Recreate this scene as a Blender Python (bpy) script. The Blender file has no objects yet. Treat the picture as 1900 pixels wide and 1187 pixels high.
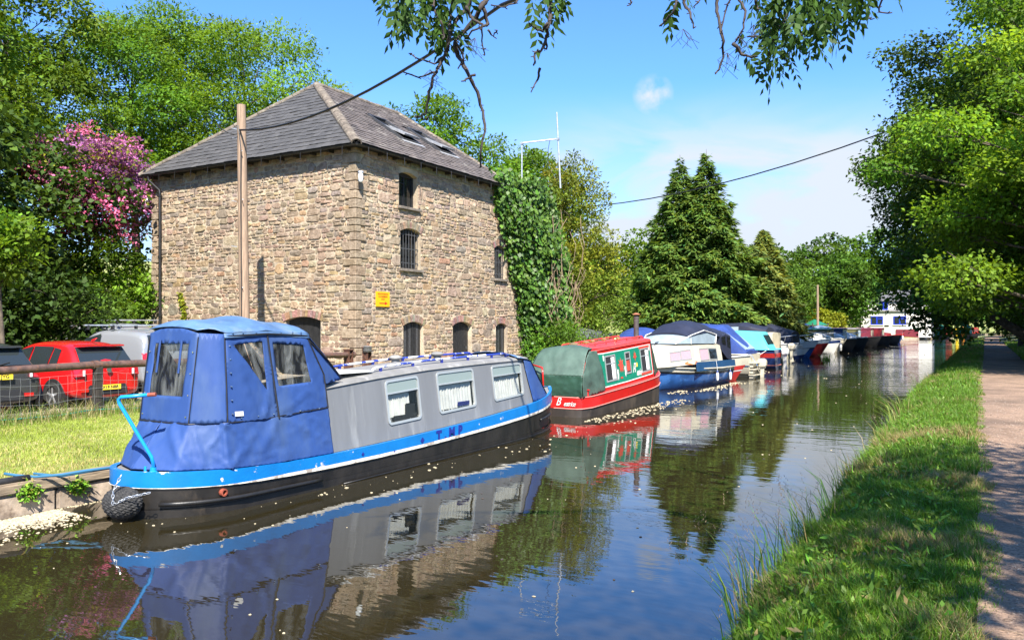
import bpy, bmesh, math, random
import numpy as np
from mathutils import Vector, Matrix, noise
from mathutils.geometry import delaunay_2d_cdt
R = math.radians
scene = bpy.context.scene
col = scene.collection

# ------------------------------------------------------------------ camera
cam_d = bpy.data.cameras.new('camera'); cam = bpy.data.objects.new('camera', cam_d); col.objects.link(cam)
cam.location = (0, 0, 2.15)
cam.rotation_euler = (R(90.484), 0, R(30.678))
cam_d.sensor_width = 36; cam_d.lens = 1480 / 1900 * 36
cam_d.clip_start = 0.05; cam_d.clip_end = 3000
scene.camera = cam

# ------------------------------------------------------------------ light
SUN_EL, SUN_AZ = 48.0, 50.0          # azimuth from +X towards -Y
SKY_STRENGTH = 0.10
sd = Vector((math.cos(R(SUN_EL)) * math.cos(R(SUN_AZ)), -math.cos(R(SUN_EL)) * math.sin(R(SUN_AZ)), math.sin(R(SUN_EL))))
sun_d = bpy.data.lights.new('sun', 'SUN'); sun_d.energy = 5.0; sun_d.angle = R(0.55); sun_d.color = (1.0, 0.945, 0.85)
sun = bpy.data.objects.new('sun', sun_d); col.objects.link(sun)
sun.rotation_euler = sd.to_track_quat('Z', 'Y').to_euler(); sun.location = (20, -20, 40)
world = bpy.data.worlds.new('World'); scene.world = world; world.use_nodes = True
wn, wl = world.node_tree.nodes, world.node_tree.links
bg = wn['Background']
sky = wn.new('ShaderNodeTexSky'); sky.sky_type = 'NISHITA'; sky.sun_disc = False
sky.sun_elevation = R(SUN_EL); sky.sun_rotation = math.atan2(sd.x, sd.y)
sky.altitude = 0; sky.air_density = 1.0; sky.dust_density = 0.3; sky.ozone_density = 3.0
def wnode(t, **k):
    n = wn.new(t)
    for a, b in k.items(): setattr(n, a, b)
    return n
# thin fair-weather cloud: noise on the view direction, projected on a flat layer
tc = wnode('ShaderNodeTexCoord'); sep = wnode('ShaderNodeSeparateXYZ'); wl.new(tc.outputs['Generated'], sep.inputs[0])
zz = wnode('ShaderNodeMath', operation='MAXIMUM'); zz.inputs[1].default_value = 0.0; wl.new(sep.outputs[2], zz.inputs[0])
za = wnode('ShaderNodeMath', operation='ADD'); za.inputs[1].default_value = 0.12; wl.new(zz.outputs[0], za.inputs[0])
dx = wnode('ShaderNodeMath', operation='DIVIDE'); wl.new(sep.outputs[0], dx.inputs[0]); wl.new(za.outputs[0], dx.inputs[1])
dy = wnode('ShaderNodeMath', operation='DIVIDE'); wl.new(sep.outputs[1], dy.inputs[0]); wl.new(za.outputs[0], dy.inputs[1])
cmb = wnode('ShaderNodeCombineXYZ'); wl.new(dx.outputs[0], cmb.inputs[0]); wl.new(dy.outputs[0], cmb.inputs[1])
n1 = wnode('ShaderNodeTexNoise'); n1.inputs['Scale'].default_value = 0.55; n1.inputs['Detail'].default_value = 7; n1.inputs['Roughness'].default_value = 0.55
n1.inputs['Distortion'].default_value = 0.6
mp = wnode('ShaderNodeMapping'); mp.inputs['Location'].default_value = (1.3, 2.2, 0.0); wl.new(cmb.outputs[0], mp.inputs[0]); wl.new(mp.outputs[0], n1.inputs['Vector'])
r1 = wnode('ShaderNodeValToRGB'); r1.color_ramp.elements[0].position = 0.30; r1.color_ramp.elements[1].position = 0.56
wl.new(n1.outputs['Fac'], r1.inputs[0])
# cloud bank lies low in the sky all round, thinning out overhead
low = wnode('ShaderNodeMapRange'); low.inputs['From Min'].default_value = 0.29; low.inputs['From Max'].default_value = 0.12
low.inputs['To Min'].default_value = 0.0; low.inputs['To Max'].default_value = 0.6; wl.new(sep.outputs[2], low.inputs[0])
mulc = wnode('ShaderNodeMath', operation='MULTIPLY'); wl.new(r1.outputs[0], mulc.inputs[0]); wl.new(low.outputs[0], mulc.inputs[1])
# one small puff
dirv = Vector((-0.336, 0.893, 0.2736)).normalized()
dt = wnode('ShaderNodeVectorMath', operation='DOT_PRODUCT'); wl.new(tc.outputs['Generated'], dt.inputs[0]); dt.inputs[1].default_value = dirv
pm = wnode('ShaderNodeMapRange'); pm.inputs['From Min'].default_value = math.cos(R(1.45)); pm.inputs['From Max'].default_value = math.cos(R(0.3))
wl.new(dt.outputs['Value'], pm.inputs[0])
n2 = wnode('ShaderNodeTexNoise'); n2.inputs['Scale'].default_value = 38; n2.inputs['Detail'].default_value = 5; wl.new(tc.outputs['Generated'], n2.inputs['Vector'])
r2 = wnode('ShaderNodeValToRGB'); r2.color_ramp.elements[0].position = 0.40; r2.color_ramp.elements[1].position = 0.62; wl.new(n2.outputs['Fac'], r2.inputs[0])
pmul = wnode('ShaderNodeMath', operation='MULTIPLY'); wl.new(pm.outputs[0], pmul.inputs[0]); wl.new(r2.outputs[0], pmul.inputs[1])
# and one broad soft bank low over the far trees
dt2 = wnode('ShaderNodeVectorMath', operation='DOT_PRODUCT'); wl.new(tc.outputs['Generated'], dt2.inputs[0]); dt2.inputs[1].default_value = (-0.276, 0.9463, 0.1686)
bm = wnode('ShaderNodeMapRange', interpolation_type='SMOOTHSTEP'); bm.inputs['From Min'].default_value = math.cos(R(17)); bm.inputs['From Max'].default_value = math.cos(R(7)); wl.new(dt2.outputs['Value'], bm.inputs[0])
n3 = wnode('ShaderNodeTexNoise'); n3.inputs['Scale'].default_value = 5.5; n3.inputs['Detail'].default_value = 6; n3.inputs['Distortion'].default_value = 0.5
m3 = wnode('ShaderNodeMapping'); m3.inputs['Scale'].default_value = (1, 1, 2.6); wl.new(tc.outputs['Generated'], m3.inputs[0]); wl.new(m3.outputs[0], n3.inputs['Vector'])
r3 = wnode('ShaderNodeValToRGB'); r3.color_ramp.elements[0].position = 0.38; r3.color_ramp.elements[1].position = 0.57; wl.new(n3.outputs['Fac'], r3.inputs[0])
bmul = wnode('ShaderNodeMath', operation='MULTIPLY'); wl.new(bm.outputs[0], bmul.inputs[0]); wl.new(r3.outputs[0], bmul.inputs[1])
bz = wnode('ShaderNodeMapRange', interpolation_type='SMOOTHSTEP'); bz.inputs['From Min'].default_value = 0.29; bz.inputs['From Max'].default_value = 0.17; wl.new(sep.outputs[2], bz.inputs[0])
bml = wnode('ShaderNodeMath', operation='MULTIPLY'); wl.new(bmul.outputs[0], bml.inputs[0]); wl.new(bz.outputs[0], bml.inputs[1])
bsc = wnode('ShaderNodeMath', operation='MULTIPLY_ADD'); bsc.inputs[1].default_value = 0.85; wl.new(bml.outputs[0], bsc.inputs[0]); wl.new(mulc.outputs[0], bsc.inputs[2])
ad = wnode('ShaderNodeMath', operation='ADD', use_clamp=True); wl.new(bsc.outputs[0], ad.inputs[0]); wl.new(pmul.outputs[0], ad.inputs[1])
mx = wnode('ShaderNodeMixRGB'); mx.inputs['Color2'].default_value = (2.85, 3.15, 3.6, 1)
wl.new(ad.outputs[0], mx.inputs[0])
gain = wnode('ShaderNodeMixRGB', blend_type='MULTIPLY'); gain.inputs[0].default_value = 1; gain.inputs['Color2'].default_value = (0.50, 0.78, 1.12, 1)
wl.new(sky.outputs[0], gain.inputs['Color1']); wl.new(gain.outputs[0], mx.inputs['Color1']); wl.new(mx.outputs[0], bg.inputs['Color'])
bg.inputs['Strength'].default_value = SKY_STRENGTH
scene.view_settings.view_transform = 'Standard'; scene.view_settings.look = 'None'
scene.view_settings.exposure = 1.5; scene.view_settings.gamma = 1.0; scene.view_settings.use_curve_mapping = False
scene.cycles.max_bounces = 8; scene.cycles.transparent_max_bounces = 16
scene.cycles.caustics_reflective = False; scene.cycles.caustics_refractive = False

# ------------------------------------------------------------------ helpers
def setp(o, label=None, cat=None, group=None, kind=None):
    if label: o['label'] = label
    if cat: o['category'] = cat
    if group: o['group'] = group
    if kind: o['kind'] = kind
    return o
def thing(name, label, cat, loc=(0, 0, 0), rz=0.0, group=None):
    o = bpy.data.objects.new(name, None); col.objects.link(o); o.location = loc; o.rotation_euler = (0, 0, rz)
    o.empty_display_size = 0.2
    return setp(o, label, cat, group)
def local_inv(o):
    """inverse of the root's matrix (roots carry location and z rotation only)"""
    while o.parent is not None: o = o.parent
    return (Matrix.Translation(o.location) @ o.rotation_euler.to_matrix().to_4x4()).inverted()
def link_mesh(name, me, m, parent=None):
    o = bpy.data.objects.new(name, me); col.objects.link(o)
    if m is not None and not me.materials: me.materials.append(m)
    if parent is not None: o.parent = parent
    return o
class MB:
    """collects shapes into one mesh"""
    def __init__(s): s.v = []; s.f = []; s.c = []; s.cc = (1, 1, 1)
    def color(s, c): s.cc = tuple(c)
    def add(s, vs, fs):
        k = len(s.v); s.v += [tuple(p) for p in vs]; s.c += [s.cc] * len(vs); s.f += [tuple(i + k for i in f) for f in fs]; return s
    def box(s, c, d, rz=0.0, M=None):
        x, y, z = (d[0] / 2, d[1] / 2, d[2] / 2); ca, sa = math.cos(rz), math.sin(rz); vs = []
        for a, b, e in ((-1, -1, -1), (1, -1, -1), (1, 1, -1), (-1, 1, -1), (-1, -1, 1), (1, -1, 1), (1, 1, 1), (-1, 1, 1)):
            p = Vector((a * x, b * y, e * z))
            if M is not None: p = M @ p
            else: p = Vector((p.x * ca - p.y * sa, p.x * sa + p.y * ca, p.z))
            vs.append((p.x + c[0], p.y + c[1], p.z + c[2]))
        return s.add(vs, [(0, 3, 2, 1), (4, 5, 6, 7), (0, 1, 5, 4), (1, 2, 6, 5), (2, 3, 7, 6), (3, 0, 4, 7)])
    def loft(s, rings, closed=True, cap=True):
        n = len(rings[0]); vs = [p for r in rings for p in r]; fs = []
        for i in range(len(rings) - 1):
            for j in range(n if closed else n - 1):
                a, b = i * n + j, i * n + (j + 1) % n; fs.append((a, b, b + n, a + n))
        if cap and closed: fs.append(tuple(reversed(range(n)))); fs.append(tuple((len(rings) - 1) * n + j for j in range(n)))
        return s.add(vs, fs)
    def tube(s, pts, r, n=6, cap=True):
        pts = [Vector(p) for p in pts]; m = len(pts); rr = r if isinstance(r, (list, tuple)) else [r] * m; rings = []; pu = None
        for i, p in enumerate(pts):
            t = (pts[min(i + 1, m - 1)] - pts[max(i - 1, 0)]); t = t.normalized() if t.length > 1e-9 else Vector((0, 0, 1))
            if pu is None: u = t.orthogonal().normalized()
            else:
                u = pu - t * pu.dot(t); u = u.normalized() if u.length > 1e-6 else t.orthogonal().normalized()
            pu = u; w = t.cross(u)
            rings.append([p + (u * math.cos(2 * math.pi * k / n) + w * math.sin(2 * math.pi * k / n)) * rr[i] for k in range(n)])
        return s.loft(rings, True, cap)
    def lathe(s, c, prof, n=16, axis='Z'):
        rings = []
        for r, h in prof:
            ring = []
            for k in range(n):
                a = 2 * math.pi * k / n; x, y = r * math.cos(a), r * math.sin(a)
                p = (x, y, h) if axis == 'Z' else ((h, x, y) if axis == 'X' else (y, h, x))
                ring.append((c[0] + p[0], c[1] + p[1], c[2] + p[2]))
            rings.append(ring)
        return s.loft(rings)
    def prism(s, poly, off):
        """polygon (3d points) pushed along off"""
        n = len(poly); o = Vector(off); a = [Vector(p) for p in poly]
        return s.add(a + [p + o for p in a], [tuple(reversed(range(n))), tuple(range(n, 2 * n))] + [(i, (i + 1) % n, (i + 1) % n + n, i + n) for i in range(n)])
    def build(s, name, m, parent=None, smooth=False, world=False, fix=True, auto=None):
        me = bpy.data.meshes.new(name); vs = s.v
        if world and parent is not None:
            iv = local_inv(parent); vs = [tuple(iv @ Vector(p)) for p in vs]
        me.from_pydata(vs, [], s.f); me.update()
        if fix:
            b = bmesh.new(); b.from_mesh(me); bmesh.ops.recalc_face_normals(b, faces=b.faces); b.to_mesh(me); b.free()
        if any(c != (1, 1, 1) for c in s.c):
            at = me.color_attributes.new('Col', 'FLOAT_COLOR', 'POINT')
            at.data.foreach_set('color', np.array([(*c, 1.0) for c in s.c], dtype=np.float32).ravel())
        if smooth: me.shade_smooth()
        if auto is not None:
            me.shade_smooth(); me.set_sharp_from_angle(angle=R(auto))
        return link_mesh(name, me, m, parent)
def bevel_obj(o, w, seg=2, ang=30):
    b = bmesh.new(); b.from_mesh(o.data)
    es = [e for e in b.edges if len(e.link_faces) == 2 and e.calc_face_angle(0) > R(ang)]
    bmesh.ops.bevel(b, geom=es, offset=w, segments=seg, affect='EDGES', clamp_overlap=True); b.to_mesh(o.data); b.free(); return o
def np_mesh(name, V, F, C, m, parent=None, smooth=False):
    """mesh from numpy arrays: V (n,3), F (k,q) all faces with q corners, C (n,3) colours or None"""
    me = bpy.data.meshes.new(name); n, (k, q) = len(V), F.shape
    me.vertices.add(n); me.vertices.foreach_set('co', np.ascontiguousarray(V, dtype=np.float32).ravel())
    me.loops.add(k * q); me.loops.foreach_set('vertex_index', np.ascontiguousarray(F, dtype=np.int32).ravel())
    me.polygons.add(k); me.polygons.foreach_set('loop_start', np.arange(0, k * q, q, dtype=np.int32))
    me.update(calc_edges=True)
    if C is not None:
        at = me.color_attributes.new('Col', 'FLOAT_COLOR', 'POINT')
        at.data.foreach_set('color', np.concatenate([C, np.ones((n, 1))], 1).astype(np.float32).ravel())
    if smooth: me.shade_smooth()
    return link_mesh(name, me, m, parent)
def facing(nx, ny, lean=0.0):
    """rotation whose local +Z is the horizontal normal (nx, ny) and +Y is up: for lettering"""
    n = Vector((nx, ny, 0)).normalized(); up = Vector((0, 0, 1)); x = up.cross(n)
    m = Matrix((x, up, n)).transposed()
    return m
def lettering(name, body, size, loc, rot, m, parent=None, shear=0.0, ext=0.002, align='CENTER', bold=0.0, sx=1.0, space=1.0):
    c = bpy.data.curves.new(name, 'FONT'); c.body = body; c.size = size; c.extrude = ext; c.align_x = align; c.align_y = 'CENTER'
    c.shear = shear; c.offset = bold; c.space_character = space; c.resolution_u = 3
    tmp = bpy.data.objects.new(name + '_curve', c); col.objects.link(tmp); bpy.context.view_layer.update()
    me = bpy.data.meshes.new_from_object(tmp.evaluated_get(bpy.context.evaluated_depsgraph_get())); me.name = name
    bpy.data.objects.remove(tmp); bpy.data.curves.remove(c)
    me.materials.clear(); o = link_mesh(name, me, m)
    mw = Matrix.Translation(loc) @ rot.to_4x4() @ Matrix.Diagonal((sx, 1, 1, 1))
    if parent is not None:
        o.parent = parent; mw = local_inv(parent) @ mw
    o.matrix_local = mw
    return o
def fbm(x, y, z=0.0, s=1.0, o=3): return noise.fractal(Vector((x * s, y * s, z * s)), 1.0, 2.0, o)

# ------------------------------------------------------------------ materials
MAT = {}
def mat(name, c, rough=0.6, metal=0.0, var=0.0, scale=4.0, c2=None, bump=0.0, bscale=30.0, spec=0.5, attr=False, coat=0.0,
        trans=0.0, alpha=1.0, emit=None, stretch=(1, 1, 1), det=6, lo=0.35, hi=0.65, bdist=0.02, c3=None, s3=1.0, lo3=0.55, hi3=0.62):
    m = bpy.data.materials.new(name); m.use_nodes = True; MAT[name] = m
    nt = m.node_tree; N, L = nt.nodes, nt.links; p = N['Principled BSDF']
    p.inputs['Roughness'].default_value = rough; p.inputs['Metallic'].default_value = metal
    p.inputs['Specular IOR Level'].default_value = spec; p.inputs['Coat Weight'].default_value = coat; p.inputs['Coat Roughness'].default_value = 0.08
    p.inputs['Base Color'].default_value = (*c, 1); p.inputs['Alpha'].default_value = alpha
    p.inputs['Transmission Weight'].default_value = trans
    t = N.new('ShaderNodeTexCoord'); mpg = N.new('ShaderNodeMapping'); mpg.inputs['Scale'].default_value = stretch; L.new(t.outputs['Object'], mpg.inputs[0])
    out = None
    if var or c2:
        nz = N.new('ShaderNodeTexNoise'); nz.inputs['Scale'].default_value = scale; nz.inputs['Detail'].default_value = det; nz.inputs['Roughness'].default_value = 0.6
        L.new(mpg.outputs[0], nz.inputs['Vector'])
        rp = N.new('ShaderNodeValToRGB'); L.new(nz.outputs['Fac'], rp.inputs[0])
        a = tuple(x * (1 - var) for x in c); b = c2 if c2 else tuple(min(1, x * (1 + var)) for x in c)
        rp.color_ramp.elements[0].position = lo; rp.color_ramp.elements[1].position = hi
        rp.color_ramp.elements[0].color = (*a, 1); rp.color_ramp.elements[1].color = (*b, 1); out = rp.outputs[0]
    if c3:
        nz = N.new('ShaderNodeTexNoise'); nz.inputs['Scale'].default_value = s3; nz.inputs['Detail'].default_value = 8; nz.inputs['Roughness'].default_value = 0.65
        L.new(mpg.outputs[0], nz.inputs['Vector'])
        rp = N.new('ShaderNodeValToRGB'); L.new(nz.outputs['Fac'], rp.inputs[0]); rp.color_ramp.elements[0].position = lo3; rp.color_ramp.elements[1].position = hi3
        mxx = N.new('ShaderNodeMixRGB'); L.new(rp.outputs[0], mxx.inputs[0])
        if out is not None: L.new(out, mxx.inputs[1])
        else: mxx.inputs[1].default_value = (*c, 1)
        mxx.inputs[2].default_value = (*c3, 1); out = mxx.outputs[0]
    if attr:
        ac = N.new('ShaderNodeVertexColor'); ac.layer_name = 'Col'
        mm = N.new('ShaderNodeMixRGB'); mm.blend_type = 'MULTIPLY'; mm.inputs[0].default_value = 1
        if out is not None: L.new(out, mm.inputs[1])
        else: mm.inputs[1].default_value = (*c, 1)
        L.new(ac.outputs[0], mm.inputs[2]); out = mm.outputs[0]
    if out is not None: L.new(out, p.inputs['Base Color'])
    if bump:
        nb = N.new('ShaderNodeTexNoise'); nb.inputs['Scale'].default_value = bscale; nb.inputs['Detail'].default_value = 5
        L.new(mpg.outputs[0], nb.inputs['Vector'])
        bp = N.new('ShaderNodeBump'); bp.inputs['Strength'].default_value = bump; bp.inputs['Distance'].default_value = bdist
        L.new(nb.outputs['Fac'], bp.inputs['Height']); L.new(bp.outputs[0], p.inputs['Normal'])
    return m
def leaf_mat(name, c, tr=0.35, tc=None, rough=0.58, spec=0.2):
    m = bpy.data.materials.new(name); m.use_nodes = True; MAT[name] = m
    nt = m.node_tree; N, L = nt.nodes, nt.links; p = N['Principled BSDF']; o = N['Material Output']
    ac = N.new('ShaderNodeVertexColor'); ac.layer_name = 'Col'
    def mul(cc):
        mm = N.new('ShaderNodeMixRGB'); mm.blend_type = 'MULTIPLY'; mm.inputs[0].default_value = 1; mm.inputs[1].default_value = (*cc, 1); L.new(ac.outputs[0], mm.inputs[2]); return mm.outputs[0]
    L.new(mul(c), p.inputs['Base Color']); p.inputs['Roughness'].default_value = rough; p.inputs['Specular IOR Level'].default_value = spec
    t = N.new('ShaderNodeBsdfTranslucent'); L.new(mul(tc if tc else (c[0] * 1.5, c[1] * 1.35, c[2] * 0.6)), t.inputs[0])
    mx = N.new('ShaderNodeMixShader'); mx.inputs[0].default_value = tr; L.new(p.outputs[0], mx.inputs[1]); L.new(t.outputs[0], mx.inputs[2]); L.new(mx.outputs[0], o.inputs[0])
    return m
def glass_mat(name, tint, alpha, rough=0.05, crinkle=False):
    """thin window: a clear pane that lets part of the light through and mirrors the rest"""
    m = bpy.data.materials.new(name); m.use_nodes = True; MAT[name] = m
    nt = m.node_tree; N, L = nt.nodes, nt.links; p = N['Principled BSDF']; o = N['Material Output']
    p.inputs['Base Color'].default_value = (*tint, 1); p.inputs['Roughness'].default_value = rough; p.inputs['Specular IOR Level'].default_value = 0.6
    t = N.new('ShaderNodeBsdfTransparent'); t.inputs[0].default_value = (0.92, 0.93, 0.92, 1)
    mx = N.new('ShaderNodeMixShader'); mx.inputs[0].default_value = alpha; L.new(t.outputs[0], mx.inputs[1]); L.new(p.outputs[0], mx.inputs[2]); L.new(mx.outputs[0], o.inputs[0])
    if crinkle:
        tc_ = N.new('ShaderNodeTexCoord'); mp_ = N.new('ShaderNodeMapping'); mp_.inputs['Scale'].default_value = (1, 1, .35); L.new(tc_.outputs['Object'], mp_.inputs[0])
        nz = N.new('ShaderNodeTexNoise'); nz.inputs['Scale'].default_value = 6; nz.inputs['Detail'].default_value = 4; nz.inputs['Distortion'].default_value = 1.2; L.new(mp_.outputs[0], nz.inputs['Vector'])
        mr = N.new('ShaderNodeMapRange'); mr.inputs['From Min'].default_value = .42; mr.inputs['From Max'].default_value = .68; mr.inputs['To Min'].default_value = alpha * .3; mr.inputs['To Max'].default_value = alpha * 4; L.new(nz.outputs['Fac'], mr.inputs[0]); L.new(mr.outputs[0], mx.inputs[0])
        bp = N.new('ShaderNodeBump'); bp.inputs['Strength'].default_value = .6; bp.inputs['Distance'].default_value = .05; L.new(nz.outputs['Fac'], bp.inputs['Height']); L.new(bp.outputs[0], p.inputs['Normal'])
    return m
# ------------------------------------------------------------------ shared materials
mat('black_paint', (0.012, 0.011, 0.010), 0.42, var=0.35, scale=6, bump=0.08, bscale=60)
mat('hull_black', (0.017, 0.0145, 0.012), 0.40, var=0.45, scale=3.5, bump=0.12, bscale=25, c3=(0.055, 0.042, 0.03), s3=2.2, lo3=0.60, hi3=0.74, stretch=(1, 1, 0.5))
mat('rubber', (0.02, 0.019, 0.018), 0.6, var=0.3, scale=20)
mat('tyre', (0.018, 0.018, 0.018), 0.8)
mat('rust', (0.085, 0.036, 0.022), 0.75, var=0.5, scale=14, bump=0.2)
mat('rusty_pipe', (0.085, 0.048, 0.036), 0.6, var=0.4, scale=8, c3=(0.13, 0.06, 0.035), s3=9, bump=0.15)
mat('galvanised', (0.55, 0.56, 0.57), 0.4, metal=0.7, var=0.2, scale=8)
mat('wire_steel', (0.30, 0.30, 0.29), 0.5, metal=0.5)
mat('green_wire', (0.02, 0.16, 0.12), 0.45)
mat('cable_black', (0.012, 0.012, 0.013), 0.5)
mat('old_timber', (0.135, 0.095, 0.062), 0.85, var=0.45, scale=3, stretch=(8, 8, 0.6), bump=0.35, bscale=9)
mat('pole_timber', (0.27, 0.185, 0.125), 0.85, var=0.35, scale=4, stretch=(9, 9, 0.35), bump=0.4, bscale=8)
mat('dark_timber', (0.028, 0.022, 0.017), 0.85, var=0.4, scale=5, stretch=(6, 6, 0.6), bump=0.3)
mat('fence_timber', (0.16, 0.12, 0.09), 0.9, var=0.4, scale=3)
mat('beam_timber', (0.25, 0.19, 0.125), 0.9, var=0.45, scale=4, stretch=(7, 0.7, 7), bump=0.4, bscale=8)
mat('concrete', (0.36, 0.285, 0.215), 0.9, var=0.35, scale=5, bump=0.35, bscale=18, c3=(0.14, 0.10, 0.07), s3=2.5, lo3=0.52, hi3=0.66)
mat('white_paint', (0.62, 0.61, 0.57), 0.35, var=0.06, scale=5)
mat('cream_gel', (0.50, 0.455, 0.35), 0.30, var=0.10, scale=3, coat=0.3)
mat('white_gel', (0.55, 0.54, 0.51), 0.28, var=0.07, scale=3, coat=0.3)
mat('curtain', (0.76, 0.75, 0.72), 0.9, var=0.1, scale=6)
mat('dark_inside', (0.012, 0.012, 0.013), 0.8)
mat('chrome', (0.75, 0.75, 0.75), 0.18, metal=1.0)
mat('alu_frame', (0.52, 0.53, 0.52), 0.38, metal=0.6)
mat('brass', (0.62, 0.44, 0.16), 0.3, metal=0.8)
mat('rope_blue', (0.02, 0.11, 0.20), 0.8)
mat('rope_white', (0.6, 0.6, 0.58), 0.8)
mat('rope_black', (0.022, 0.021, 0.020), 0.75, var=0.3, scale=40)
mat('bark', (0.085, 0.066, 0.048), 0.95, var=0.5, scale=6, bump=0.5, bscale=14)
mat('twig', (0.040, 0.030, 0.026), 0.85, var=0.3, scale=20)
glass_mat('clear_vinyl', (0.24, 0.24, 0.22), 0.09, 0.08, True)
glass_mat('window_glass', (0.03, 0.035, 0.035), 0.15, 0.03)
glass_mat('dark_glass', (0.015, 0.017, 0.018), 0.80, 0.05)

# ------------------------------------------------------------------ the setting
def bend(y): return 0.0 if y < 125 else 7.0 * ((y - 125) / 100.0) ** 2
def edge_r(y):
    return -1.42 - 0.50 * min(1, max(0, (y - 3) / 26.0)) + 0.11 * fbm(y, 3.3, 0, 0.45) + 0.05 * fbm(y, 9.1, 0, 1.7) + bend(y)
def edge_l(y):
    if y < 24: x = -9.5
    elif y < 27.5: x = -9.5 - 6.3 * (y - 24) / 3.5
    elif y < 136: x = -15.8
    elif y < 144: x = -15.8 + 6.0 * (y - 136) / 8
    else: x = -9.8
    return x + bend(y)
def bank_z(x, y):
    """height of the towpath side at x"""
    e = edge_r(y); d = x - e
    pts = [(-0.5, -0.5), (0.0, -0.05), (0.10, 0.12), (0.35, 0.27), (0.75, 0.39), (1.25, 0.44)]
    if d <= pts[-1][0]:
        for (a, za), (b, zb) in zip(pts, pts[1:]):
            if d <= b: return za + (zb - za) * (max(d, a) - a) / (b - a)
    return 0.44 + 0.02 * fbm(x, y, 0, 0.8)
def sheet(name, ys, xs_of, z_of, m, kind='structure', smooth=True):
    mb = MB(); nx = None
    for y in ys:
        xs = xs_of(y); nx = len(xs)
        mb.v += [(x, y, z_of(x, y)) for x in xs]; mb.c += [(1, 1, 1)] * nx
    for i in range(len(ys) - 1):
        for j in range(nx - 1):
            a = i * nx + j; mb.f.append((a, a + 1, a + nx + 1, a + nx))
    o = mb.build(name, m, smooth=smooth); o['kind'] = kind; return o
def yrange(a, b, step0, grow):
    r = [a]; s = step0
    while r[-1] < b: r.append(r[-1] + s); s *= grow
    return r
# water
wm = bpy.data.materials.new('canal_water'); wm.use_nodes = True
N, L = wm.node_tree.nodes, wm.node_tree.links; p = N['Principled BSDF']
p.inputs['Base Color'].default_value = (0.020, 0.016, 0.007, 1); p.inputs['Roughness'].default_value = 0.015; p.inputs['IOR'].default_value = 2.0
g = N.new('ShaderNodeNewGeometry')
def wavenoise(scale, sx, sy, det):
    mp_ = N.new('ShaderNodeMapping'); mp_.inputs['Scale'].default_value = (sx, sy, 1); mp_.inputs['Rotation'].default_value = (0, 0, R(24)); L.new(g.outputs['Position'], mp_.inputs[0])
    nz = N.new('ShaderNodeTexNoise'); nz.inputs['Scale'].default_value = scale; nz.inputs['Detail'].default_value = det; L.new(mp_.outputs[0], nz.inputs['Vector']); return nz.outputs['Fac']
fine = wavenoise(2.4, 0.55, 1.5, 3); swell = wavenoise(0.55, 0.7, 1.2, 2)
sp = N.new('ShaderNodeSeparateXYZ'); L.new(g.outputs['Position'], sp.inputs[0])
# a breath of wind roughens the open reach beyond the moored boats
mrg = N.new('ShaderNodeMapRange'); mrg.inputs['From Min'].default_value = 14; mrg.inputs['From Max'].default_value = 40; mrg.inputs['To Min'].default_value = 0.0; mrg.inputs['To Max'].default_value = 1.0; L.new(sp.outputs[1], mrg.inputs[0])
pat = wavenoise(0.11, 1, 0.7, 3); pr = N.new('ShaderNodeMapRange'); pr.inputs['From Min'].default_value = 0.40; pr.inputs['From Max'].default_value = 0.58; L.new(pat, pr.inputs[0])
mu = N.new('ShaderNodeMath'); mu.operation = 'MULTIPLY'; L.new(mrg.outputs[0], mu.inputs[0]); L.new(pr.outputs[0], mu.inputs[1])
amp = N.new('ShaderNodeMath'); amp.operation = 'MULTIPLY_ADD'; L.new(mu.outputs[0], amp.inputs[0]); amp.inputs[1].default_value = 0.020; amp.inputs[2].default_value = 0.0035
h1 = N.new('ShaderNodeMath'); h1.operation = 'MULTIPLY'; L.new(fine, h1.inputs[0]); L.new(amp.outputs[0], h1.inputs[1])
h2 = N.new('ShaderNodeMath'); h2.operation = 'MULTIPLY_ADD'; L.new(swell, h2.inputs[0]); h2.inputs[1].default_value = 0.010; L.new(h1.outputs[0], h2.inputs[2])
bp = N.new('ShaderNodeBump'); bp.inputs['Strength'].default_value = 0.85; bp.inputs['Distance'].default_value = 1.0; L.new(h2.outputs[0], bp.inputs['Height']); L.new(bp.outputs[0], p.inputs['Normal'])
ys = yrange(-40, 900, 3, 1.04)
o = sheet('canal_water', ys, lambda y: [edge_l(y) - 1.0, -5 + bend(y), edge_r(y) + 0.35], lambda x, y: 0.0, wm)

# ground
mat('soil_grass', (0.045, 0.062, 0.016), 0.95, var=0.5, scale=1.6, bump=0.6, bscale=14, c3=(0.16, 0.125, 0.06), s3=0.9, lo3=0.52, hi3=0.66)
mat('lawn', (0.19, 0.22, 0.04), 0.95, var=0.35, scale=1.3, bump=0.5, bscale=40, c3=(0.34, 0.29, 0.12), s3=0.7, lo3=0.5, hi3=0.68)
mat('gravel_yard', (0.23, 0.19, 0.14), 0.95, var=0.4, scale=2, bump=0.6, bscale=30)
mat('path_dirt', (0.225, 0.145, 0.094), 0.95, var=0.48, scale=0.9, bump=0.9, bscale=28, c3=(0.115, 0.074, 0.047), s3=38, lo3=0.46, hi3=0.62, det=10)
ysr = yrange(-12, 130, 0.35, 1.022) + [140, 150, 165, 180, 200, 225, 250, 300, 400, 600, 900]
def bank_xs(y):
    e = edge_r(y); b = bend(y)
    return [e - 0.4, e, e + 0.1, e + 0.22, e + 0.38, e + 0.58, e + 0.8, e + 1.0, e + 1.25, 0.3 + b, 1.6 + b, 3 + b, 6 + b, 14 + b, 60 + b, 400 + b]
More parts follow.
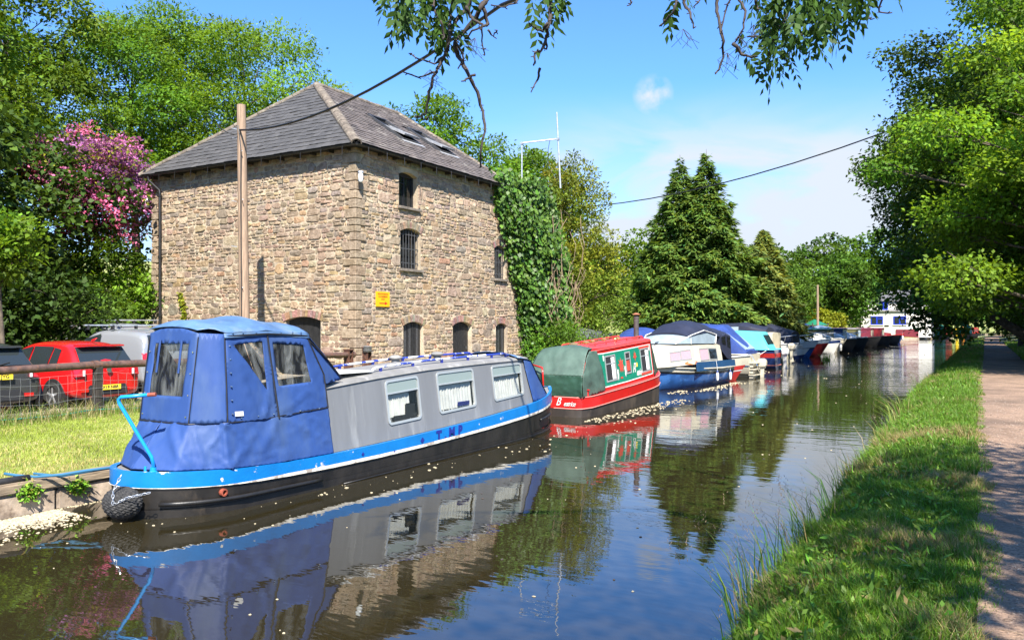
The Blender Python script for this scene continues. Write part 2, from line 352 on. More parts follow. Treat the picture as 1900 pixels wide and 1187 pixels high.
o = sheet('bank_ground', ysr, bank_xs, lambda x, y: bank_z(x, y) + (0.02 if x > 1.7 + bend(y) else 0) + (0.25 if x > 2.9 + bend(y) else 0) + max(0, (x - 60 - bend(y)) * 0.05), MAT['soil_grass'])
def path_xs(y):
    b = bend(y); l = 0.02 - 0.009 * min(y, 28) + 0.09 * fbm(y, 1.2, 0, 0.9) + 0.04 * fbm(y, 5, 0, 3.1); r = 1.62 + 0.1 * fbm(y, 7.7, 0, 0.8)
    return [b + l + (r - l) * t for t in (0, 0.04, 0.12, 0.25, 0.4, 0.55, 0.7, 0.85, 1)]
def path_z(x, y):
    t = (x - bend(y) + 0.2) / 1.85
    return 0.452 + 0.012 * math.sin(min(1, max(0, t)) * math.pi) + 0.008 * fbm(x, y, 0, 1.6) + (0.018 if 0 <= t <= 1 else 0.012)
o = sheet('towpath', [y for y in ysr if y < 300], path_xs, path_z, MAT['path_dirt'])
def gl_xs(y):
    e = edge_l(y) - 0.18
    return [e, e - 0.5, e - 2, e - 5, e - 12, e - 40, e - 120, e - 420]
def gl_z(x, y):
    d = edge_l(y) - x
    return 0.36 + 0.08 * min(1, d / 2.0) + 0.02 * fbm(x, y, 0, 0.5) + max(0, d - 30) * 0.10
ysl = yrange(-30, 22.5, 0.7, 1.0) + [23.3, 24.2, 25, 26, 27, 27.8, 29, 33, 40, 50, 60, 75, 90, 110, 130, 134, 136, 138, 140, 142, 144, 148, 153, 160, 175, 200, 230, 280, 350, 500, 900]
o = sheet('lawn_ground', ysl, gl_xs, gl_z, MAT['lawn'])
o = sheet('car_park', [-30, 0, 10, 19.5, 30], lambda y: [-15.0, -18, -26, -34], lambda x, y: gl_z(x, y) + 0.03, MAT['gravel_yard'])
# closing bank far away so that the water does not run to the horizon
# quay: concrete wall with a timber edge beam and an old pipe laid along it
qt = thing('quay_wall', 'low concrete canal quay wall below the mown lawn beside the grey narrowboat', 'wall', (-9.5, 5, 0))
rng = random.Random(5)
y = -20.0
while y < 24:
    l = rng.uniform(1.5, 2.3); mb = MB()
    mb.box((-9.62 + rng.uniform(-.015, .015), y + l / 2, -0.12), (0.30, l - 0.02, 0.72 + rng.uniform(-.03, .03)))
    ob = mb.build('concrete_block', MAT['concrete'], qt, world=True); bevel_obj(ob, 0.025)
    y += l
y = -20.0
k = 0
while y < 24:
    l = rng.uniform(2.4, 3.4); mb = MB(); s = 0.13
    mb.box((-9.58 + rng.uniform(-.03, .03), y + l / 2, 0.325 + rng.uniform(-.015, .015)), (0.24, l - 0.04, 0.13))
    ob = mb.build('timber_beam', MAT['beam_timber'], qt, world=True); bevel_obj(ob, 0.02)
    y += l
mb = MB(); mb.tube([(-9.53 + 0.03 * fbm(y, 0, 0, 0.6), y, 0.40 + 0.02 * fbm(y, 5, 0, 0.8)) for y in np.arange(-3, 5.25, 0.3)], 0.045, 10)
ob = mb.build('edge_pipe', MAT['rubber'], smooth=True); setp(ob, 'black pipe lying along the edge of the quay in front of the lawn', 'pipe')
# basin edge further on: low retaining wall of stone
mb = MB()
bl = [(edge_l(y), y) for y in (24, 25, 26, 27, 27.5, 40, 60, 80, 100, 120, 136, 138, 140, 142, 144, 152, 165, 180, 200, 230, 260, 300)]
for (xa, ya), (xb, yb) in zip(bl, bl[1:]):
    d = Vector((xb - xa, yb - ya, 0)); n = Vector((-d.y, d.x, 0)).normalized() * 0.3
    a, b = Vector((xa, ya, -0.5)), Vector((xb, yb, -0.5))
    mb.prism([a, b, b + n, a + n], (0, 0, 0.87))
o = mb.build('basin_wall', MAT['concrete']); setp(o, 'low pale stone wall edging the basin behind the moored boats', 'wall')
# ------------------------------------------------------------------ stone warehouse
mat('mortar', (0.42, 0.34, 0.24), 0.95, var=0.28, scale=1.2, bump=0.8, bscale=26, bdist=0.03, c3=(0.30, 0.235, 0.17), s3=0.8, lo3=0.48, hi3=0.62)
mat('rubble', (0.93, 0.86, 0.77), 0.9, var=0.42, scale=6, bump=0.9, bscale=16, bdist=0.03, attr=True, det=8)
mat('slate', (0.060, 0.057, 0.054), 0.66, var=0.18, scale=3, bump=0.3, bscale=25, attr=True, c3=(0.15, 0.145, 0.13), s3=1.4, lo3=0.62, hi3=0.80)
mat('slate_worn', (0.105, 0.086, 0.074), 0.7, var=0.35, scale=3, bump=0.35, bscale=20, attr=True, c3=(0.32, 0.30, 0.25), s3=1.6, lo3=0.58, hi3=0.74)
mat('ridge_clay', (0.13, 0.105, 0.08), 0.9, var=0.4, scale=5, bump=0.5, bscale=16, c3=(0.24, 0.215, 0.16), s3=4, lo3=0.56, hi3=0.68)
mat('window_black', (0.016, 0.016, 0.017), 0.5, var=0.3, scale=9)
mat('bar_iron', (0.05, 0.05, 0.052), 0.45, var=0.4, scale=20)
mat('sill_stone', (0.15, 0.125, 0.10), 0.85, var=0.35, scale=6, bump=0.3)
mat('skylight_glass', (0.50, 0.56, 0.62), 0.05, metal=0.9)
mat('lead', (0.33, 0.33, 0.33), 0.45, metal=0.3, var=0.2)
mat('lamp_glass', (0.72, 0.73, 0.70), 0.25, var=0.1)
mat('sign_orange', (0.83, 0.36, 0.008), 0.45, var=0.06, scale=3)
mat('sign_print', (0.30, 0.055, 0.008), 0.6)
mat('sign_red', (0.48, 0.02, 0.012), 0.5)
WX0, WX1, WY0, WY1, WZ0, WZ1 = -28.7, -18.0, 20.14, 30.15, 0.36, 8.22
wh = thing('stone_warehouse', 'three storey rubble stone warehouse with a hipped slate roof beside the canal', 'building', (-23.3, 25, 0.4))
def PL(u, v, w): return (u, WY0 - w, v)
def PR(u, v, w): return (WX1 + w, u, v)
# openings: u0, u1, v0, v1 (crown of the arch), arch rise
OL = [(-21.24, -19.56, 0.30, 2.50, 0.14)]
OR = [(22.42, 23.50, 6.47, 7.74, 0.12), (22.50, 23.66, 4.24, 5.72, 0.13), (22.68, 23.84, 0.98, 2.33, 0.13), (25.78, 27.10, 0.30, 2.35, 0.15), (28.98, 29.86, 0.98, 2.30, 0.12), (28.86, 29.74, 4.20, 5.64, 0.12)]
def arch_pts(u0, u1, v1, rise, n=8):
    hw = (u1 - u0) / 2; c = (u0 + u1) / 2; rad = (hw * hw + rise * rise) / (2 * rise); cv = v1 - rad; a = math.asin(hw / rad)
    return [(c + rad * math.sin(t), cv + rad * math.cos(t)) for t in [a - 2 * a * k / n for k in range(n + 1)]], (c, cv, rad, a)
def wall_face(mb, P, poly, ops, depth):
    """front face with arched holes, and the reveals running back into the wall"""
    vs = list(poly); es = [(i, (i + 1) % len(poly)) for i in range(len(poly))]; holes = []
    for (u0, u1, v0, v1, rise) in ops:
        ap, _ = arch_pts(u0, u1, v1, rise); lp = [(u0, v0), (u1, v0)] + ap
        k = len(vs); vs += lp; es += [(k + i, k + (i + 1) % len(lp)) for i in range(len(lp))]; holes.append(lp)
    r = delaunay_2d_cdt([Vector(p) for p in vs], es, [], 0, 1e-5)
    def inside(p, lp):
        c = False; j = len(lp) - 1
        for i in range(len(lp)):
            if (lp[i][1] > p[1]) != (lp[j][1] > p[1]) and p[0] < (lp[j][0] - lp[i][0]) * (p[1] - lp[i][1]) / (lp[j][1] - lp[i][1]) + lp[i][0]: c = not c
            j = i
        return c
    fs = []
    for f in r[2]:
        c = (sum(r[0][i][0] for i in f) / len(f), sum(r[0][i][1] for i in f) / len(f))
        if inside(c, poly) and not any(inside(c, h) for h in holes): fs.append(tuple(f))
    mb.add([P(q[0], q[1], 0) for q in r[0]], fs)
    for h in holes: mb.loft([[P(a, b, 0) for a, b in h], [P(a, b, -depth) for a, b in h]], True, False)
def wy_end(v): return WY1 + max(0, 1.75 * (1 - (v - 0.4) / 6.2))
mb = MB()
wall_face(mb, PL, [(WX0, WZ0), (WX1, WZ0), (WX1, WZ1), (WX0, WZ1)], OL, 0.45)
wall_face(mb, PR, [(WY0, WZ0), (wy_end(0.4), WZ0), (WY1, 6.6), (WY1, WZ1), (WY0, WZ1)], OR, 0.45)
mb.add([(WX0, WY0, WZ0), (WX0, WY1, WZ0), (WX0, WY1, WZ1), (WX0, WY0, WZ1)], [(0, 1, 2, 3)])
mb.add([(WX0, WY1, WZ0), (WX1 - .6, WY1, WZ0), (WX1 - .6, WY1, WZ1), (WX0, WY1, WZ1)], [(0, 1, 2, 3)])
mb.add([(WX1, WY1, 6.6), (WX1, wy_end(0.4), WZ0), (WX1 - .6, wy_end(0.4), WZ0), (WX1 - .6, WY1, 6.6), (WX1, WY1, WZ1), (WX1 - .6, WY1, WZ1)], [(0, 1, 2, 3), (0, 3, 5, 4)])
wall = mb.build('wall', MAT['mortar'], wh, world=True, fix=False)
# dark rooms behind the openings
mb = MB(); mb.box(((WX0 + WX1) / 2, (WY0 + WY1) / 2, 4.2), (WX1 - WX0 - 0.95, WY1 - WY0 - 0.95, 7.8)); mb.build('interior', MAT['dark_inside'], wh, world=True)
rng = random.Random(11)
PAL = [((0.39, 0.285, 0.175), 5), ((0.27, 0.205, 0.148), 5), ((0.315, 0.215, 0.158), 4), ((0.22, 0.178, 0.140), 3), ((0.42, 0.285, 0.14), 1.4), ((0.46, 0.37, 0.25), 2.6), ((0.31, 0.145, 0.085), 0.4), ((0.23, 0.195, 0.17), 3), ((0.345, 0.265, 0.185), 4)]
def stone_col(v, right):
    tot = sum(w for _, w in PAL); t = rng.random() * tot
    for c, w in PAL:
        t -= w
        if t <= 0: break
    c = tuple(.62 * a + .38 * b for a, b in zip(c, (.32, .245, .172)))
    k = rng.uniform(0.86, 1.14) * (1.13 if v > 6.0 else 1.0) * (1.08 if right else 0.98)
    return tuple(x * k * rng.uniform(0.95, 1.05) for x in c)
def stone_geo(P, u0, u1, v0, v1, prot):
    du, dv = u1 - u0, v1 - v0; s = min(du, dv)
    c = [rng.uniform(0.14, 0.50) * s for _ in range(8)]
    pl = [(u0 + c[0], v0), (u1 - c[1], v0), (u1, v0 + c[2] * .8), (u1, v1 - c[3] * .8), (u1 - c[4], v1), (u0 + c[5], v1), (u0, v1 - c[6] * .8), (u0, v0 + c[7] * .8)]
    j = 0.10 * s; pl = [(a + rng.uniform(-j, j), b + rng.uniform(-j, j)) for a, b in pl]
    cu, cv = (u0 + u1) / 2, (v0 + v1) / 2; ins = 1 - min(0.3, 0.030 / max(s, .05)); tu, tv = rng.uniform(-.06, .06), rng.uniform(-.10, .10)
    r0 = [P(a, b, -0.01) for a, b in pl]; r1 = [P(a, b, prot * 0.55 + tu * (a - cu) + tv * (b - cv)) for a, b in pl]
    r2 = [P(cu + (a - cu) * ins, cv + (b - cv) * ins, prot + rng.uniform(-.006, .006) + tu * (a - cu) + tv * (b - cv)) for a, b in pl]
    vs = r0 + r1 + r2 + [P(cu + rng.uniform(-.1, .1) * du, cv + rng.uniform(-.1, .1) * dv, prot + rng.uniform(-0.004, 0.012))]
    fs = []
    for i in range(8):
        k = (i + 1) % 8; fs += [(i, k, 8 + k, 8 + i), (8 + i, 8 + k, 16 + k, 16 + i), (16 + i, 16 + k, 24)]
    return vs, fs
stones = []   # (size, verts, faces, colour)
def lay(P, ua, ub_of, va, vb, ops, right):
    v = va; ci = 0
    while v < vb - 0.05:
        h = rng.uniform(0.25, 0.44); h = h if v + h < vb - 0.14 else vb - v
        def wob(u, q): return 0.085 * fbm(u, q * 3.7, 11.0 if right else 2.0, 0.7, 2) if va < q < vb - .01 else 0
        u = ua + rng.uniform(-0.2, 0); ub = ub_of(v + h / 2)
        while u < ub - 0.06:
            bw = min(rng.uniform(0.35, 1.15), ub - u); n = rng.choices((1, 2, 3), (9, 52, 39))[0]
            if h < 0.3 and n == 3: n = 2
            sh = [rng.uniform(0.7, 1.4) for _ in range(n)]; t = sum(sh); q = v
            for s in sh:
                hh = h * s / t; x = u
                while x < u + bw - 0.01:
                    w = hh * rng.uniform(0.75, 3.4) + 0.03; w = w if x + w < u + bw - 0.07 else u + bw - x
                    a0, a1, b0, b1 = max(x, ua), min(x + w, ub), q + wob(x + w / 2, v), q + hh + wob(x + w / 2, v + h)
                    if q > v + .001: b0 = q + (wob(x + w / 2, v) * (1 - (q - v) / h) + wob(x + w / 2, v + h) * (q - v) / h)
                    if q + hh < v + h - .001: b1 = q + hh + (wob(x + w / 2, v) * (1 - (q + hh - v) / h) + wob(x + w / 2, v + h) * (q + hh - v) / h)
                    ok = True
                    for (o0, o1, p0, p1, rise) in ops:
                        o0 -= .015; o1 += .015; p0 -= 0.10; p1 += 0.27
                        if a1 <= o0 or a0 >= o1 or b1 <= p0 or b0 >= p1: continue
                        cands = [(a0, min(a1, o0), b0, b1), (max(a0, o1), a1, b0, b1), (a0, a1, b0, min(b1, p0)), (a0, a1, max(b0, p1), b1)]
                        cands = [c for c in cands if c[1] - c[0] > 0.06 and c[3] - c[2] > 0.05]
                        if not cands: ok = False; break
                        a0, a1, b0, b1 = max(cands, key=lambda c: (c[1] - c[0]) * (c[3] - c[2]))
                    jn = rng.uniform(0.004, 0.022)
                    if ok and a1 - a0 > 0.07 and b1 - b0 > 0.05:
                        vs, fs = stone_geo(P, a0 + jn, a1 - jn, b0 + jn, b1 - jn, rng.uniform(0.006, 0.038))
                        stones.append(((a1 - a0) * (b1 - b0), vs, fs, stone_col(v, right)))
                    x += w
                q += hh
            u += bw
        v += h; ci += 1
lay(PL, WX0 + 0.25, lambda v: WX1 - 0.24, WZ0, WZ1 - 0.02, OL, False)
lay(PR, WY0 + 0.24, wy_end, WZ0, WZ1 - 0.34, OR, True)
def emit(name, lst, m, parent, limit, stuff_name):
    lst.sort(key=lambda s: -s[0])
    for _, vs, fs, c in lst[:limit]:
        mb = MB(); mb.color(c); mb.add(vs, fs); mb.build(name, m, parent, world=True, fix=False, smooth=False)
    mb = MB()
    for _, vs, fs, c in lst[limit:]: mb.color(c); mb.add(vs, fs)
    if mb.v: o = mb.build(stuff_name, m, parent, world=True, fix=False); o['kind'] = 'stuff'
emit('stone', stones, MAT['rubble'], wall, 300, 'small_stones')
# quoins at the near corner and at the left end
def qblock(c, d, colr):
    mb = MB(); mb.color(tuple(.25 * a + .75 * b for a, b in zip(colr, (.30, .235, .165)))); mb.box(c, d); o = mb.build('quoin', MAT['rubble'], wall, world=True); bevel_obj(o, 0.018, 1); return o
v = WZ0; k = 0
while v < WZ1 - 0.1:
    h = min(rng.uniform(0.22, 0.36), WZ1 - 0.02 - v); a, b = (rng.uniform(.46, .62), rng.uniform(.26, .34)); a, b = (a, b) if k % 2 else (b, a)
    qblock((WX1 - a / 2 + 0.055, WY0 + b / 2 - 0.055, v + h / 2), (a, b, h - 0.022), stone_col(v, True))
    qblock((WX0 + a / 2 - 0.02, WY0 + b / 2 - 0.055, v + h / 2), (a, b, h - 0.022), stone_col(v + 2, False))
    v += h; k += 1
# stone band under the eaves on the canal side
u = WY0 + 0.4
while u < WY1 - 0.1:
    w = min(rng.uniform(0.6, 0.95), WY1 - u); mb = MB(); mb.color(tuple(x * rng.uniform(.85, 1.1) for x in (0.36, 0.31, 0.23)))
    mb.box((WX1 + 0.005, u + w / 2, WZ1 - 0.165), (0.09, w - 0.02, 0.31)); o = mb.build('band_stone', MAT['rubble'], wall, world=True); bevel_obj(o, 0.012, 1); u += w
# arches
for P, ops in ((PL, OL), (PR, OR)):
    for (u0, u1, v0, v1, rise) in ops:
        if v1 > 7.5: continue
        ap, (c, cv, rad, a) = arch_pts(u0, u1, v1, rise); a2 = a * 1.10; n = max(9, int(2 * a2 * rad / 0.115))
        for i in range(n):
            t0, t1 = -a2 + 2 * a2 * (i + 0.07) / n, -a2 + 2 * a2 * (i + 0.93) / n; mb = MB(); mb.color(tuple(x * rng.uniform(.8, 1.2) for x in ((0.30, 0.205, 0.155) if P is PR else (0.33, 0.22, 0.16))))
            ro = rad + rng.uniform(.23, .27); q = [(c + r_ * math.sin(t), cv + r_ * math.cos(t)) for r_, t in ((rad + .004, t0), (rad + .004, t1), (ro, t1), (ro, t0))]
            pr = rng.uniform(.022, .038); A = [P(x, y, -.06) for x, y in q]; B = [P(x, y, pr) for x, y in q]
            mb.loft([A, B]); mb.build('arch_stone', MAT['rubble'], wall, world=True)
# windows and doors
def window(P, op, style):
    u0, u1, v0, v1, rise = op; D = -0.20
    def bx(mb, a0, a1, b0, b1, w0, w1): mb.prism([P(a0, b0, w0), P(a1, b0, w0), P(a1, b1, w0), P(a0, b1, w0)], Vector(P(0, 0, w1)) - Vector(P(0, 0, w0)))
    mb = MB(); f = 0.075
    bx(mb, u0, u0 + f, v0, v1, D - .07, D); bx(mb, u1 - f, u1, v0, v1, D - .07, D); bx(mb, u0 + f, u1 - f, v0, v0 + f, D - .07, D); bx(mb, u0 + f, u1 - f, v1 - f - rise * .6, v1, D - .07, D)
    c = (u0 + u1) / 2; bx(mb, c - .03, c + .03, v0 + f, v1 - f - rise * .6, D - .065, D - .004)
    if style == 'glazed':
        bx(mb, u0 + f, c - .03, v0 + .95 * (v1 - v0) * .72, v0 + .95 * (v1 - v0) * .72 + .03, D - .06, D - .01)
    w = mb.build('window', MAT['window_black'], wh, world=True)
    for a, b in ((u0 + f, c - .03), (c + .03, u1 - f)):
        mb = MB(); bx(mb, a, b, v0 + f, v1 - f, D - .055, D - .045); mb.build('pane', MAT['dark_glass'], w, world=True)
    if style == 'bars':
        n = 7
        for i in range(n):
            u = u0 + (u1 - u0) * (i + 0.5) / n; mb = MB(); mb.tube([P(u, v0 - .0, -0.07), P(u, v1 - 0.02, -0.07)], 0.014, 6); mb.build('bar', MAT['bar_iron'], w, world=True)
        mb = MB()
        for t in (.15, .5, .85): bx(mb, u0, u1, v0 + (v1 - v0) * t - .02, v0 + (v1 - v0) * t + .02, -0.086, -0.080)
        mb.build('cross_bar', MAT['bar_iron'], w, world=True)
    if style == 'boards':
        n = 8
        for i in range(n):
            a = u0 + .02 + (u1 - u0 - .04) * i / n; mb = MB(); bx(mb, a + .006, a + (u1 - u0 - .04) / n - .008, v0 + .01, v1 - .015, -0.13, -0.10 + rng.uniform(-.012, .012)); mb.build('board', MAT['bar_iron'] if i in (1, 3, 6) else MAT['window_black'], w, world=True)
    mb = MB(); bx(mb, u0 - .08, u1 + .10, v0 - .10, v0 - .002, -0.2, 0.12); o = mb.build('sill', MAT['sill_stone'], w, world=True); bevel_obj(o, 0.012, 1)
for op, st in zip(OR, ('glazed', 'bars', 'boards', None, 'boards', 'bars')):
    if st: window(PR, op, st)
for P, op in ((PL, OL[0]), (PR, OR[3])):
    u0, u1, v0, v1, rise = op; n = 7
    dm = MB(); dm.prism([P(u0, v0, -.24), P(u1, v0, -.24), P(u1, v1, -.24), P(u0, v1, -.24)], Vector(P(0, 0, .05)) - Vector(P(0, 0, 0))); d = dm.build('door', MAT['window_black'], wh, world=True)
    for i in range(n):
        a = u0 + (u1 - u0) * i / n; mb = MB(); mb.prism([P(a + .006, v0, -.19), P(a + (u1 - u0) / n - .006, v0, -.19), P(a + (u1 - u0) / n - .006, v1, -.19), P(a + .006, v1, -.19)], Vector(P(0, 0, .02)) - Vector(P(0, 0, 0)))
        mb.build('plank', MAT['window_black'], d, world=True)
    mb = MB(); q = P(u1 - .15, 1.3, -.15); mb.box(q, (.05, .05, .12)); mb.build('handle', MAT['bar_iron'], d, world=True)
# roof
EX0, EX1, EY0, EY1, EZ = WX0 - 0.35, WX1 + 0.35, WY0 - 0.34, WY1 + 0.22, 8.20
A1, A2 = Vector((-23.35, 23.8, 12.0)), Vector((-23.35, 29.0, 12.0))
cLF, cRF, cRB, cLB = Vector((EX0, EY0, EZ)), Vector((EX1, EY0, EZ)), Vector((EX1, EY1, EZ)), Vector((EX0, EY1, EZ))
mb = MB(); dn = Vector((0, 0, -0.09))
mb.add([cLF, cRF, cRB, cLB, A1, A2, cLF + dn, cRF + dn, cRB + dn, cLB + dn], [(0, 1, 4), (1, 2, 5, 4), (2, 3, 5), (3, 0, 4, 5), (6, 9, 8, 7), (0, 6, 7, 1), (1, 7, 8, 2), (2, 8, 9, 3), (3, 9, 6, 0)])
roof = mb.build('roof', MAT['slate'], wh, world=True)
def in_poly2(p, poly):
    s = None
    for i in range(len(poly)):
        a, b = poly[i], poly[(i + 1) % len(poly)]; cr = (b[0] - a[0]) * (p[1] - a[1]) - (b[1] - a[1]) * (p[0] - a[0])
        if s is None: s = cr > 0
        elif (cr > 0) != s: return False
    return True
def slates(P0, P1, P2, P3, sw, ex, holes, tint, m, limit):
    """P0-P1 eave, P2-P3 ridge end points; slates of width sw, exposure ex"""
    e = (P1 - P0); L_ = e.length; e.normalize(); n = e.cross((P3 - P0)).normalized()
    if n.z < 0: n = -n
    s = n.cross(e).normalized()
    if s.z < 0: s = -s
    H = (P3 - P0).dot(s); p2, p3 = ((P2 - P0).dot(e), (P2 - P0).dot(s)), ((P3 - P0).dot(e), (P3 - P0).dot(s)); poly = [(0, 0), (L_, 0), p2, p3]
    if (Vector(p2) - Vector(p3)).length < .01: poly = [(0, 0), (L_, 0), p2]
    out = []; row = 0; v = -0.05
    def span(vv):
        t = max(0, min(1, vv / H)); return p3[0] * t, L_ + (p2[0] - L_) * t
    while v < H - 0.05:
        a, b = span(v + ex * .3); u = a - (sw / 2 if row % 2 else 0) - rng.uniform(0, .03)
        while u < b:
            w = sw * rng.uniform(0.86, 1.12); u0, u1 = max(u, a), min(u + w, b); cu, cv_ = (u0 + u1) / 2, v + ex / 2
            if u1 - u0 > .05 and not any(h[0] < cu < h[1] and h[2] < cv_ < h[3] for h in holes):
                t = rng.uniform(0.010, 0.020); lift = rng.uniform(0.0, 0.014); dv = rng.uniform(-.02, .02); a2, b2 = span(v + ex * 1.15)
                q0, q1 = max(u0, min(a2, u1 - .02)), min(u1, max(b2, u0 + .02)); 
                if row < 0: q0, q1 = u0, u1
                def W(x, y, z): return P0 + e * x + s * y + n * z
                vs = [W(u0 + .004, v + dv, .020 + lift), W(u1 - .004, v + dv, .020 + lift * rng.uniform(.3, 1)), W(q1 - .004, v + ex * 1.15, .004), W(q0 + .004, v + ex * 1.15, .004)]
                vs += [p + n * t for p in vs]; k = rng.uniform(.86, 1.14)
                out.append(((u1 - u0) * ex * rng.uniform(.9, 1.1), vs, [(0, 3, 2, 1), (4, 5, 6, 7), (0, 1, 5, 4), (1, 2, 6, 5), (2, 3, 7, 6), (3, 0, 4, 7)], tuple(k * x for x in tint)))
            u += w
        v += ex; row += 1
    return out
sl1 = slates(cLF, cRF, A1, A1, 0.32, 0.27, [], (1.0, 1.0, 1.0), None, 0)
emit('slate', sl1, MAT['slate'], roof, 150, 'small_slates')
eu = (cRB - cRF).normalized(); SKY = [(24.40, 25.52), (26.90, 27.98)]
rs_len = (Vector((-23.35, 0, 12.0)) - Vector((EX1, 0, EZ))).length
hol = [(a - EY0 - .08, b - EY0 + .08, 2.05, 4.35) for a, b in SKY]
sl2 = slates(cRF, cRB, A2, A1, 0.34, 0.25, hol, (1, 1, 1), None, 0)
emit('slate', sl2, MAT['slate_worn'], roof, 150, 'worn_slates')
def ridge(a, b, r, n):
    d = (b - a).normalized(); up = Vector((0, 0, 1)); w = d.cross(up).normalized(); u2 = w.cross(d); L_ = (b - a).length
    for i in range(n):
        p, q = a + d * (L_ * i / n), a + d * (L_ * (i + .965) / n); rj = r * rng.uniform(.95, 1.06); mb = MB(); of = Vector((0, 0, rng.uniform(-.01, .012)))
        sec = [(math.cos(t) * rj, math.sin(t) * rj * .8 - .03) for t in [math.pi * (-.06 + 1.12 * k / 8) for k in range(9)]]; sec2 = [(x * .8, y - .03) for x, y in reversed(sec)]
        ring = sec + sec2; mb.loft([[p + of + w * x + u2 * y for x, y in ring], [q + of + w * x + u2 * y for x, y in ring]]); mb.build('ridge_tile', MAT['ridge_clay'], roof, world=True)
ridge(cLF, A1, 0.15, 15); ridge(cRF, A1, 0.18, 14); ridge(A1, A2, 0.15, 10); ridge(cRB, A2, 0.15, 12)
# rafter ends, gutters, downpipe
for k in range(14):
    x = WX0 + 0.3 + k * (WX1 - WX0 - .5) / 13; mb = MB(); mb.box((x, WY0 - 0.14, EZ - 0.13), (0.07, 0.3, 0.10)); mb.build('rafter_end', MAT['dark_timber'], wh, world=True)
for k in range(13):
    y = WY0 + 0.3 + k * (WY1 - WY0 - .5) / 12; mb = MB(); mb.box((WX1 + 0.14, y, EZ - 0.13), (0.3, 0.07, 0.10)); mb.build('rafter_end', MAT['dark_timber'], wh, world=True)
def gutter(a, b, out):
    d = (b - a).normalized(); sec = [(math.cos(t) * .06, math.sin(t) * .06) for t in [math.pi + math.pi * k / 6 for k in range(7)]]; sec += [(x * .85, y * .85) for x, y in reversed(sec)]
    mb = MB(); mb.loft([[p + out * x + Vector((0, 0, y)) for x, y in sec] for p in (a, b)]); g_ = mb.build('gutter', MAT['black_paint'], wh, world=True)
    L_ = (b - a).length
    for i in range(int(L_ / .95)):
        p = a + d * (i + .5) * .95; mb = MB(); mb.tube([p - out * .10 + Vector((0, 0, -.32)), p - out * .10 + Vector((0, 0, -.05)), p + Vector((0, 0, -.07))], .012, 5); mb.build('bracket', MAT['black_paint'], g_, world=True)
gutter(Vector((EX0 - .02, EY0 - .05, EZ - .07)), Vector((EX1 + .05, EY0 - .05, EZ - .07)), Vector((0, 1, 0)))
gutter(Vector((EX1 + .05, EY0 - .06, EZ - .075)), Vector((EX1 + .05, EY1, EZ - .075)), Vector((-1, 0, 0)))
mb = MB(); mb.tube([(-28.45, EY0 - .05, 8.10), (-28.45, EY0 - .05, 7.95), (-28.12, WY0 - .12, 7.55), (-28.1, WY0 - .12, 7.4), (-28.05, WY0 - .12, 0.42)], 0.055, 10)
dp = mb.build('downpipe', MAT['black_paint'], wh, world=True, auto=40)
for z in (7.35, 4.9, 2.6): mb = MB(); mb.lathe((-28.1 + .05 * (7.4 - z) / 7, WY0 - .12, z), [(.056, -.05), (.075, -.05), (.075, .05), (.056, .05)], 10); mb.build('pipe_collar', MAT['black_paint'], dp, world=True)
# skylights
sN = Vector((3.8, 0, 5.7)).normalized(); sS = Vector((-5.7, 0, 3.8)).normalized()
for a, b in SKY:
    o0 = Vector((EX1, 0, EZ))
    def W(y, s_, z): return o0 + Vector((0, y, 0)) + sS * s_ + sN * z
    fr = MB()
    for (y0, y1, s0, s1) in ((a, a + .07, 2.1, 4.3), (b - .07, b, 2.1, 4.3), (a + .07, b - .07, 2.1, 2.18), (a + .07, b - .07, 4.22, 4.3)):
        fr.prism([W(y0, s0, 0), W(y1, s0, 0), W(y1, s1, 0), W(y0, s1, 0)], sN * 0.10)
    s_ = fr.build('skylight', MAT['bar_iron'], wh, world=True)
    mb = MB(); mb.prism([W(a - .12, 1.92, .035), W(b + .12, 1.92, .035), W(b + .12, 2.10, .045), W(a - .12, 2.10, .045)], sN * .012); mb.build('flashing', MAT['lead'], s_, world=True)
    def T(y, t, z): # sash pivoted about its middle, bottom swung out
        c = 3.2; al = R(9); ds, dz = (t - c) * math.cos(al), -(t - c) * math.sin(al); return W(y, c + ds, .05 + dz + z)
    mb = MB()
    for (y0, y1, t0, t1) in ((a + .08, a + .16, 2.22, 4.18), (b - .16, b - .08, 2.22, 4.18), (a + .16, b - .16, 2.22, 2.34), (a + .16, b - .16, 4.08, 4.18)):
        mb.prism([T(y0, t0, 0), T(y1, t0, 0), T(y1, t1, 0), T(y0, t1, 0)], sN * 0.07)
    mb.build('sash', MAT['lead'], s_, world=True)
    mb = MB(); mb.prism([T(a + .16, 2.34, .03), T(b - .16, 2.34, .03), T(b - .16, 4.08, .03), T(a + .16, 4.08, .03)], sN * .015); mb.build('pane', MAT['skylight_glass'], s_, world=True)
# wall lamps
def wall_lamp(loc, arm, label):
    t = thing('wall_lamp', label, 'wall lamp', loc, 0, 'wall lamps on the stone warehouse'); mb = MB()
    mb.tube([Vector(arm), Vector(arm) * .5 + Vector((0, 0, .10)), (0, 0, .12), (0, 0, .06)], .022, 8); mb.lathe((arm[0], arm[1], arm[2]), [(.0, -.03), (.06, -.03), (.06, .03), (0, .03)], 10); mb.build('arm', MAT['window_black'], t)
    mb = MB(); mb.lathe((0, 0, 0), [(.0, .085), (.085, .075), (.095, .02), (.085, 0.0), (0, 0)], 14); mb.build('cap', MAT['galvanised'], t, smooth=False)
    mb = MB(); mb.lathe((0, 0, 0), [(.078, 0.0), (.082, -.10), (.078, -.24), (.05, -.285), (0, -.29)], 14); mb.build('lamp_shade', MAT['lamp_glass'], t, auto=50)
wall_lamp((WX1 + .24, WY0 - .02, 7.22), (-.20, .12, .04), 'white jar lamp on the near corner of the stone warehouse')
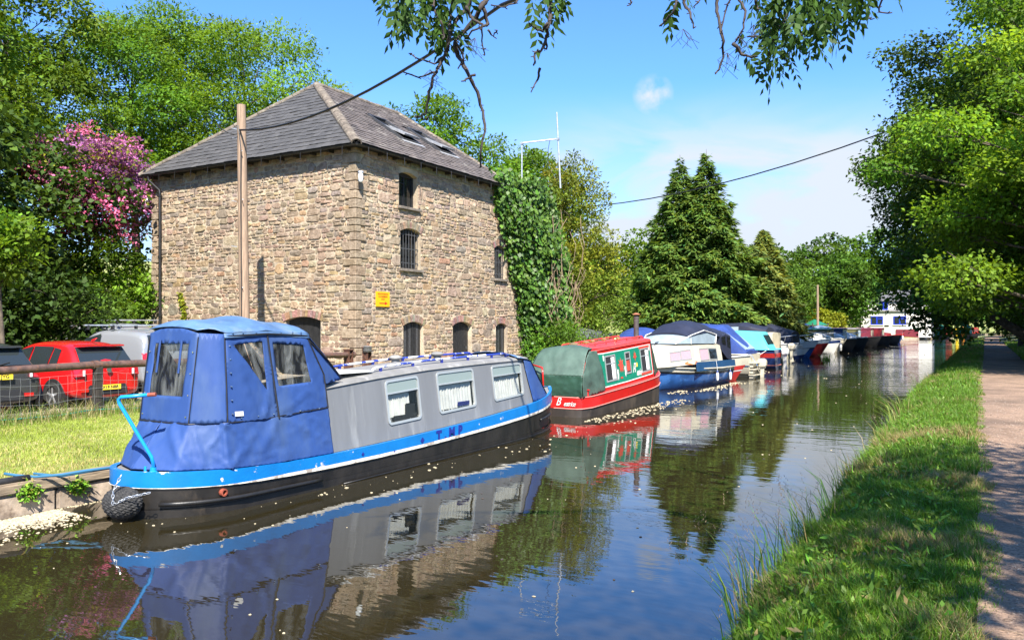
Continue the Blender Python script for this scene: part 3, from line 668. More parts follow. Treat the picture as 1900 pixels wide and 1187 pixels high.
wall_lamp((WX0 - .42, WY0 + .04, 7.25), (.40, .12, .06), 'white jar lamp on the far left end of the stone warehouse by the pink tree')
# sign
t = thing('notice_sign', 'orange notice board with red arrow fixed to the warehouse wall', 'sign', (WX1 + 0.055, 21.46, 3.10)); mb = MB()
mb.box((0.012, 0, 0), (0.02, 0.74, 0.52)); bevel_obj(mb.build('board', MAT['sign_orange'], t), .006, 1)
FX = facing(1, 0)
for i, (tx, zz_) in enumerate((('PRIVATE FISHING', .175), ('CLUB MEMBERS', .085), ('ONLY', -.005))):
    lettering('lettering', tx, 0.082, Vector((WX1 + 0.079, 21.46, 3.10 + zz_)), FX, MAT['sign_print'], t, sx=.86, bold=.0015)
mb = MB(); P3 = lambda y, z: (0.0245, y, z)
mb.prism([P3(-.19, -.155), P3(.10, -.155), P3(.10, -.195), P3(.24, -.14), P3(.10, -.085), P3(.10, -.125), P3(-.19, -.125)], (.004, 0, 0)); mb.build('arrow', MAT['sign_red'], t)
# ------------------------------------------------------------------ pole, cables, aerial, fence
t = thing('telegraph_pole', 'weathered timber telegraph pole in front of the stone warehouse', 'telegraph pole', (-19.72, 17.0, 0.42))
mb = MB(); n = 14; pts = [(0.02 * (1 - k / n) * 3 - .16 * k / n * 1.0, 0, 8.62 * k / n) for k in range(n + 1)]
mb.tube(pts, [0.165 - 0.030 * k / n for k in range(n + 1)], 14); mb.build('post', MAT['pole_timber'], t, auto=40)
for z, a in ((7.55, 2.6), (7.85, 3.3), (7.1, -0.6), (5.6, 2.8), (5.6, .2), (4.2, 3.0), (2.9, 0.1)):
    mb = MB(); mb.tube([(-.1 + .12 * math.cos(a), -.12 * abs(math.sin(a)) - .08, z), (-.1 + .26 * math.cos(a), -.2, z + .03)], .012, 5); mb.build('step_bolt', MAT['galvanised'], t)
mb = MB(); mb.tube([(-.13, -.155, 7.95), (-.05, -.17, 7.7), (.02, -.165, 7.2), (.03, -.168, 5.5), (.06, -.168, 3.0), (.08, -.17, .2)], .016, 6); mb.build('down_cable', MAT['cable_black'], t)
def cable(name, pts, r, label, sag=0.0, m='cable_black'):
    a = [Vector(p) for p in pts]; out = []
    for i in range(len(a) - 1):
        for k in range(12):
            f = k / 12; p = a[i].lerp(a[i + 1], f); p.z -= sag * 4 * f * (1 - f); out.append(p)
    out.append(a[-1]); mb = MB(); mb.tube(out, r, 6); return setp(mb.build(name, MAT[m], None, smooth=True), label, 'cable')
cable('overhead_cable', [(-19.78, 16.86, 8.22), (-6.24, 10.2, 6.98), (6.0, 4.2, 7.2)], 0.030, 'thick black overhead cable from the timber pole up into the hanging branches', 0.5)
cable('overhead_cable', [(-19.84, 16.82, 8.10), (-20.15, 16.5, 8.22), (-20.45, 16.6, 8.42)], 0.018, 'short loop of thin black cable on the left side of the timber pole', 0.05)
cable('overhead_cable', [(-27.2, 55, 11.3), (4.0, 38.5, 13.2)], 0.035, 'long overhead cable passing in front of the twin topped conifer', 1.35)
t = thing('aerial_mast', 'pale scaffold tube aerial frame rising behind the warehouse ivy', 'aerial', (-18.3, 31.74, 0.4)); mb = MB()
mb.tube([(0, 0, 0), (0, 0, 10.25)], .037, 8); mb.build('upright', MAT['galvanised'], t); mb = MB()
mb.tube([(-.06, -.04, 10.18), (1.50, .84, 10.38)], .03, 8); mb.build('cross_tube', MAT['galvanised'], t); mb = MB()
mb.tube([(1.55, .86, 8.1), (1.40, .78, 11.6)], [.045, .035], 10); mb.build('mast', MAT['galvanised'], t); mb = MB()
for z, x in ((10.18, 0), (10.36, 1.45)): mb.box((x, x * .55, z), (.12, .12, .10))
mb.build('clamp', MAT['galvanised'], t); mb = MB(); mb.tube([(1.13, .62, 10.32), (1.05, .60, 9.9), (1.07, .59, 9.0)], .012, 5); mb.build('lead', MAT['cable_black'], t)

ft = thing('rail_fence', 'rusty pipe rail fence on dark timber posts with sagging wire mesh before the parked cars', 'fence', (-14.85, 9, 0.42))
rng = random.Random(3)
fpos = [3.4, 5.35, 7.28, 9.22, 11.2, 13.2, 15.1]
for i, y in enumerate(fpos):
    mb = MB(); lx = rng.uniform(-.03, .03); mb.loft([[(-14.85 + lx * z + a * .075, y + b * .07 + .02 * z, .35 + z) for a, b in ((-1, -1), (1, -1), (1, 1), (-1, 1))] for z in (0, .5, 1.02)])
    bevel_obj(mb.build('post', MAT['dark_timber'], ft, world=True), .012, 1)
for a, b in ((2.0, 5.3), (5.3, 9.18), (9.18, 13.2), (13.2, 16.5)):
    mb = MB(); mb.tube([(-14.85, a + .02, 1.405 + .02 * math.sin(a)), (-14.84, (a + b) / 2, 1.39 + .02 * math.sin(a)), (-14.85, b - .02, 1.405 + .02 * math.sin(b))], .075, 12); mb.build('rail', MAT['rusty_pipe'], ft, world=True, auto=50)
    mb = MB(); mb.lathe((-14.85, b, 1.405 + .02 * math.sin(b)), [(.077, -.05), (.09, -.05), (.09, .05), (.077, .05)], 12, 'Y'); mb.build('rail_collar', MAT['rusty_pipe'], ft, world=True)
wz = [.62, .80, .97, 1.13, 1.27]
for k, z in enumerate(wz):
    mb = MB(); mb.tube([(-14.76 + .03 * fbm(y, k, 0, .8), y, z - .05 * abs(math.sin(math.pi * (y - 1.42) / 1.93)) + .035 * fbm(y, k * 3, 0, 1.5)) for y in np.arange(2.2, 15.2, .16)], .0030, 4, False); mb.build('mesh_wire', MAT['wire_steel'], ft, world=True)
mb = MB()
for y in np.arange(2.3, 15.1, .17):
    mb.tube([(-14.76 + .03 * fbm(y, z, 0, .8) + .01, y + .03 * fbm(y, z * 4, 1, 2), z) for z in (.5, .62, .78, .95, 1.12, 1.25 - .04 * rng.random())], .0022, 4, False)
o = mb.build('mesh_stays', MAT['wire_steel'], ft, world=True); o['kind'] = 'stuff'
mb = MB(); mb.tube([(-14.72, y, .56 + .035 * fbm(y, 2, 0, .7) - .03 * abs(math.sin(math.pi * (y - 1.42) / 1.93))) for y in np.arange(2.2, 11, .2)], .014, 6); mb.build('green_line', MAT['green_wire'], ft, world=True)
# iron posts at the end of the rail
for (x, y, h, lab) in ((-14.85, 16.35, 1.12, 'rusty iron post at the end of the pipe rail before the warehouse'), (-14.9, 17.15, 1.16, 'rusty iron post topped by a coil of wire near the warehouse corner')):
    t = thing('iron_post', lab, 'post', (x, y, .4)); mb = MB()
    mb.box((0, -.07, h / 2), (.20, .02, h)); mb.box((0, .07, h / 2), (.20, .02, h)); mb.box((0, 0, h / 2), (.02, .12, h)); mb.build('column', MAT['rust'], t)
    if 'coil' in lab:
        mb = MB()
        for k in range(5): mb.lathe((0.04, -.02, h - .10 + .035 * k), [(.10, -.012), (.125 + .01 * (k % 2), 0), (.10, .012)], 14)
        mb.build('wire_coil', MAT['wire_steel'], t)
    mb = MB(); mb.box((0, 0, h + .01), (.23, .19, .03)); mb.build('cap', MAT['rust'], t)
# timber post and rail fence beyond the warehouse
t = thing('paddock_fence', 'distant weathered post and rail fence below the round green trees', 'fence', (-26, 50, .4)); rng = random.Random(8)
fa, fb = Vector((-22.0, 40, .42)), Vector((-27.0, 66, .42)); n = 14
for i in range(n + 1):
    p = fa.lerp(fb, i / n); mb = MB(); mb.box((p.x, p.y, .42 + .62), (.13, .13, 1.24)); mb.build('post', MAT['fence_timber'], t, world=True)
for z in (.75, 1.10, 1.45):
    for i in range(0, n, 2):
        p, q = fa.lerp(fb, i / n), fa.lerp(fb, (i + 2) / n); mb = MB(); mb.tube([(p.x + .08, p.y + .02, .42 + z * .82 + rng.uniform(-.02, .02)), (q.x + .08, q.y - .02, .42 + z * .82 + rng.uniform(-.02, .02))], .05, 5); mb.build('rail', MAT['fence_timber'], t, world=True)
# ------------------------------------------------------------------ cloth helper
def cloth(name, P, outline, m, parent, holes=(), res=0.06, amp=0.012, fr=2.2, seed=0.0, thick=0.006, creases=()):
    """a sewn panel: P maps (u, v) to a point; wrinkles push it along its normal; creases are (u, v, u, v, width, height)"""
    vs = [Vector(p) for p in outline]; es = [(i, (i + 1) % len(vs)) for i in range(len(vs))]
    # subdivide the outline and holes
    def dense(lp):
        out = []
        for i in range(len(lp)):
            a, b = Vector(lp[i]), Vector(lp[(i + 1) % len(lp)]); k = max(1, int((b - a).length / res))
            out += [a.lerp(b, j / k) for j in range(k)]
        return out
    lo = dense(outline); vs = list(lo); es = [(i, (i + 1) % len(lo)) for i in range(len(lo))]; hs = []
    for h in holes:
        lh = dense(h); k = len(vs); vs += lh; es += [(k + i, k + (i + 1) % len(lh)) for i in range(len(lh))]; hs.append(lh)
    def inside(p, lp):
        c = False; j = len(lp) - 1
        for i in range(len(lp)):
            if (lp[i][1] > p[1]) != (lp[j][1] > p[1]) and p[0] < (lp[j][0] - lp[i][0]) * (p[1] - lp[i][1]) / (lp[j][1] - lp[i][1]) + lp[i][0]: c = not c
            j = i
        return c
    us = [p[0] for p in lo]; ws = [p[1] for p in lo]; u = min(us) + res * .6; row = 0
    while u < max(us):
        v = min(ws) + res * (.6 if row % 2 else .35)
        while v < max(ws):
            if inside((u, v), lo) and not any(inside((u, v), h) for h in hs): vs.append(Vector((u, v)))
            v += res
        u += res * .9; row += 1
    r = delaunay_2d_cdt([Vector((p[0], p[1])) for p in vs], es, [], 0, 1e-4)
    fs = []
    for f in r[2]:
        c = (sum(r[0][i][0] for i in f) / len(f), sum(r[0][i][1] for i in f) / len(f))
        if inside(c, lo) and not any(inside(c, h) for h in hs): fs.append(tuple(f))
    e = 0.01; pts = []
    for q in r[0]:
        a = Vector(P(q[0], q[1])); nn = (Vector(P(q[0] + e, q[1])) - a).cross(Vector(P(q[0], q[1] + e)) - a)
        nn = nn.normalized() if nn.length > 1e-12 else Vector((0, 0, 1))
        w = amp * (.55 * fbm(q[0] + seed, q[1], seed, fr, 2) + 1.5 * abs(fbm(q[0] * .8 + q[1] * .7 + seed, q[1] * .35 - q[0] * .35, seed, fr * 1.9, 2)) + .8 * abs(fbm(q[0] * 1.3 - q[1] * .8 + seed, q[1] * .9 + q[0] * .2, seed + 3, fr * 2.6, 1)))
        for (a0, b0, a1, b1, cw, ch) in creases:
            d = Vector((a1 - a0, b1 - b0)); l2 = d.length_squared; tt = max(0, min(1, ((q[0] - a0) * d.x + (q[1] - b0) * d.y) / l2)); ds = (Vector((q[0], q[1])) - Vector((a0, b0)) - d * tt).length
            w += ch * math.exp(-(ds / cw) ** 2)
        pts.append(a + nn * w)
    mb = MB(); mb.add(pts, fs); o = mb.build(name, m, parent, smooth=True, world=True)
    s = o.modifiers.new('solid', 'SOLIDIFY'); s.thickness = thick; s.offset = 0
    return o
def pane3(name, P, poly, m, parent):
    mb = MB(); pts = [Vector(P(*p)) for p in poly]; mb.prism(pts, (pts[1] - pts[0]).cross(pts[2] - pts[1]).normalized() * .003); return mb.build(name, m, parent, world=True)
def piping(name, pts, r, m, parent): mb = MB(); mb.tube(pts, r, 5); return mb.build(name, m, parent, world=True)
def ip(x, tab):
    if x <= tab[0][0]: return tab[0][1]
    for (a, b), (c, d) in zip(tab, tab[1:]):
        if x <= c: return b + (d - b) * (x - a) / (c - a)
    return tab[-1][1]
# ------------------------------------------------------------------ grey and blue narrowboat
mat('canopy_blue', (0.022, 0.058, 0.195), 0.62, spec=0.35, var=0.08, scale=2.2, bump=0.12, bscale=14, c3=(0.055, 0.095, 0.19), s3=2.0, lo3=0.48, hi3=0.80, stretch=(1, 1, .35), bdist=0.015)
mat('canopy_faded', (0.07, 0.14, 0.27), 0.55, var=0.25, scale=2.5, bump=0.2, bscale=8, c3=(0.15, 0.20, 0.25), s3=1.8, lo3=0.5, hi3=0.7)
mat('piping_black', (0.01, 0.01, 0.012), 0.6)
mat('gunwale_blue', (0.004, 0.15, 0.43), 0.33, var=0.10, scale=3, c3=(0.56, 0.52, 0.45), s3=4.5, lo3=0.625, hi3=0.65, bump=0.1, bscale=30)
mat('primer_white', (0.62, 0.58, 0.50), 0.7, var=0.3, scale=7, c3=(0.30, 0.26, 0.22), s3=4, lo3=0.55, hi3=0.62)
mat('cabin_grey', (0.145, 0.150, 0.158), 0.5, var=0.12, scale=2.5, c3=(0.30, 0.305, 0.30), s3=4.5, lo3=0.55, hi3=0.85, stretch=(1, 1, 0.10), bump=0.05)
mat('roof_grey', (0.18, 0.175, 0.165), 0.6, var=0.18, scale=2.5, c3=(0.36, 0.35, 0.33), s3=2, lo3=0.55, hi3=0.7)
mat('rail_blue', (0.025, 0.05, 0.30), 0.4, c3=(0.72, 0.72, 0.70), s3=2.2, lo3=0.50, hi3=0.53)
mat('letter_blue', (0.012, 0.022, 0.20), 0.5)
mat('tiller_blue', (0.008, 0.24, 0.60), 0.35)
mat('red_lead', (0.24, 0.055, 0.03), 0.6, var=0.3, scale=10)
CX = -8.40
nb = thing('narrowboat', 'grey and blue narrowboat with a blue canvas stern hood moored at the quay', 'narrowboat', (CX, 10, 0))
TOP = [(5.3, .535), (6.1, .500), (7, .455), (8, .440), (9, .455), (10.2, .49), (11.8, .555), (14.2, .70), (15.8, .83)]
BAN = [(5.3, .172), (6.1, .175), (7.8, .175), (9, .19), (10.2, .205), (12, .215), (14.3, .23), (15.8, .25)]
def hb(y):
    if y < 6.65: return 0.855 * math.sqrt(max(0, 1 - ((6.65 - y) / 1.16) ** 2))
    if y > 12.9: return 0.855 * max(0, 1 - ((y - 12.9) / 2.95) ** 2.3)
    return 0.855
ysn = [5.491, 5.505, 5.54, 5.60, 5.70, 5.84, 5.96, 6.1, 6.27, 6.45, 6.7, 7.2, 8, 9, 10, 11, 12, 12.9, 13.3, 13.7, 14.1, 14.5, 14.9, 15.25, 15.5, 15.7, 15.82]
def band(mb, zt, zb, ot, ob_):
    """both sides of the hull between two heights, closed at stern and bow, with a top ledge"""
    ring = [(y, 1) for y in ysn] + [(y, -1) for y in reversed(ysn)]
    def pt(y, s, z, o):
        h = max(0.0, hb(y) + o); yy = y
        if y < 6.4: yy = 6.4 - (6.4 - y) * (1 + o / 1.05)
        if y > 15.3: yy = y + o * .7
        return (CX + s * h, yy, z)
    mb.loft([[pt(y, s, zt(y), ot) for y, s in ring], [pt(y, s, zb(y), ob_(y)) for y, s in ring]], True, False)
zt = lambda y: ip(y, TOP); zb = lambda y: ip(y, TOP) - ip(y, BAN)
mb = MB(); band(mb, zt, zb, 0.0, lambda y: 0.0); band(mb, zt, zt, 0.0, lambda y: -.06); band(mb, lambda y: zb(y), lambda y: zb(y) - .001, 0.0, lambda y: -.03)
mb.build('gunwale', MAT['gunwale_blue'], nb, world=True, auto=40)
mb = MB(); band(mb, lambda y: zb(y) + .042 * min(1, max(0.05, (y - 6.2) / 1.2)), lambda y: zb(y) - .004, 0.006, lambda y: .008); mb.build('rubbing_band', MAT['primer_white'], nb, world=True, auto=40)
mb = MB(); und = lambda y: -.015 - (.035 * max(0, (6.4 - y)) ** .8 if y < 6.4 else 0) - (.05 * max(0, y - 13.5) if y > 13.5 else 0)
band(mb, lambda y: zb(y) - .002, lambda y: .10, -.012, lambda y: und(y) * .4 - .02); band(mb, lambda y: .10, lambda y: -.35, -.02, lambda y: und(y) - .03)
mb.build('hull', MAT['hull_black'], nb, world=True, auto=50)
mb = MB(); ring = [(CX + s * max(0, hb(y) - .05), y, zt(y) - .02) for y, s in [(y, 1) for y in ysn] + [(y, -1) for y in reversed(ysn)]]
n = len(ysn); mb.add(ring, [(i, i + 1, 2 * n - 2 - i, 2 * n - 1 - i) for i in range(n - 1)]); mb.build('deck', MAT['roof_grey'], nb, world=True)
for y0, y1, z0, z1 in ((5.66, 7.78, .165, .135), (13.95, 14.75, .30, .33), (8.2, 15.0, .01, .05)):
    mb = MB(); N_ = 14; mb.tube([(CX + hb(y0 + (y1 - y0) * k / N_) + .012, y0 + (y1 - y0) * k / N_, z0 + (z1 - z0) * k / N_) for k in range(N_ + 1)], .026 if z0 > .1 else .012, 8); mb.build('rubbing_strake', MAT['black_paint'], nb, world=True, smooth=True)
# cabin
ZR = [(8.0, 1.325), (9.2, 1.41), (10.5, 1.48), (12.2, 1.515), (13.9, 1.535)]
def side(y, t): return Vector((CX + .735 - .125 * t, y, (zt(y) - .01) * (1 - t) + ip(y, ZR) * t))
yc = [8.02, 8.6, 9.2, 9.8, 10.4, 11, 11.6, 12.2, 12.8, 13.3, 13.72]
WIN = [(9.36, 10.14), (10.66, 11.72), (12.36, 13.40)]
for s in (1, -1):
    def SP(u, v, s=s):
        p = side(u, v); return Vector((CX + s * (p.x - CX), p.y, p.z))
    hol = [[(a, .24), (b, .24), (b, .895), (a, .895)] for a, b in WIN]
    vs = [Vector(p) for p in [(y, 0) for y in yc] + [(y, 1) for y in reversed(yc)]]; es = [(i, (i + 1) % len(vs)) for i in range(len(vs))]
    for h in hol: k = len(vs); vs += [Vector(p) for p in h]; es += [(k + i, k + (i + 1) % 4) for i in range(4)]
    r = delaunay_2d_cdt(vs, es, [], 0, 1e-5); fs = []
    for f in r[2]:
        c = (sum(r[0][i][0] for i in f) / len(f), sum(r[0][i][1] for i in f) / len(f))
        if not any(h[0][0] < c[0] < h[1][0] and h[0][1] < c[1] < h[2][1] for h in hol): fs.append(tuple(f))
    mb = MB(); mb.add([SP(q[0], q[1]) for q in r[0]], fs); o = mb.build('cabin_side', MAT['cabin_grey'], nb, world=True); sm = o.modifiers.new('solid', 'SOLIDIFY'); sm.thickness = .025; sm.offset = -1 if s > 0 else -1
    for wi, (a, b) in enumerate(WIN):
        t0, t1 = .24, .895; nrm = Vector((s, 0, .12)).normalized(); fw_ = .035
        def Q(y, t, d=0): return SP(y, t) + nrm * d
        def rr(a, b, t0, t1, d, rad=.05):
            tr_ = rad / .95; out = []
            for (cy_, ct, a0) in ((b - rad, t0 + tr_, -90), (b - rad, t1 - tr_, 0), (a + rad, t1 - tr_, 90), (a + rad, t0 + tr_, 180)):
                for k in range(4): q = R(a0 + 30 * k); out.append(Q(cy_ + rad * math.cos(q), ct + tr_ * math.sin(q), d))
            return out
        mb = MB(); tw = fw_ / .95
        mb.loft([rr(a - .02, b + .02, t0 - .02, t1 + .02, .002, .07), rr(a - .02, b + .02, t0 - .02, t1 + .02, .016, .07), rr(a + fw_ - .02, b - fw_ + .02, t0 + tw - .02, t1 - tw + .02, .016), rr(a + fw_ - .02, b - fw_ + .02, t0 + tw - .02, t1 - tw + .02, -.03)], True, False)
        w = mb.build('window', MAT['alu_frame'], nb, world=True, auto=40)
        tm = t0 + (t1 - t0) * .71; mb = MB(); mb.prism([Q(a, tm - .012, -.012), Q(b, tm - .012, -.012), Q(b, tm + .012, -.012), Q(a, tm + .012, -.012)], nrm * .02); mb.build('transom', MAT['alu_frame'], w, world=True)
        mb = MB(); mb.prism([Q(a, t0, -.014), Q(b, t0, -.014), Q(b, tm, -.014), Q(a, tm, -.014)], nrm * .003); mb.build('pane', MAT['window_glass'], w, world=True)
        mb = MB(); mb.prism([Q(a, tm, -.010), Q(b, tm, -.010), Q(b, t1, .0), Q(a, t1, .0)], nrm * .003); mb.build('pane', MAT['frosted_glass'] if 'frosted_glass' in MAT else glass_mat('frosted_glass', (0.22, 0.27, 0.26), 0.9, 0.2), w, world=True)
        # net curtain hung just behind the glass, gathered in folds
        mb = MB(); ca, cb = (a + .02, b - .02) if wi else (a + .02, b - .18); K = 40
        mb.loft([[Q(ca + (cb - ca) * k / K, t, -.06 - .014 * math.sin(k * 1.9) - .006 * math.sin(k * .7 + 3 * t)) for k in range(K + 1)] for t in (t0 - .04, t0 + .2, t0 + .4, t1 + .02)], False, False)
        mb.build('curtain', MAT['curtain'], w, world=True, smooth=True)
        if wi == 0 and s > 0:
            mb = MB(); mb.box(Q(b - .20, t0 + .14, -.045), (.03, .24, .24)); mb.box(Q(a + .32, t0 + .05, -.045), (.03, .34, .10)); bevel_obj(mb.build('window_clutter', MAT['dark_inside'], w, world=True), .02, 2)
        if wi == 1 and s > 0:
            mb = MB(); mb.box(Q(b - .33, t0 + .08, -.02), (.006, .36, .07)); mb.build('sticker', MAT['letter_blue'], w, world=True)
mb = MB()
def roofline(y, o=0): 
    e = ip(y, ZR); return [(CX - .635, y, e - .03 + o), (CX - .60, y, e + .012 + o), (CX - .3, y, e + .062 + o), (CX, y, e + .078 + o), (CX + .3, y, e + .062 + o), (CX + .60, y, e + .012 + o), (CX + .635, y, e - .03 + o), (CX + .5, y, e - .035 + o), (CX - .5, y, e - .035 + o)]
mb.loft([roofline(y) for y in yc]); mb.build('roof', MAT['roof_grey'], nb, world=True, auto=35)
mb = MB(); mb.add([(CX - .7, 8.03, .40), (CX + .7, 8.03, .40), (CX + .62, 8.03, 1.33), (CX - .62, 8.03, 1.33)], [(0, 1, 2, 3)]); mb.add([(CX - .7, 13.7, .6), (CX + .7, 13.7, .6), (CX + .62, 13.7, 1.53), (CX - .62, 13.7, 1.53)], [(0, 1, 2, 3)]); mb.build('bulkhead', MAT['cabin_grey'], nb, world=True)
mb = MB(); mb.box((CX, 10.9, .62), (1.30, 5.4, .3)); mb.build('cabin_floor', MAT['dark_inside'], nb, world=True)
for s in (1, -1):
    mb = MB(); x = CX + s * .42; pts = [(x, 9.22, ip(9.2, ZR) + .05)] + [(x, y, ip(y, ZR) + .105) for y in (9.38, 10, 10.7, 11.4, 12.1, 12.7, 13.2)] + [(x, 13.34, ip(13.3, ZR) + .05)]
    mb.tube(pts, .019, 8); rl = mb.build('handrail', MAT['rail_blue'], nb, world=True)
    for y in (9.5, 10.3, 11.1, 11.9, 12.7, 13.2): mb = MB(); mb.box((x, y, ip(y, ZR) + .07), (.03, .045, .09)); mb.build('rail_bracket', MAT['letter_blue'], rl, world=True)
for x, y in ((CX - .30, 10.75), (CX - .33, 12.0)):
    mb = MB(); mb.lathe((x, y, ip(y, ZR) + .055), [(.07, 0), (.07, .06), (.115, .065), (.12, .085), (.08, .115), (0, .125)], 16); mb.build('roof_vent', MAT['roof_grey'], nb, world=True, auto=40)
mb = MB(); mb.box((CX + .12, 8.86, ip(8.86, ZR) + .098), (.74, .78, .02)); mb.build('roof_panel', MAT['white_paint'], nb, world=True)
mb = MB(); mb.loft([[(x, y, z + .022) for x, y, z in roofline(13.36)[:7]], [(x, y, z + .024) for x, y, z in roofline(13.44)[:7]]], False, False); o = mb.build('roof_trim', MAT['white_paint'], nb, world=True)
for y0, tx in ((10.42, 'T'), (10.60, '.'), (10.78, 'M'), (11.02, 'P')):
    lettering('lettering', tx, .22 if tx != '.' else .2, Vector((CX + hb(y0) + .004, y0, zt(y0) - .105)), facing(1, 0), MAT['letter_blue'], nb, bold=.012)
for y0, z0, sz in ((9.98, -.10, .05), (8.6, -.09, .03), (9.3, -.16, .02)):
    mb = MB(); mb.prism([(CX + hb(y0) + .003, y0 + sz * math.cos(q * 1.57), zt(y0) + z0 + sz * math.sin(q * 1.57)) for q in range(4)], (.004, 0, 0)); mb.build('emblem', MAT['letter_blue'], nb, world=True)
mb = MB(); mb.lathe((CX + hb(6.25) + .0, 6.25, .235), [(.03, -.05), (.045, -.01), (.045, .03), (.028, .032), (.026, -.02)], 12, 'X'); mb.build('outlet', MAT['red_lead'], nb, world=True)
for y in (6.52,):
    mb = MB(); mb.tube([(CX + hb(y) - .07, y, zt(y) - .02), (CX + hb(y) - .07, y, zt(y) + .10)], .018, 8); mb.tube([(CX + hb(y) - .07, y - .09, zt(y) + .11), (CX + hb(y) - .07, y + .09, zt(y) + .11)], .02, 8); mb.build('mooring_stud', MAT['red_lead'], nb, world=True)
mb = MB(); mb.tube([(-8.14, 5.73, .46), (-8.14, 5.73, .56), (-8.10, 5.70, .61), (-8.11, 5.685, .68), (-8.39, 5.475, 1.29), (-8.395, 5.47, 1.33), (-8.365, 5.48, 1.36), (-8.10, 5.63, 1.385)], .021, 10); tl = mb.build('tiller', MAT['tiller_blue'], nb, world=True, smooth=True)
mb = MB(); mb.tube([(-8.10, 5.63, 1.385), (-8.02, 5.675, 1.391)], .023, 10); mb.build('handle', MAT['red_lead'], tl, world=True)
mb = MB(); mb.lathe((-8.14, 5.73, .465), [(.06, 0), (.06, .03), (.035, .05), (.035, .09)], 12); mb.tube([(-8.24, 5.70, .47), (-8.24, 5.70, .56)], .018, 6); mb.build('collar', MAT['tiller_blue'], tl, world=True)
# canvas stern hood
hood = thing('_tmp', None, None); bpy.data.objects.remove(hood)
def hw(z): return .735 - .105 * max(0, z - 1.0)
def PS(s): return lambda y, z: Vector((CX + s * (hw(z) + .02 * math.sin(math.pi * min(1, max(0, (y - 6.3) / 1.7)))), y, z))
def yr(z): return 6.03 + .13 * (z - 1.0)
def PRr(x, z): return Vector((CX + x, yr(z) + .25 * (x / .74) ** 2 * .25, z))
def PC(s):   # corner panel: q 0 at the rear panel, 1 at the side panel
    def f(q, z):
        a = Vector((.45, yr(z) + .023, z)); b = Vector((hw(z), 6.36 + .04 * (z - 1), z)); c = a.lerp(b, .5) + Vector((.035, -.035, 0)); p = a * (1 - q) ** 2 + c * 2 * q * (1 - q) + b * q * q
        return Vector((CX + s * p.x, p.y, p.z))
    return f
C_, CF = MAT['canopy_blue'], MAT['canopy_faded']
mb = MB(); mb.loft([[PRr(x / 10, 1.02) + Vector((0, .02, 0)) for x in range(-4, 5)]], False, False)
rear = cloth('hood_rear', PRr, [(-.45, 1.02), (.45, 1.02), (.45, 2.07), (.2, 2.13), (-.2, 2.13), (-.45, 2.07)], C_, nb, [[(-.31, 1.33), (.31, 1.33), (.31, 1.95), (-.31, 1.95)]], amp=.010)
pane3('hood_window', PRr, [(-.31, 1.33), (.31, 1.33), (.31, 1.95), (-.31, 1.95)], MAT['clear_vinyl'], rear)
for x in (-.2, .2): piping('window_strap', [PRr(x, 1.99) + Vector((0, -.02, 0)), PRr(x * 1.02, 1.6) + Vector((0, -.02, 0))], .013, C_, rear)
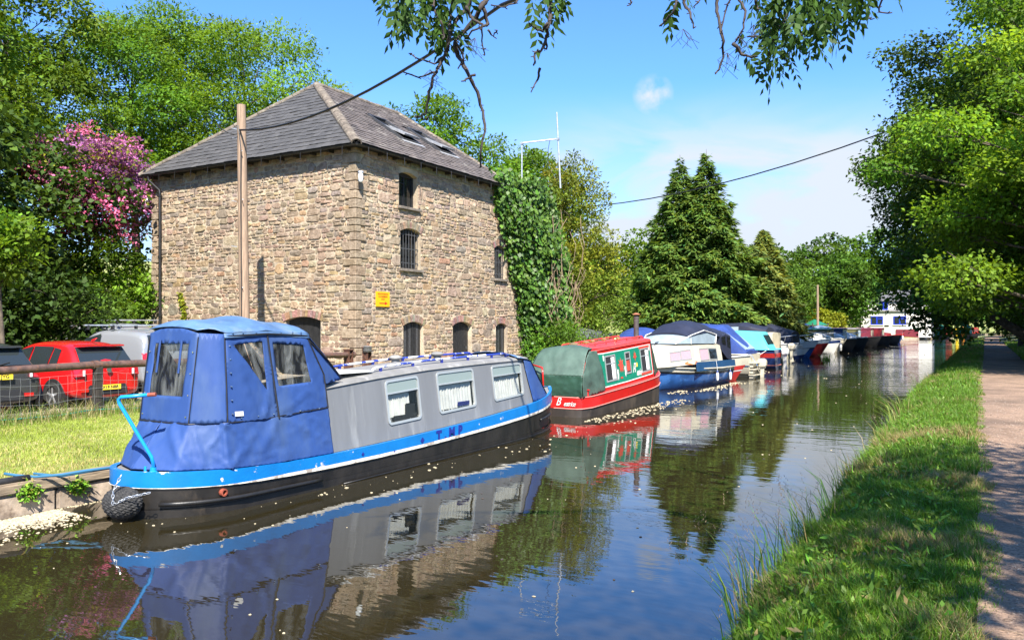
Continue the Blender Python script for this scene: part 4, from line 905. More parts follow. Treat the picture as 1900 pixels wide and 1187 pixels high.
for s in (1, -1):
    P_ = PS(s); cr = cloth('hood_corner', PC(s), [(0, 1.02), (1, 1.02), (1, 2.06), (0, 2.075)], C_, nb, amp=.008 * s, fr=3, seed=4 * s, res=.1, creases=[(.8, 1.05, .8, 2.0, .12, .006)])
    w1 = [(6.98, 1.36), (6.95, 1.97), (6.52, 1.93)]; w2 = [(7.17, 1.40), (7.74, 1.42), (7.64, 1.91), (7.12, 1.94)]
    s1 = cloth('hood_side', P_, [(6.36, 1.02), (7.13, 1.0), (7.03, 2.06), (6.40, 2.03)], C_, nb, [w1], amp=.010 * s, seed=2 + s, res=.05, creases=[(6.98, 1.3, 6.9, 1.02, .03, .024 * s), (6.5, 1.9, 6.96, 1.36, .02, .007 * s), (6.55, 1.75, 6.75, 1.05, .02, .010 * s), (6.85, 1.02, 7.05, 1.25, .02, .012 * s), (6.7, 1.6, 6.95, 1.05, .03, .010 * s), (6.42, 1.9, 6.8, 1.1, .05, .012 * s)])
    pane3('hood_window', P_, w1 if s > 0 else w1[::-1], MAT['clear_vinyl'], s1)
    s2 = cloth('hood_side', P_, [(7.13, 1.0), (8.03, 1.06), (8.0, 1.5), (7.72, 2.03), (7.03, 2.06)], C_, nb, [w2], amp=.010 * s, seed=9 + s, res=.05, creases=[(7.15, 1.38, 7.75, 1.12, .018, .010 * s), (7.4, 1.38, 7.95, 1.2, .018, .010 * s), (7.1, 1.98, 7.7, 1.95, .02, .012 * s), (7.2, 1.08, 7.7, 1.3, .03, .014 * s), (7.75, 1.40, 7.98, 1.1, .035, .014 * s)])
    pane3('hood_window', P_, w2 if s > 0 else w2[::-1], MAT['clear_vinyl'], s2)
    fl = cloth('hood_front_flap', lambda y, z, s=s: Vector((CX + s * (hw(z) - .03 - .12 * max(0, y - 8)), y, z)), [(7.73, 2.02), (8.0, 1.48), (8.02, 1.36), (8.42, 1.41)], C_, nb, amp=.01 * s, seed=5)
    # skirt below the waist seam: side, corner and stern quarter
    def PK(q, v, s=s):   # q along the plan from the stern centre (0) to the cabin (3); v 0 gunwale, 1 waist
        w = [(0.0, yr(1.0)), (.45, yr(1.0) + .023), (hw(1.0), 6.36), (hw(1.0) + .01, 7.1), (hw(1.0), 8.03)]; g_ = [(0.0, 5.63), (.50, 5.83), (.80, 6.36), (.83, 7.1), (.81, 8.06)]
        i = min(3, int(q)); f = q - i; f2 = f
        a = Vector(w[i]).lerp(Vector(w[i + 1]), f2); b = Vector(g_[i]).lerp(Vector(g_[i + 1]), f2); p = b.lerp(a, v); y = p.y
        z0 = zt(min(max(y, 5.4), 8)) + .004; z1 = 1.02 + (.04 * max(0, y - 7.0) if y > 7 else 0)
        return Vector((CX + s * p.x, p.y, z0 + (z1 - z0) * v))
    sk = cloth('hood_skirt', PK, [(0, 0), (1, 0), (2, 0), (3, 0), (4, 0), (4, 1), (3, 1), (2, 1), (1, 1), (0, 1)], C_, nb, res=.06, amp=.010 * s, fr=1.9, seed=3 + s, creases=[(1.97, 1, 1.6, .5, .04, .02 * s), (1.97, 1, 2.3, .55, .04, .02 * s), (2.0, .0, 2.2, .35, .03, .016 * s), (2.0, .0, 1.7, .3, .03, .016 * s), (3.2, .9, 3.9, .25, .03, .014 * s), (3.5, .95, 3.95, .6, .03, .012 * s), (2.4, .1, 2.9, .22, .03, .012 * s), (1.2, .8, 1.5, .1, .05, .018 * s), (1.95, 0, 1.9, 1, .06, .03 * s), (2.1, .1, 2.5, .7, .09, .014 * s), (3.1, .0, 2.9, .75, .08, .018 * s), (.5, .9, 1.2, .1, .10, .02 * s), (2.6, .3, 3.0, .95, .1, .016 * s)])
    pb = MAT['piping_black']
    piping('seam', [PK(q / 10, 1) + Vector((s * .012, -.012 if q < 12 else 0, 0)) for q in range(0, 41)], .009, pb, sk)
    piping('seam', [P_(6.36 + .04 * k / 8, 1.02 + 1.01 * k / 8) + Vector((s * .012, 0, 0)) for k in range(9)], .008, pb, s1)
    piping('seam', [P_(7.13 - .1 * k / 8, 1.0 + 1.06 * k / 8) + Vector((s * .02, 0, 0)) for k in range(9)], .011, pb, s1)
    piping('seam', [PC(s)(0, 1.02 + 1.01 * k / 8) + Vector((s * .004, -.012, 0)) for k in range(9)], .007, pb, cr)
    piping('seam', [P_(8.03, 1.06) + Vector((s * .01, 0, 0)), P_(8.0, 1.5) + Vector((s * .01, 0, 0)), P_(7.72, 2.03) + Vector((s * .01, 0, 0))], .010, pb, s2)
    piping('seam', [Vector((CX + s * (hw(2.0) - .01), 7.73, 2.01)), Vector((CX + s * (hw(1.7)), 8.08, 1.72)), Vector((CX + s * (hw(1.41) - .06), 8.42, 1.42))], .010, pb, fl)
    piping('seam', [P_(6.40, 2.035) + Vector((s * .02, 0, 0)), P_(7.03, 2.062) + Vector((s * .035, 0, 0)), P_(7.72, 2.03) + Vector((s * .02, 0, 0))], .012, pb, s2)
    st = MB()
    for k in range(6): st.lathe(P_(6.43 + .03 * k / 6, 1.12 + .16 * k) + Vector((s * .022, 0, 0)), [(0, -.006), (.012, -.006), (.009, .006), (0, .008)], 8, 'X')
    for y in (6.5, 6.65, 6.85, 7.25, 7.45, 7.6): st.lathe(P_(y, 2.075) + Vector((s * .035, 0, 0)), [(0, -.006), (.011, -.006), (.009, .006), (0, .008)], 8, 'X')
    for y in (6.55, 6.8, 7.05, 7.5, 7.85): st.lathe(P_(y, 1.06) + Vector((s * .02, 0, 0)), [(0, -.006), (.011, -.006), (.009, .006), (0, .008)], 8, 'X')
    st.build('studs', MAT['chrome'], s1, world=True)
    for x in (.40,): mb = MB(); [mb.lathe(PRr(s * x, z) + Vector((0, -.014, 0)), [(0, -.006), (.010, -.006), (.008, .006), (0, .008)], 8, 'Y') for z in (1.1, 1.35, 1.6, 1.85)]; mb.build('studs', MAT['chrome'], rear, world=True)
mb = MB(); mb.prism([PS(1)(6.46, 1.09) + Vector((.026, 0, 0)), PS(1)(6.58, 1.085) + Vector((.026, 0, 0)), PS(1)(6.58, 1.14) + Vector((.024, 0, 0)), PS(1)(6.46, 1.145) + Vector((.024, 0, 0))], (.003, 0, 0)); mb.build('maker_tag', MAT['white_paint'], nb, world=True)
def PT(x, y):   # hood roof: bows at 6.2, 7.0 and 7.74, sagging between them
    e = ip(y, [(6.1, 2.04), (6.25, 2.06), (7.02, 2.085), (7.74, 2.05), (7.8, 2.03)]); c = ip(y, [(6.1, 2.11), (6.3, 2.235), (7.02, 2.285), (7.74, 2.20), (7.8, 2.16)])
    d = min(abs(y - b) for b in (6.2, 7.02, 7.76)); return Vector((CX + x, y, e + (c - e) * (1 - (abs(x) / .66) ** 2.3) - .030 * min(1, d / .3) * (1 - (x / .66) ** 2)))
tp = cloth('hood_roof', PT, [(-.648, 6.40), (-.45, 6.165), (.45, 6.165), (.648, 6.40), (.648, 7.75), (-.648, 7.75)], CF, nb, amp=.008, fr=1.8, seed=7, creases=[(.6, 7.0, .1, 6.4, .05, .012), (.6, 7.05, .2, 7.6, .05, .012)])
for s in (1, -1): cloth('hood_valance', lambda y, v, s=s: PT(s * .648, y) + Vector((s * .012 * (1 - v), 0, -.055 * (1 - v))), [(6.38, 0), (7.76, 0), (7.76, 1), (6.38, 1)], CF, tp, res=.1, amp=.004 * s)
cloth('hood_front', lambda x, v: Vector((CX + x * (1 - .06 * v), 7.75 + .70 * v, 2.05 + .14 * (1 - (abs(x) / .62) ** 2.2) * (1 - v) - .60 * v)), [(-.62, 0), (.62, 0), (.62, 1), (-.62, 1)], C_, nb, amp=.01, seed=12)
mb = MB(); mb.box((CX, 7.0, .46), (1.4, 2.0, .03)); mb.box((CX + .1, 7.85, .95), (.9, .25, .6)); mb.box((CX - .35, 7.2, .7), (.5, .8, .35)); mb.build('cockpit_seat', MAT['dark_inside'], nb, world=True)
# bow canopy
def PB(x, v):
    y = 13.28 + 1.32 * v; e = ip(y, [(13.28, 1.54), (13.75, 1.50), (14.6, .76)]); c = ip(y, [(13.28, 1.655), (13.75, 1.58), (14.6, .84)]); w = ip(y, [(13.28, .655), (13.75, .645), (14.6, .56)])
    return Vector((CX + x * w, y, e + (c - e) * (1 - abs(x) ** 2.3)))
bc = cloth('bow_hood', PB, [(-1, 0), (1, 0), (1, 1), (-1, 1)], CF, nb, res=.1, amp=.014, fr=2, seed=21)
for s in (1, -1):
    fl = cloth('bow_hood_side', lambda y, v, s=s: PB(s, (y - 13.28) / 1.32).lerp(Vector((CX + s * min(.76, hb(y) - .04), y, zt(y) + .01)), v), [(13.5, 0), (14.6, 0), (14.62, 1), (13.72, 1), (13.6, .5)], C_, nb, [], res=.08, amp=.010 * s)
    piping('seam', [PB(s, k / 8) + Vector((s * .012, 0, .004)) for k in range(9)], .010, MAT['piping_black'], fl)
# stern fender, chain, mooring rope
fd = thing('rope_fender', 'black woven rope fender hung at the stern of the grey and blue narrowboat', 'fender', (-8.24, 5.44, .20)); mb = MB(); NU, NV = 56, 30; rings = []
for j in range(NV + 1):
    ph = math.pi * j / NV; ring = []
    for i in range(NU):
        th = 2 * math.pi * i / NU; k = 1 + .075 * math.sin(th * 14 + (ph * 9)) * math.sin(ph * 13) * math.sin(ph) ** .5; ring.append((.24 * math.sin(ph) * math.cos(th) * k, .18 * math.sin(ph) * math.sin(th) * k - .02,   .175 * math.cos(ph) * k))
    rings.append(ring)
mb.loft(rings, True, False); mb.build('woven_body', MAT['rope_black'], fd, smooth=False)
def chain(pts, par):
    mb = MB(); pts = [Vector(p) for p in pts]
    for a, b in zip(pts, pts[1:]):
        n = max(2, int((b - a).length / .035)); d = (b - a).normalized(); u = d.orthogonal().normalized(); w = d.cross(u)
        for i in range(n):
            c = a.lerp(b, (i + .5) / n); s = u if i % 2 else w; loop = [c + d * .024 * math.cos(q) + s * .013 * math.sin(q) for q in [2 * math.pi * k / 8 for k in range(9)]]; mb.tube(loop, .0045, 4, False)
    return mb.build('chain', MAT['galvanised'], par)
chain([(.10, -.10, .33), (.06, -.17, .16), (.09, -.19, .02)], fd); chain([(.09, -.19, .02), (.24, -.12, .10), (.43, .02, .15)], fd)
mb = MB(); mb.tube([(-8.95, 5.95, .47), (-9.15, 5.55, .45), (-9.3, 5.35, .42), (-9.48, 5.15, .41), (-9.6, 5.0, .44), (-9.72, 4.93, .46)], .017, 8); mb.tube([(-8.95, 5.95, .47), (-9.18, 5.62, .43), (-9.42, 5.42, .38), (-9.62, 5.2, .43)], .014, 8)
setp(mb.build('mooring_rope', MAT['rope_blue'], None, smooth=True), 'blue rope tying the stern of the grey narrowboat to the quay', 'rope')
# ------------------------------------------------------------------ red narrowboat
mat('boat_red', (0.44, 0.009, 0.007), 0.32, var=0.10, scale=3, bump=0.05, bscale=30, coat=0.2)
mat('roof_red', (0.60, 0.045, 0.04), 0.45, var=0.18, scale=4)
mat('panel_green', (0.004, 0.17, 0.10), 0.4, var=0.08, scale=4)
mat('canvas_green', (0.016, 0.050, 0.030), 0.55, var=0.25, scale=2.5, bump=0.2, bscale=10)
mat('canvas_green_faded', (0.055, 0.092, 0.070), 0.6, var=0.2, scale=2.5, bump=0.15, bscale=10)
mat('line_pink', (0.62, 0.22, 0.18), 0.6)
mat('emblem_red', (0.42, 0.05, 0.03), 0.6, var=0.3, scale=15)
mat('yellow_paint', (0.75, 0.52, 0.05), 0.5)
mat('flue', (0.055, 0.048, 0.045), 0.7, var=0.3, scale=8)
mat('flue_rust', (0.27, 0.095, 0.045), 0.8, var=0.3, scale=10)
mat('hull_brown', (0.030, 0.023, 0.018), 0.5, var=0.4, scale=3, c3=(0.06, 0.045, 0.032), s3=2, stretch=(1, 1, .5))
RX = -8.93
rb = thing('narrowboat', 'short red narrowboat with green side panel and dark green canvas stern hood', 'narrowboat', (RX, 20, 0))
RT = [(17.0, .47), (19.8, .585), (22.2, .74), (23.4, .86)]
rz_ = lambda y: ip(y, RT)
rplan = [(0, 17.02), (.60, 17.02), (.72, 17.10), (.84, 17.42), (.85, 18.2), (.85, 20), (.85, 21.4), (.80, 22.0), (.66, 22.5), (.45, 22.95), (.2, 23.3), (0, 23.42)]
def rband(mb, top, bot, o0, o1):
    ring = [(x, y, 1) for x, y in rplan] + [(x, y, -1) for x, y in reversed(rplan[1:-1])]
    mb.loft([[(RX + s * max(0, x + o0) if x else RX, y, top(y)) for x, y, s in ring], [(RX + s * max(0, x + o1) if x else RX, y, bot(y)) for x, y, s in ring]], True, False)
rbd = lambda y: .27 + .0 * y
mb = MB(); rband(mb, rz_, lambda y: rz_(y) - rbd(y), 0, 0); rband(mb, lambda y: rz_(y) + .001, rz_, -.06, 0); rband(mb, lambda y: rz_(y) - rbd(y), lambda y: rz_(y) - rbd(y) - .002, 0, -.03); mb.build('gunwale', MAT['boat_red'], rb, world=True, auto=35)
mb = MB(); rband(mb, lambda y: rz_(y) - rbd(y), lambda y: -.35, -.015, -.03); mb.build('hull', MAT['hull_brown'], rb, world=True, auto=35)
for top, nm in ((0, 'rubbing_strip'), (-.27, 'rubbing_strip')):
    mb = MB(); mb.tube([(RX + x + .006, y, rz_(y) + top) for x, y in rplan[:11]], .012, 6); mb.build(nm, MAT['line_pink'], rb, world=True)
mb = MB(); ring = [(RX + s * max(0, x - .04), y, rz_(y) - .01) for x, y, s in [(x, y, 1) for x, y in rplan] + [(x, y, -1) for x, y in reversed(rplan[1:-1])]]; n = len(rplan)
mb.add(ring, [tuple(range(len(ring)))]); mb.build('deck', MAT['roof_red'], rb, world=True)
RZT = [(17.9, 1.575), (21.9, 1.785)]
def rside(y, t): b = rz_(y) + .02; return Vector((RX + .70 - .13 * t, y + (-.42 * t if y < 18.5 else 0) * (1 if y < 18.5 else 0), b + (ip(y, RZT) - b) * t))
def RS(s): return lambda y, t, d=0.0: Vector((RX + s * (rside(y, t).x - RX + d), rside(y, t).y, rside(y, t).z))
RW = [(18.62, 19.28), (19.93, 20.28), (21.02, 21.66)]
for s in (1, -1):
    S = RS(s); mb = MB(); yy = [18.34, 18.49, 18.6, 19, 19.5, 20, 20.5, 21, 21.5, 21.92]; mb.loft([[S(y, 0) for y in yy], [S(y, 1) for y in yy]], False, False); mb.build('cabin_side', MAT['boat_red'], rb, world=True)
    def quad(a, b, t0, t1, d, e): return [S(a, t0, d), S(b, t0, d), S(b, t1, d), S(a, t1, d)]
    mb = MB(); mb.loft([[S(y, .06, .006) for y in (18.42, 18.49, 19, 20, 21, 21.84)], [S(y, .87, .006) for y in (18.42, 18.49, 19, 20, 21, 21.84)]], False, False); pn = mb.build('side_panel', MAT['panel_green'], rb, world=True)
    mb = MB()
    for a, b, t0, t1 in ((18.42, 21.84, .06, .085), (18.42, 21.84, .855, .88), (18.42, 18.46, .06, .88), (21.80, 21.84, .06, .88)):
        yy = [a] + [q for q in (18.49, 18.55, 19, 20, 21) if a < q < b] + [b]; mb.loft([[S(y, t0, .010) for y in yy], [S(y, t1, .010) for y in yy]], False, False)
    mb.build('panel_line', MAT['white_paint'], pn, world=True)
    for wi, (a, b) in enumerate(RW):
        t0, t1 = (.17, .80) if wi != 1 else (.25, .80); nd = Vector((s, 0, .1)) * .012
        mb = MB(); f = .035
        for (y0, y1, p, q) in ((a, a + f, t0, t1), (b - f, b, t0, t1), (a + f, b - f, t0, t0 + f), (a + f, b - f, t1 - f, t1), (a + f, b - f, t0 + .66 * (t1 - t0), t0 + .66 * (t1 - t0) + .025)): mb.prism(quad(y0, y1, p, q, .008, 0), nd)
        if wi == 0: mb.prism(quad(a + f, a + f + .001, t0, t1, .008, 0), nd)
        w = mb.build('window', MAT['alu_frame'], rb, world=True)
        mb = MB(); mb.prism(quad(a, b, t0, t1, .007, 0), nd * .1); mb.build('pane', MAT['dark_inside'], w, world=True)
        if wi != 1:
            mb = MB(); K = 16; mb.loft([[S(a + (b - a) * (.58 + .30 * k / K), t, .0125 + .004 * math.sin(k * 1.7)) for k in range(K + 1)] for t in (t0 + .05, (t0 + t1) / 2, t1 - .06)], False, False); mb.build('curtain', MAT['curtain'], w, world=True, smooth=True)
        else:
            mb = MB(); mb.prism(quad(a + .07, b - .07, t0 + .07, t0 + .33, .0085, 0), nd * .2); mb.build('curtain', MAT['emblem_red'], w, world=True)
        if wi == 2:
            mb = MB(); mb.prism(quad(a - .05, b + .05, t1, t1 + .06, .008, 0), nd); mb.prism(quad(a - .05, b + .05, t0 - .06, t0, .008, 0), nd); mb.build('trim', MAT['emblem_red'], w, world=True)
    def deco(name, y0, t0, sc, pts, m): mb = MB(); mb.prism([S(y0 + p * sc, t0 + q * sc * .9, .012) for p, q in pts], Vector((s, 0, 0)) * .003); mb.build(name, m, pn, world=True)
    # a heraldic beast, a quartered flower, feathers
    deco('emblem', 19.60, .50, .42, [(-.35, -.45), (-.2, -.3), (-.25, -.05), (-.45, .05), (-.2, .15), (-.3, .4), (-.05, .25), (.05, .5), (.15, .25), (.4, .35), (.3, .1), (.42, -.1), (.3, -.15), (.35, -.45), (.15, -.3), (.05, -.48), (-.05, -.28)], MAT['emblem_red'])
    deco('emblem', 20.62, .64, .30, [(0, -.5), (.1, -.15), (.42, -.1), (.2, .1), (.3, .35), (.05, .25), (0, .55), (-.05, .25), (-.3, .35), (-.2, .1), (-.42, -.1), (-.1, -.15)], MAT['emblem_red'])
    deco('emblem', 20.68, .42, .14, [(-.4, -.4), (.4, -.4), (.5, .4), (.2, .1), (0, .5), (-.2, .1), (-.5, .4)], MAT['yellow_paint'])
    deco('emblem', 19.58, .20, .12, [(-.6, -.2), (.6, -.2), (.6, .2), (-.6, .2)], MAT['emblem_red'])
    for y0, t0 in ((19.36, .30), (19.86, .34)): deco('emblem', y0, t0, .28, [(0, -.6), (.12, -.3), (.2, 0), (.12, .2), (.16, .45), (-.05, .5), (-.16, .2), (-.08, -.1), (-.14, -.35)], MAT['white_paint'])
    for y0, t0 in ((18.55, .76), (21.72, .78)): deco('emblem', y0, t0, .14, [(-.2, -.6), (.2, -.5), (.25, .2), (0, .6), (-.25, .3)], MAT['white_paint'])
    if s > 0:
        fr = facing(1, 0); lettering('lettering', 'B', .46, S(20.46, .32, .014), fr, MAT['white_paint'], rb, shear=.35, bold=.002, sx=.8); lettering('lettering', 'eatrice', .27, S(20.82, .21, .014), fr, MAT['white_paint'], rb, shear=.45, bold=.003, sx=.62, space=.85)
fr = facing(0, -1); lettering('lettering', 'B', .27, Vector((RX + .12, 17.008, .355)), fr, MAT['white_paint'], rb, shear=.45, bold=.001, sx=.8); lettering('lettering', 'eatrice', .17, Vector((RX + .42, 17.008, .315)), fr, MAT['white_paint'], rb, shear=.5, bold=.001, sx=.8, space=.85)
mb = MB()
def rr_(y): e = ip(y, RZT); return [(RX - .60, y, e - .05), (RX - .56, y, e + .01), (RX - .3, y, e + .055), (RX, y, e + .07), (RX + .3, y, e + .055), (RX + .56, y, e + .01), (RX + .60, y, e - .05)]
mb.loft([rr_(y) for y in (17.9, 18.6, 19.4, 20.2, 21, 21.95)]); mb.build('roof', MAT['roof_red'], rb, world=True, auto=35)
for s in (1, -1):
    x = RX + s * .36; mb = MB(); mb.tube([(x, 18.1, ip(18, RZT) + .05)] + [(x, y, ip(y, RZT) + .10) for y in (18.2, 19, 20, 21, 21.8)] + [(x, 21.9, ip(21.9, RZT) + .05)], .017, 6); hr = mb.build('handrail', MAT['roof_red'], rb, world=True)
    for y in (18.6, 19.3, 20, 20.7, 21.4): mb = MB(); mb.box((x, y, ip(y, RZT) + .065), (.02, .03, .08)); mb.build('rail_bracket', MAT['roof_red'], hr, world=True)
for x, y, r in ((RX - .12, 18.35, .14), (RX - .05, 18.95, .09), (RX - .12, 19.5, .07), (RX - .10, 20.2, .07), (RX + .14, 20.6, .075), (RX + .20, 20.25, .05)):
    mb = MB(); mb.lathe((x, y, ip(y, RZT) + .055), [(r * .6, 0), (r * .6, .04), (r, .045), (r, .06), (r * .6, .085), (0, .095)], 14); mb.build('roof_vent', MAT['brass'], rb, world=True, auto=40)
mb = MB(); mb.lathe((RX + .22, 21.75, 1.80), [(.12, 0), (.12, .06), (.075, .065), (.075, .58), (.085, .59), (.085, .63), (.06, .64), (.06, .70)], 14); fl = mb.build('chimney', MAT['flue'], rb, world=True, auto=40)
mb = MB(); mb.lathe((RX + .22, 21.75, 2.50), [(.12, 0), (.12, .012), (.03, .05), (0, .052)], 14); mb.build('cap', MAT['flue_rust'], fl, world=True, auto=40)
# hood over the stern
GD, GF = MAT['canvas_green'], MAT['canvas_green_faded']
hp = [(17.06, .48, .76), (17.05, .98, .74), (17.40, 1.48, .66), (17.62, 1.63, .50), (17.95, 1.66, .50), (18.0, 1.68, .5)]
cloth('hood_rear', lambda x, v: Vector((RX + x * .755, 17.06 - .01 * math.sin(3 * v), .48 + .5 * v)), [(-1, 0), (1, 0), (1, 1), (-1, 1)], GD, rb, res=.08, amp=.016, fr=2, seed=31, creases=[(.98, 0, .9, 1, .05, .02)])
cloth('hood_roof', lambda x, v: Vector((RX + x * ip(v, [(0, .755), (.6, .66), (1, .57)]), ip(v, [(0, 17.055), (.6, 17.45), (.75, 17.62), (1, 18.02)]), ip(v, [(0, .98), (.6, 1.46), (.75, 1.575), (1, 1.60)]) + .085 * min(1, v * 1.6) * (1 - x * x))), [(-1, 0), (1, 0), (1, 1), (-1, 1)], GF, rb, res=.08, amp=.014, fr=2, seed=33)
for s in (1, -1):
    cloth('hood_side', lambda y, z, s=s: Vector((RX + s * (.755 - .15 * max(0, z - .95)), y, z)), [(17.06, .48), (18.36, .55), (18.02, 1.56), (17.62, 1.56), (17.44, 1.45), (17.05, .98)], GD if s < 0 else GF, rb, res=.07, amp=.016 * s, seed=35 + s, creases=[(17.1, .98, 18.2, 1.12, .03, .02 * s), (17.2, .9, 18.2, .6, .05, .015 * s)])
cloth('bow_hood', lambda x, v: Vector((RX + x * ip(v, [(0, .58), (1, .46)]), 21.93 + .95 * v, ip(v, [(0, 1.76), (1, .80)]) + .06 * (1 - x * x))), [(-1, 0), (1, 0), (1, 1), (-1, 1)], GD, rb, res=.1, amp=.012)
for s in (1, -1): cloth('bow_hood_side', lambda y, v, s=s: Vector((RX + s * ip(y, [(21.93, .58), (22.88, .46)]), y, ip(y, [(21.93, 1.76), (22.88, .80)]))).lerp(Vector((RX + s * ip(y, [(21.93, .72), (22.88, .46)]), y, rz_(y))), v), [(21.93, 0), (22.88, 0), (22.88, 1), (21.93, 1)], GD, rb, res=.1, amp=.01)
mb = MB(); mb.box((RX, 17.9, .85), (1.2, .1, .9)); mb.build('bulkhead', MAT['boat_red'], rb, world=True)
for y in (17.32,): mb = MB(); mb.tube([(RX + .76, y, .47), (RX + .76, y, .62)], .025, 8); mb.lathe((RX + .76, y, .62), [(.03, 0), (.055, .01), (.055, .03), (0, .035)], 10); mb.build('mooring_stud', MAT['boat_red'], rb, world=True)
mb = MB(); mb.tube([(RX - .25, 16.98, .5), (RX - .25, 16.93, 1.0), (RX - .28, 16.96, 1.16), (RX - .60, 17.05, 1.22)], .022, 8); mb.build('tiller', MAT['boat_red'], rb, world=True, smooth=True)
mb = MB(); mb.box((RX - .25, 16.97, .10), (.05, .10, .5)); mb.build('rudder', MAT['boat_red'], rb, world=True)
# ------------------------------------------------------------------ cabin cruisers and other craft: bow along local +X, water at z = 0
mat('hull_navy', (0.012, 0.028, 0.10), 0.3, var=0.15, scale=3, coat=0.3)
mat('hull_blue', (0.018, 0.075, 0.235), 0.28, var=0.25, scale=2, coat=0.3, c3=(0.035, 0.12, 0.33), s3=1.4, lo3=.5, hi3=.56)
mat('trim_navy', (0.014, 0.055, 0.13), 0.4, var=0.1)
mat('hood_navy', (0.013, 0.016, 0.034), 0.6, var=0.2, scale=3, bump=.15, bscale=9)
mat('hood_blue', (0.024, 0.050, 0.19), 0.5, var=0.2, scale=3, bump=.15, bscale=9)
mat('hood_grey', (0.075, 0.080, 0.088), 0.6, var=0.2, scale=3, bump=.2, bscale=9)
mat('hull_red', (0.36, 0.022, 0.018), 0.35, var=0.15, scale=3, coat=0.2)
mat('hull_dark_red', (0.17, 0.012, 0.012), 0.35, var=0.15, scale=3)
mat('cyan_paint', (0.10, 0.46, 0.54), 0.35, var=0.07, scale=3)
mat('pink_curtain', (0.44, 0.25, 0.285), 0.9, var=0.12, scale=9, stretch=(6, 6, .6))
mat('bluegrey_gel', (0.42, 0.50, 0.56), 0.3, var=0.08)
mat('orange_patch', (0.5, 0.15, 0.05), 0.6, var=0.3, scale=8, c3=(.6, .5, .4), s3=6)
mat('olive_paint', (0.11, 0.10, 0.035), 0.45, var=0.15)
mat('green_paint', (0.012, 0.14, 0.065), 0.4, var=0.15)
mat('maroon_paint', (0.16, 0.02, 0.035), 0.45, var=0.15)
mat('outboard_grey', (0.09, 0.095, 0.10), 0.35)
mat('hull_matt', (0.014, 0.013, 0.012), 0.55, var=0.3)
mat('screen_glass', (0.26, 0.32, 0.36), 0.12, var=.1)
def hull_pt(L, B, zs, zb, rake, t, v, sq=1.9, kd=-.30):
    """t 0 stern .. 1 bow, v 0 keel .. 1 sheer"""
    bw = (B / 2) * (1 - max(0, (t - .45) / .55) ** sq) * (.92 + .08 * min(1, t * 4))
    fl = ip(v, [(0, .0), (.22, .70 - .35 * max(0, t - .5)), (.5, .88 - .18 * max(0, t - .5)), (1, 1.0)])
    z1 = zs + (zb - zs) * t ** 2.2; z = kd * (1 - max(0, t - .7) * 1.6) + (z1 - kd * (1 - max(0, t - .7) * 1.6)) * v
    return (-L / 2 + L * t + (rake * v * max(0, (t - .6) / .4) ** 2 if rake else 0) - rake * max(0, (t - .6) / .4) ** 2, bw * fl, z)
def hull(root, L, B, zs, zb, rake, bands, deck, sq=1.9):
    ts = [0, .1, .25, .4, .5, .6, .7, .78, .85, .9, .94, .97, .99, 1.0]
    for (v0, v1, m, nm, off) in bands:
        k = max(2, int((v1 - v0) * 10) + 1); vv = [v0 + (v1 - v0) * i / (k - 1) for i in range(k)]; mb = MB()
        for s in (1, -1):
            rows = []
            for t in ts: rows.append([(x, s * (y + off), z) for x, y, z in (hull_pt(L, B, zs, zb, rake, t, v, sq) for v in vv)])
            mb.loft(rows, False, False)
        tr = [hull_pt(L, B, zs, zb, rake, 0, v, sq) for v in vv]
        mb.add([(x - off, y + off, z) for x, y, z in tr] + [(x - off, -y - off, z) for x, y, z in reversed(tr)], [tuple(range(2 * len(tr)))])
        mb.build(nm, MAT[m], root, auto=40)
    if deck:
        mb = MB(); a = [hull_pt(L, B, zs, zb, rake, t, 1, sq) for t in ts]; n = len(a)
        mb.add([(x, y, z - .01) for x, y, z in a] + [(x, -y, z - .01) for x, y, z in a], [(i, i + 1, n + i + 1, n + i) for i in range(n - 1)]); mb.build('deck', MAT[deck], root)
        for s in (1, -1):
            mb = MB(); mb.tube([(x, s * (y + .015), z) for x, y, z in a[:-1]], .028, 6); mb.build('gunwale', MAT[deck], root)
def cabin(root, secs, m, wins, roof_m=None, glass='dark_glass', frame='alu_frame', nm='cabin'):
    """secs: (x, half width at foot, half width at roof, z foot, z roof); wins: (x0, x1, t0, t1[, glass])"""
    mb = MB(); rings = []
    for x, a, b, z0, z1 in secs: rings.append([(x, -a, z0), (x, -b, z1 - .05), (x, -b * .86, z1), (x, 0, z1 + .035), (x, b * .86, z1), (x, b, z1 - .05), (x, a, z0)])
    mb.loft(rings, True); c = mb.build(nm, MAT[m], root, auto=35)
    def at(x, t, s, d):
        for (p, q) in zip(secs, secs[1:]):
            if (p[0] - x) * (q[0] - x) <= 0 or q is secs[-1]:
                f = (x - p[0]) / (q[0] - p[0]); g = [p[i] + (q[i] - p[i]) * f for i in range(5)]; return Vector((x, s * (g[1] + (g[2] - g[1]) * t + d), g[3] + (g[4] - .05 - g[3]) * t))
    for w in wins:
        x0, x1, t0, t1 = w[:4]; gm = w[4] if len(w) > 4 else glass
        for s in (1, -1):
            f = .03; fz = f / .55; mb = MB()
            for (a, b, p, q) in ((x0, x0 + f, t0, t1), (x1 - f, x1, t0, t1), (x0 + f, x1 - f, t0, t0 + fz), (x0 + f, x1 - f, t1 - fz, t1)): mb.prism([at(a, p, s, .003), at(b, p, s, .003), at(b, q, s, .003), at(a, q, s, .003)], (0, s * .014, 0))
            wo = mb.build('window', MAT[frame], root); mb = MB(); mb.prism([at(x0, t0, s, .002), at(x1, t0, s, .002), at(x1, t1, s, .002), at(x0, t1, s, .002)], (0, s * .006, 0)); mb.build('pane', MAT[gm], wo)
    return c, at
def arch(x, w, z0, z1, n=9, p=2.6): return [(x, w * (-1 + 2 * k / (n - 1)), z0 + (z1 - z0) * (1 - abs(-1 + 2 * k / (n - 1)) ** p)) for k in range(n)]
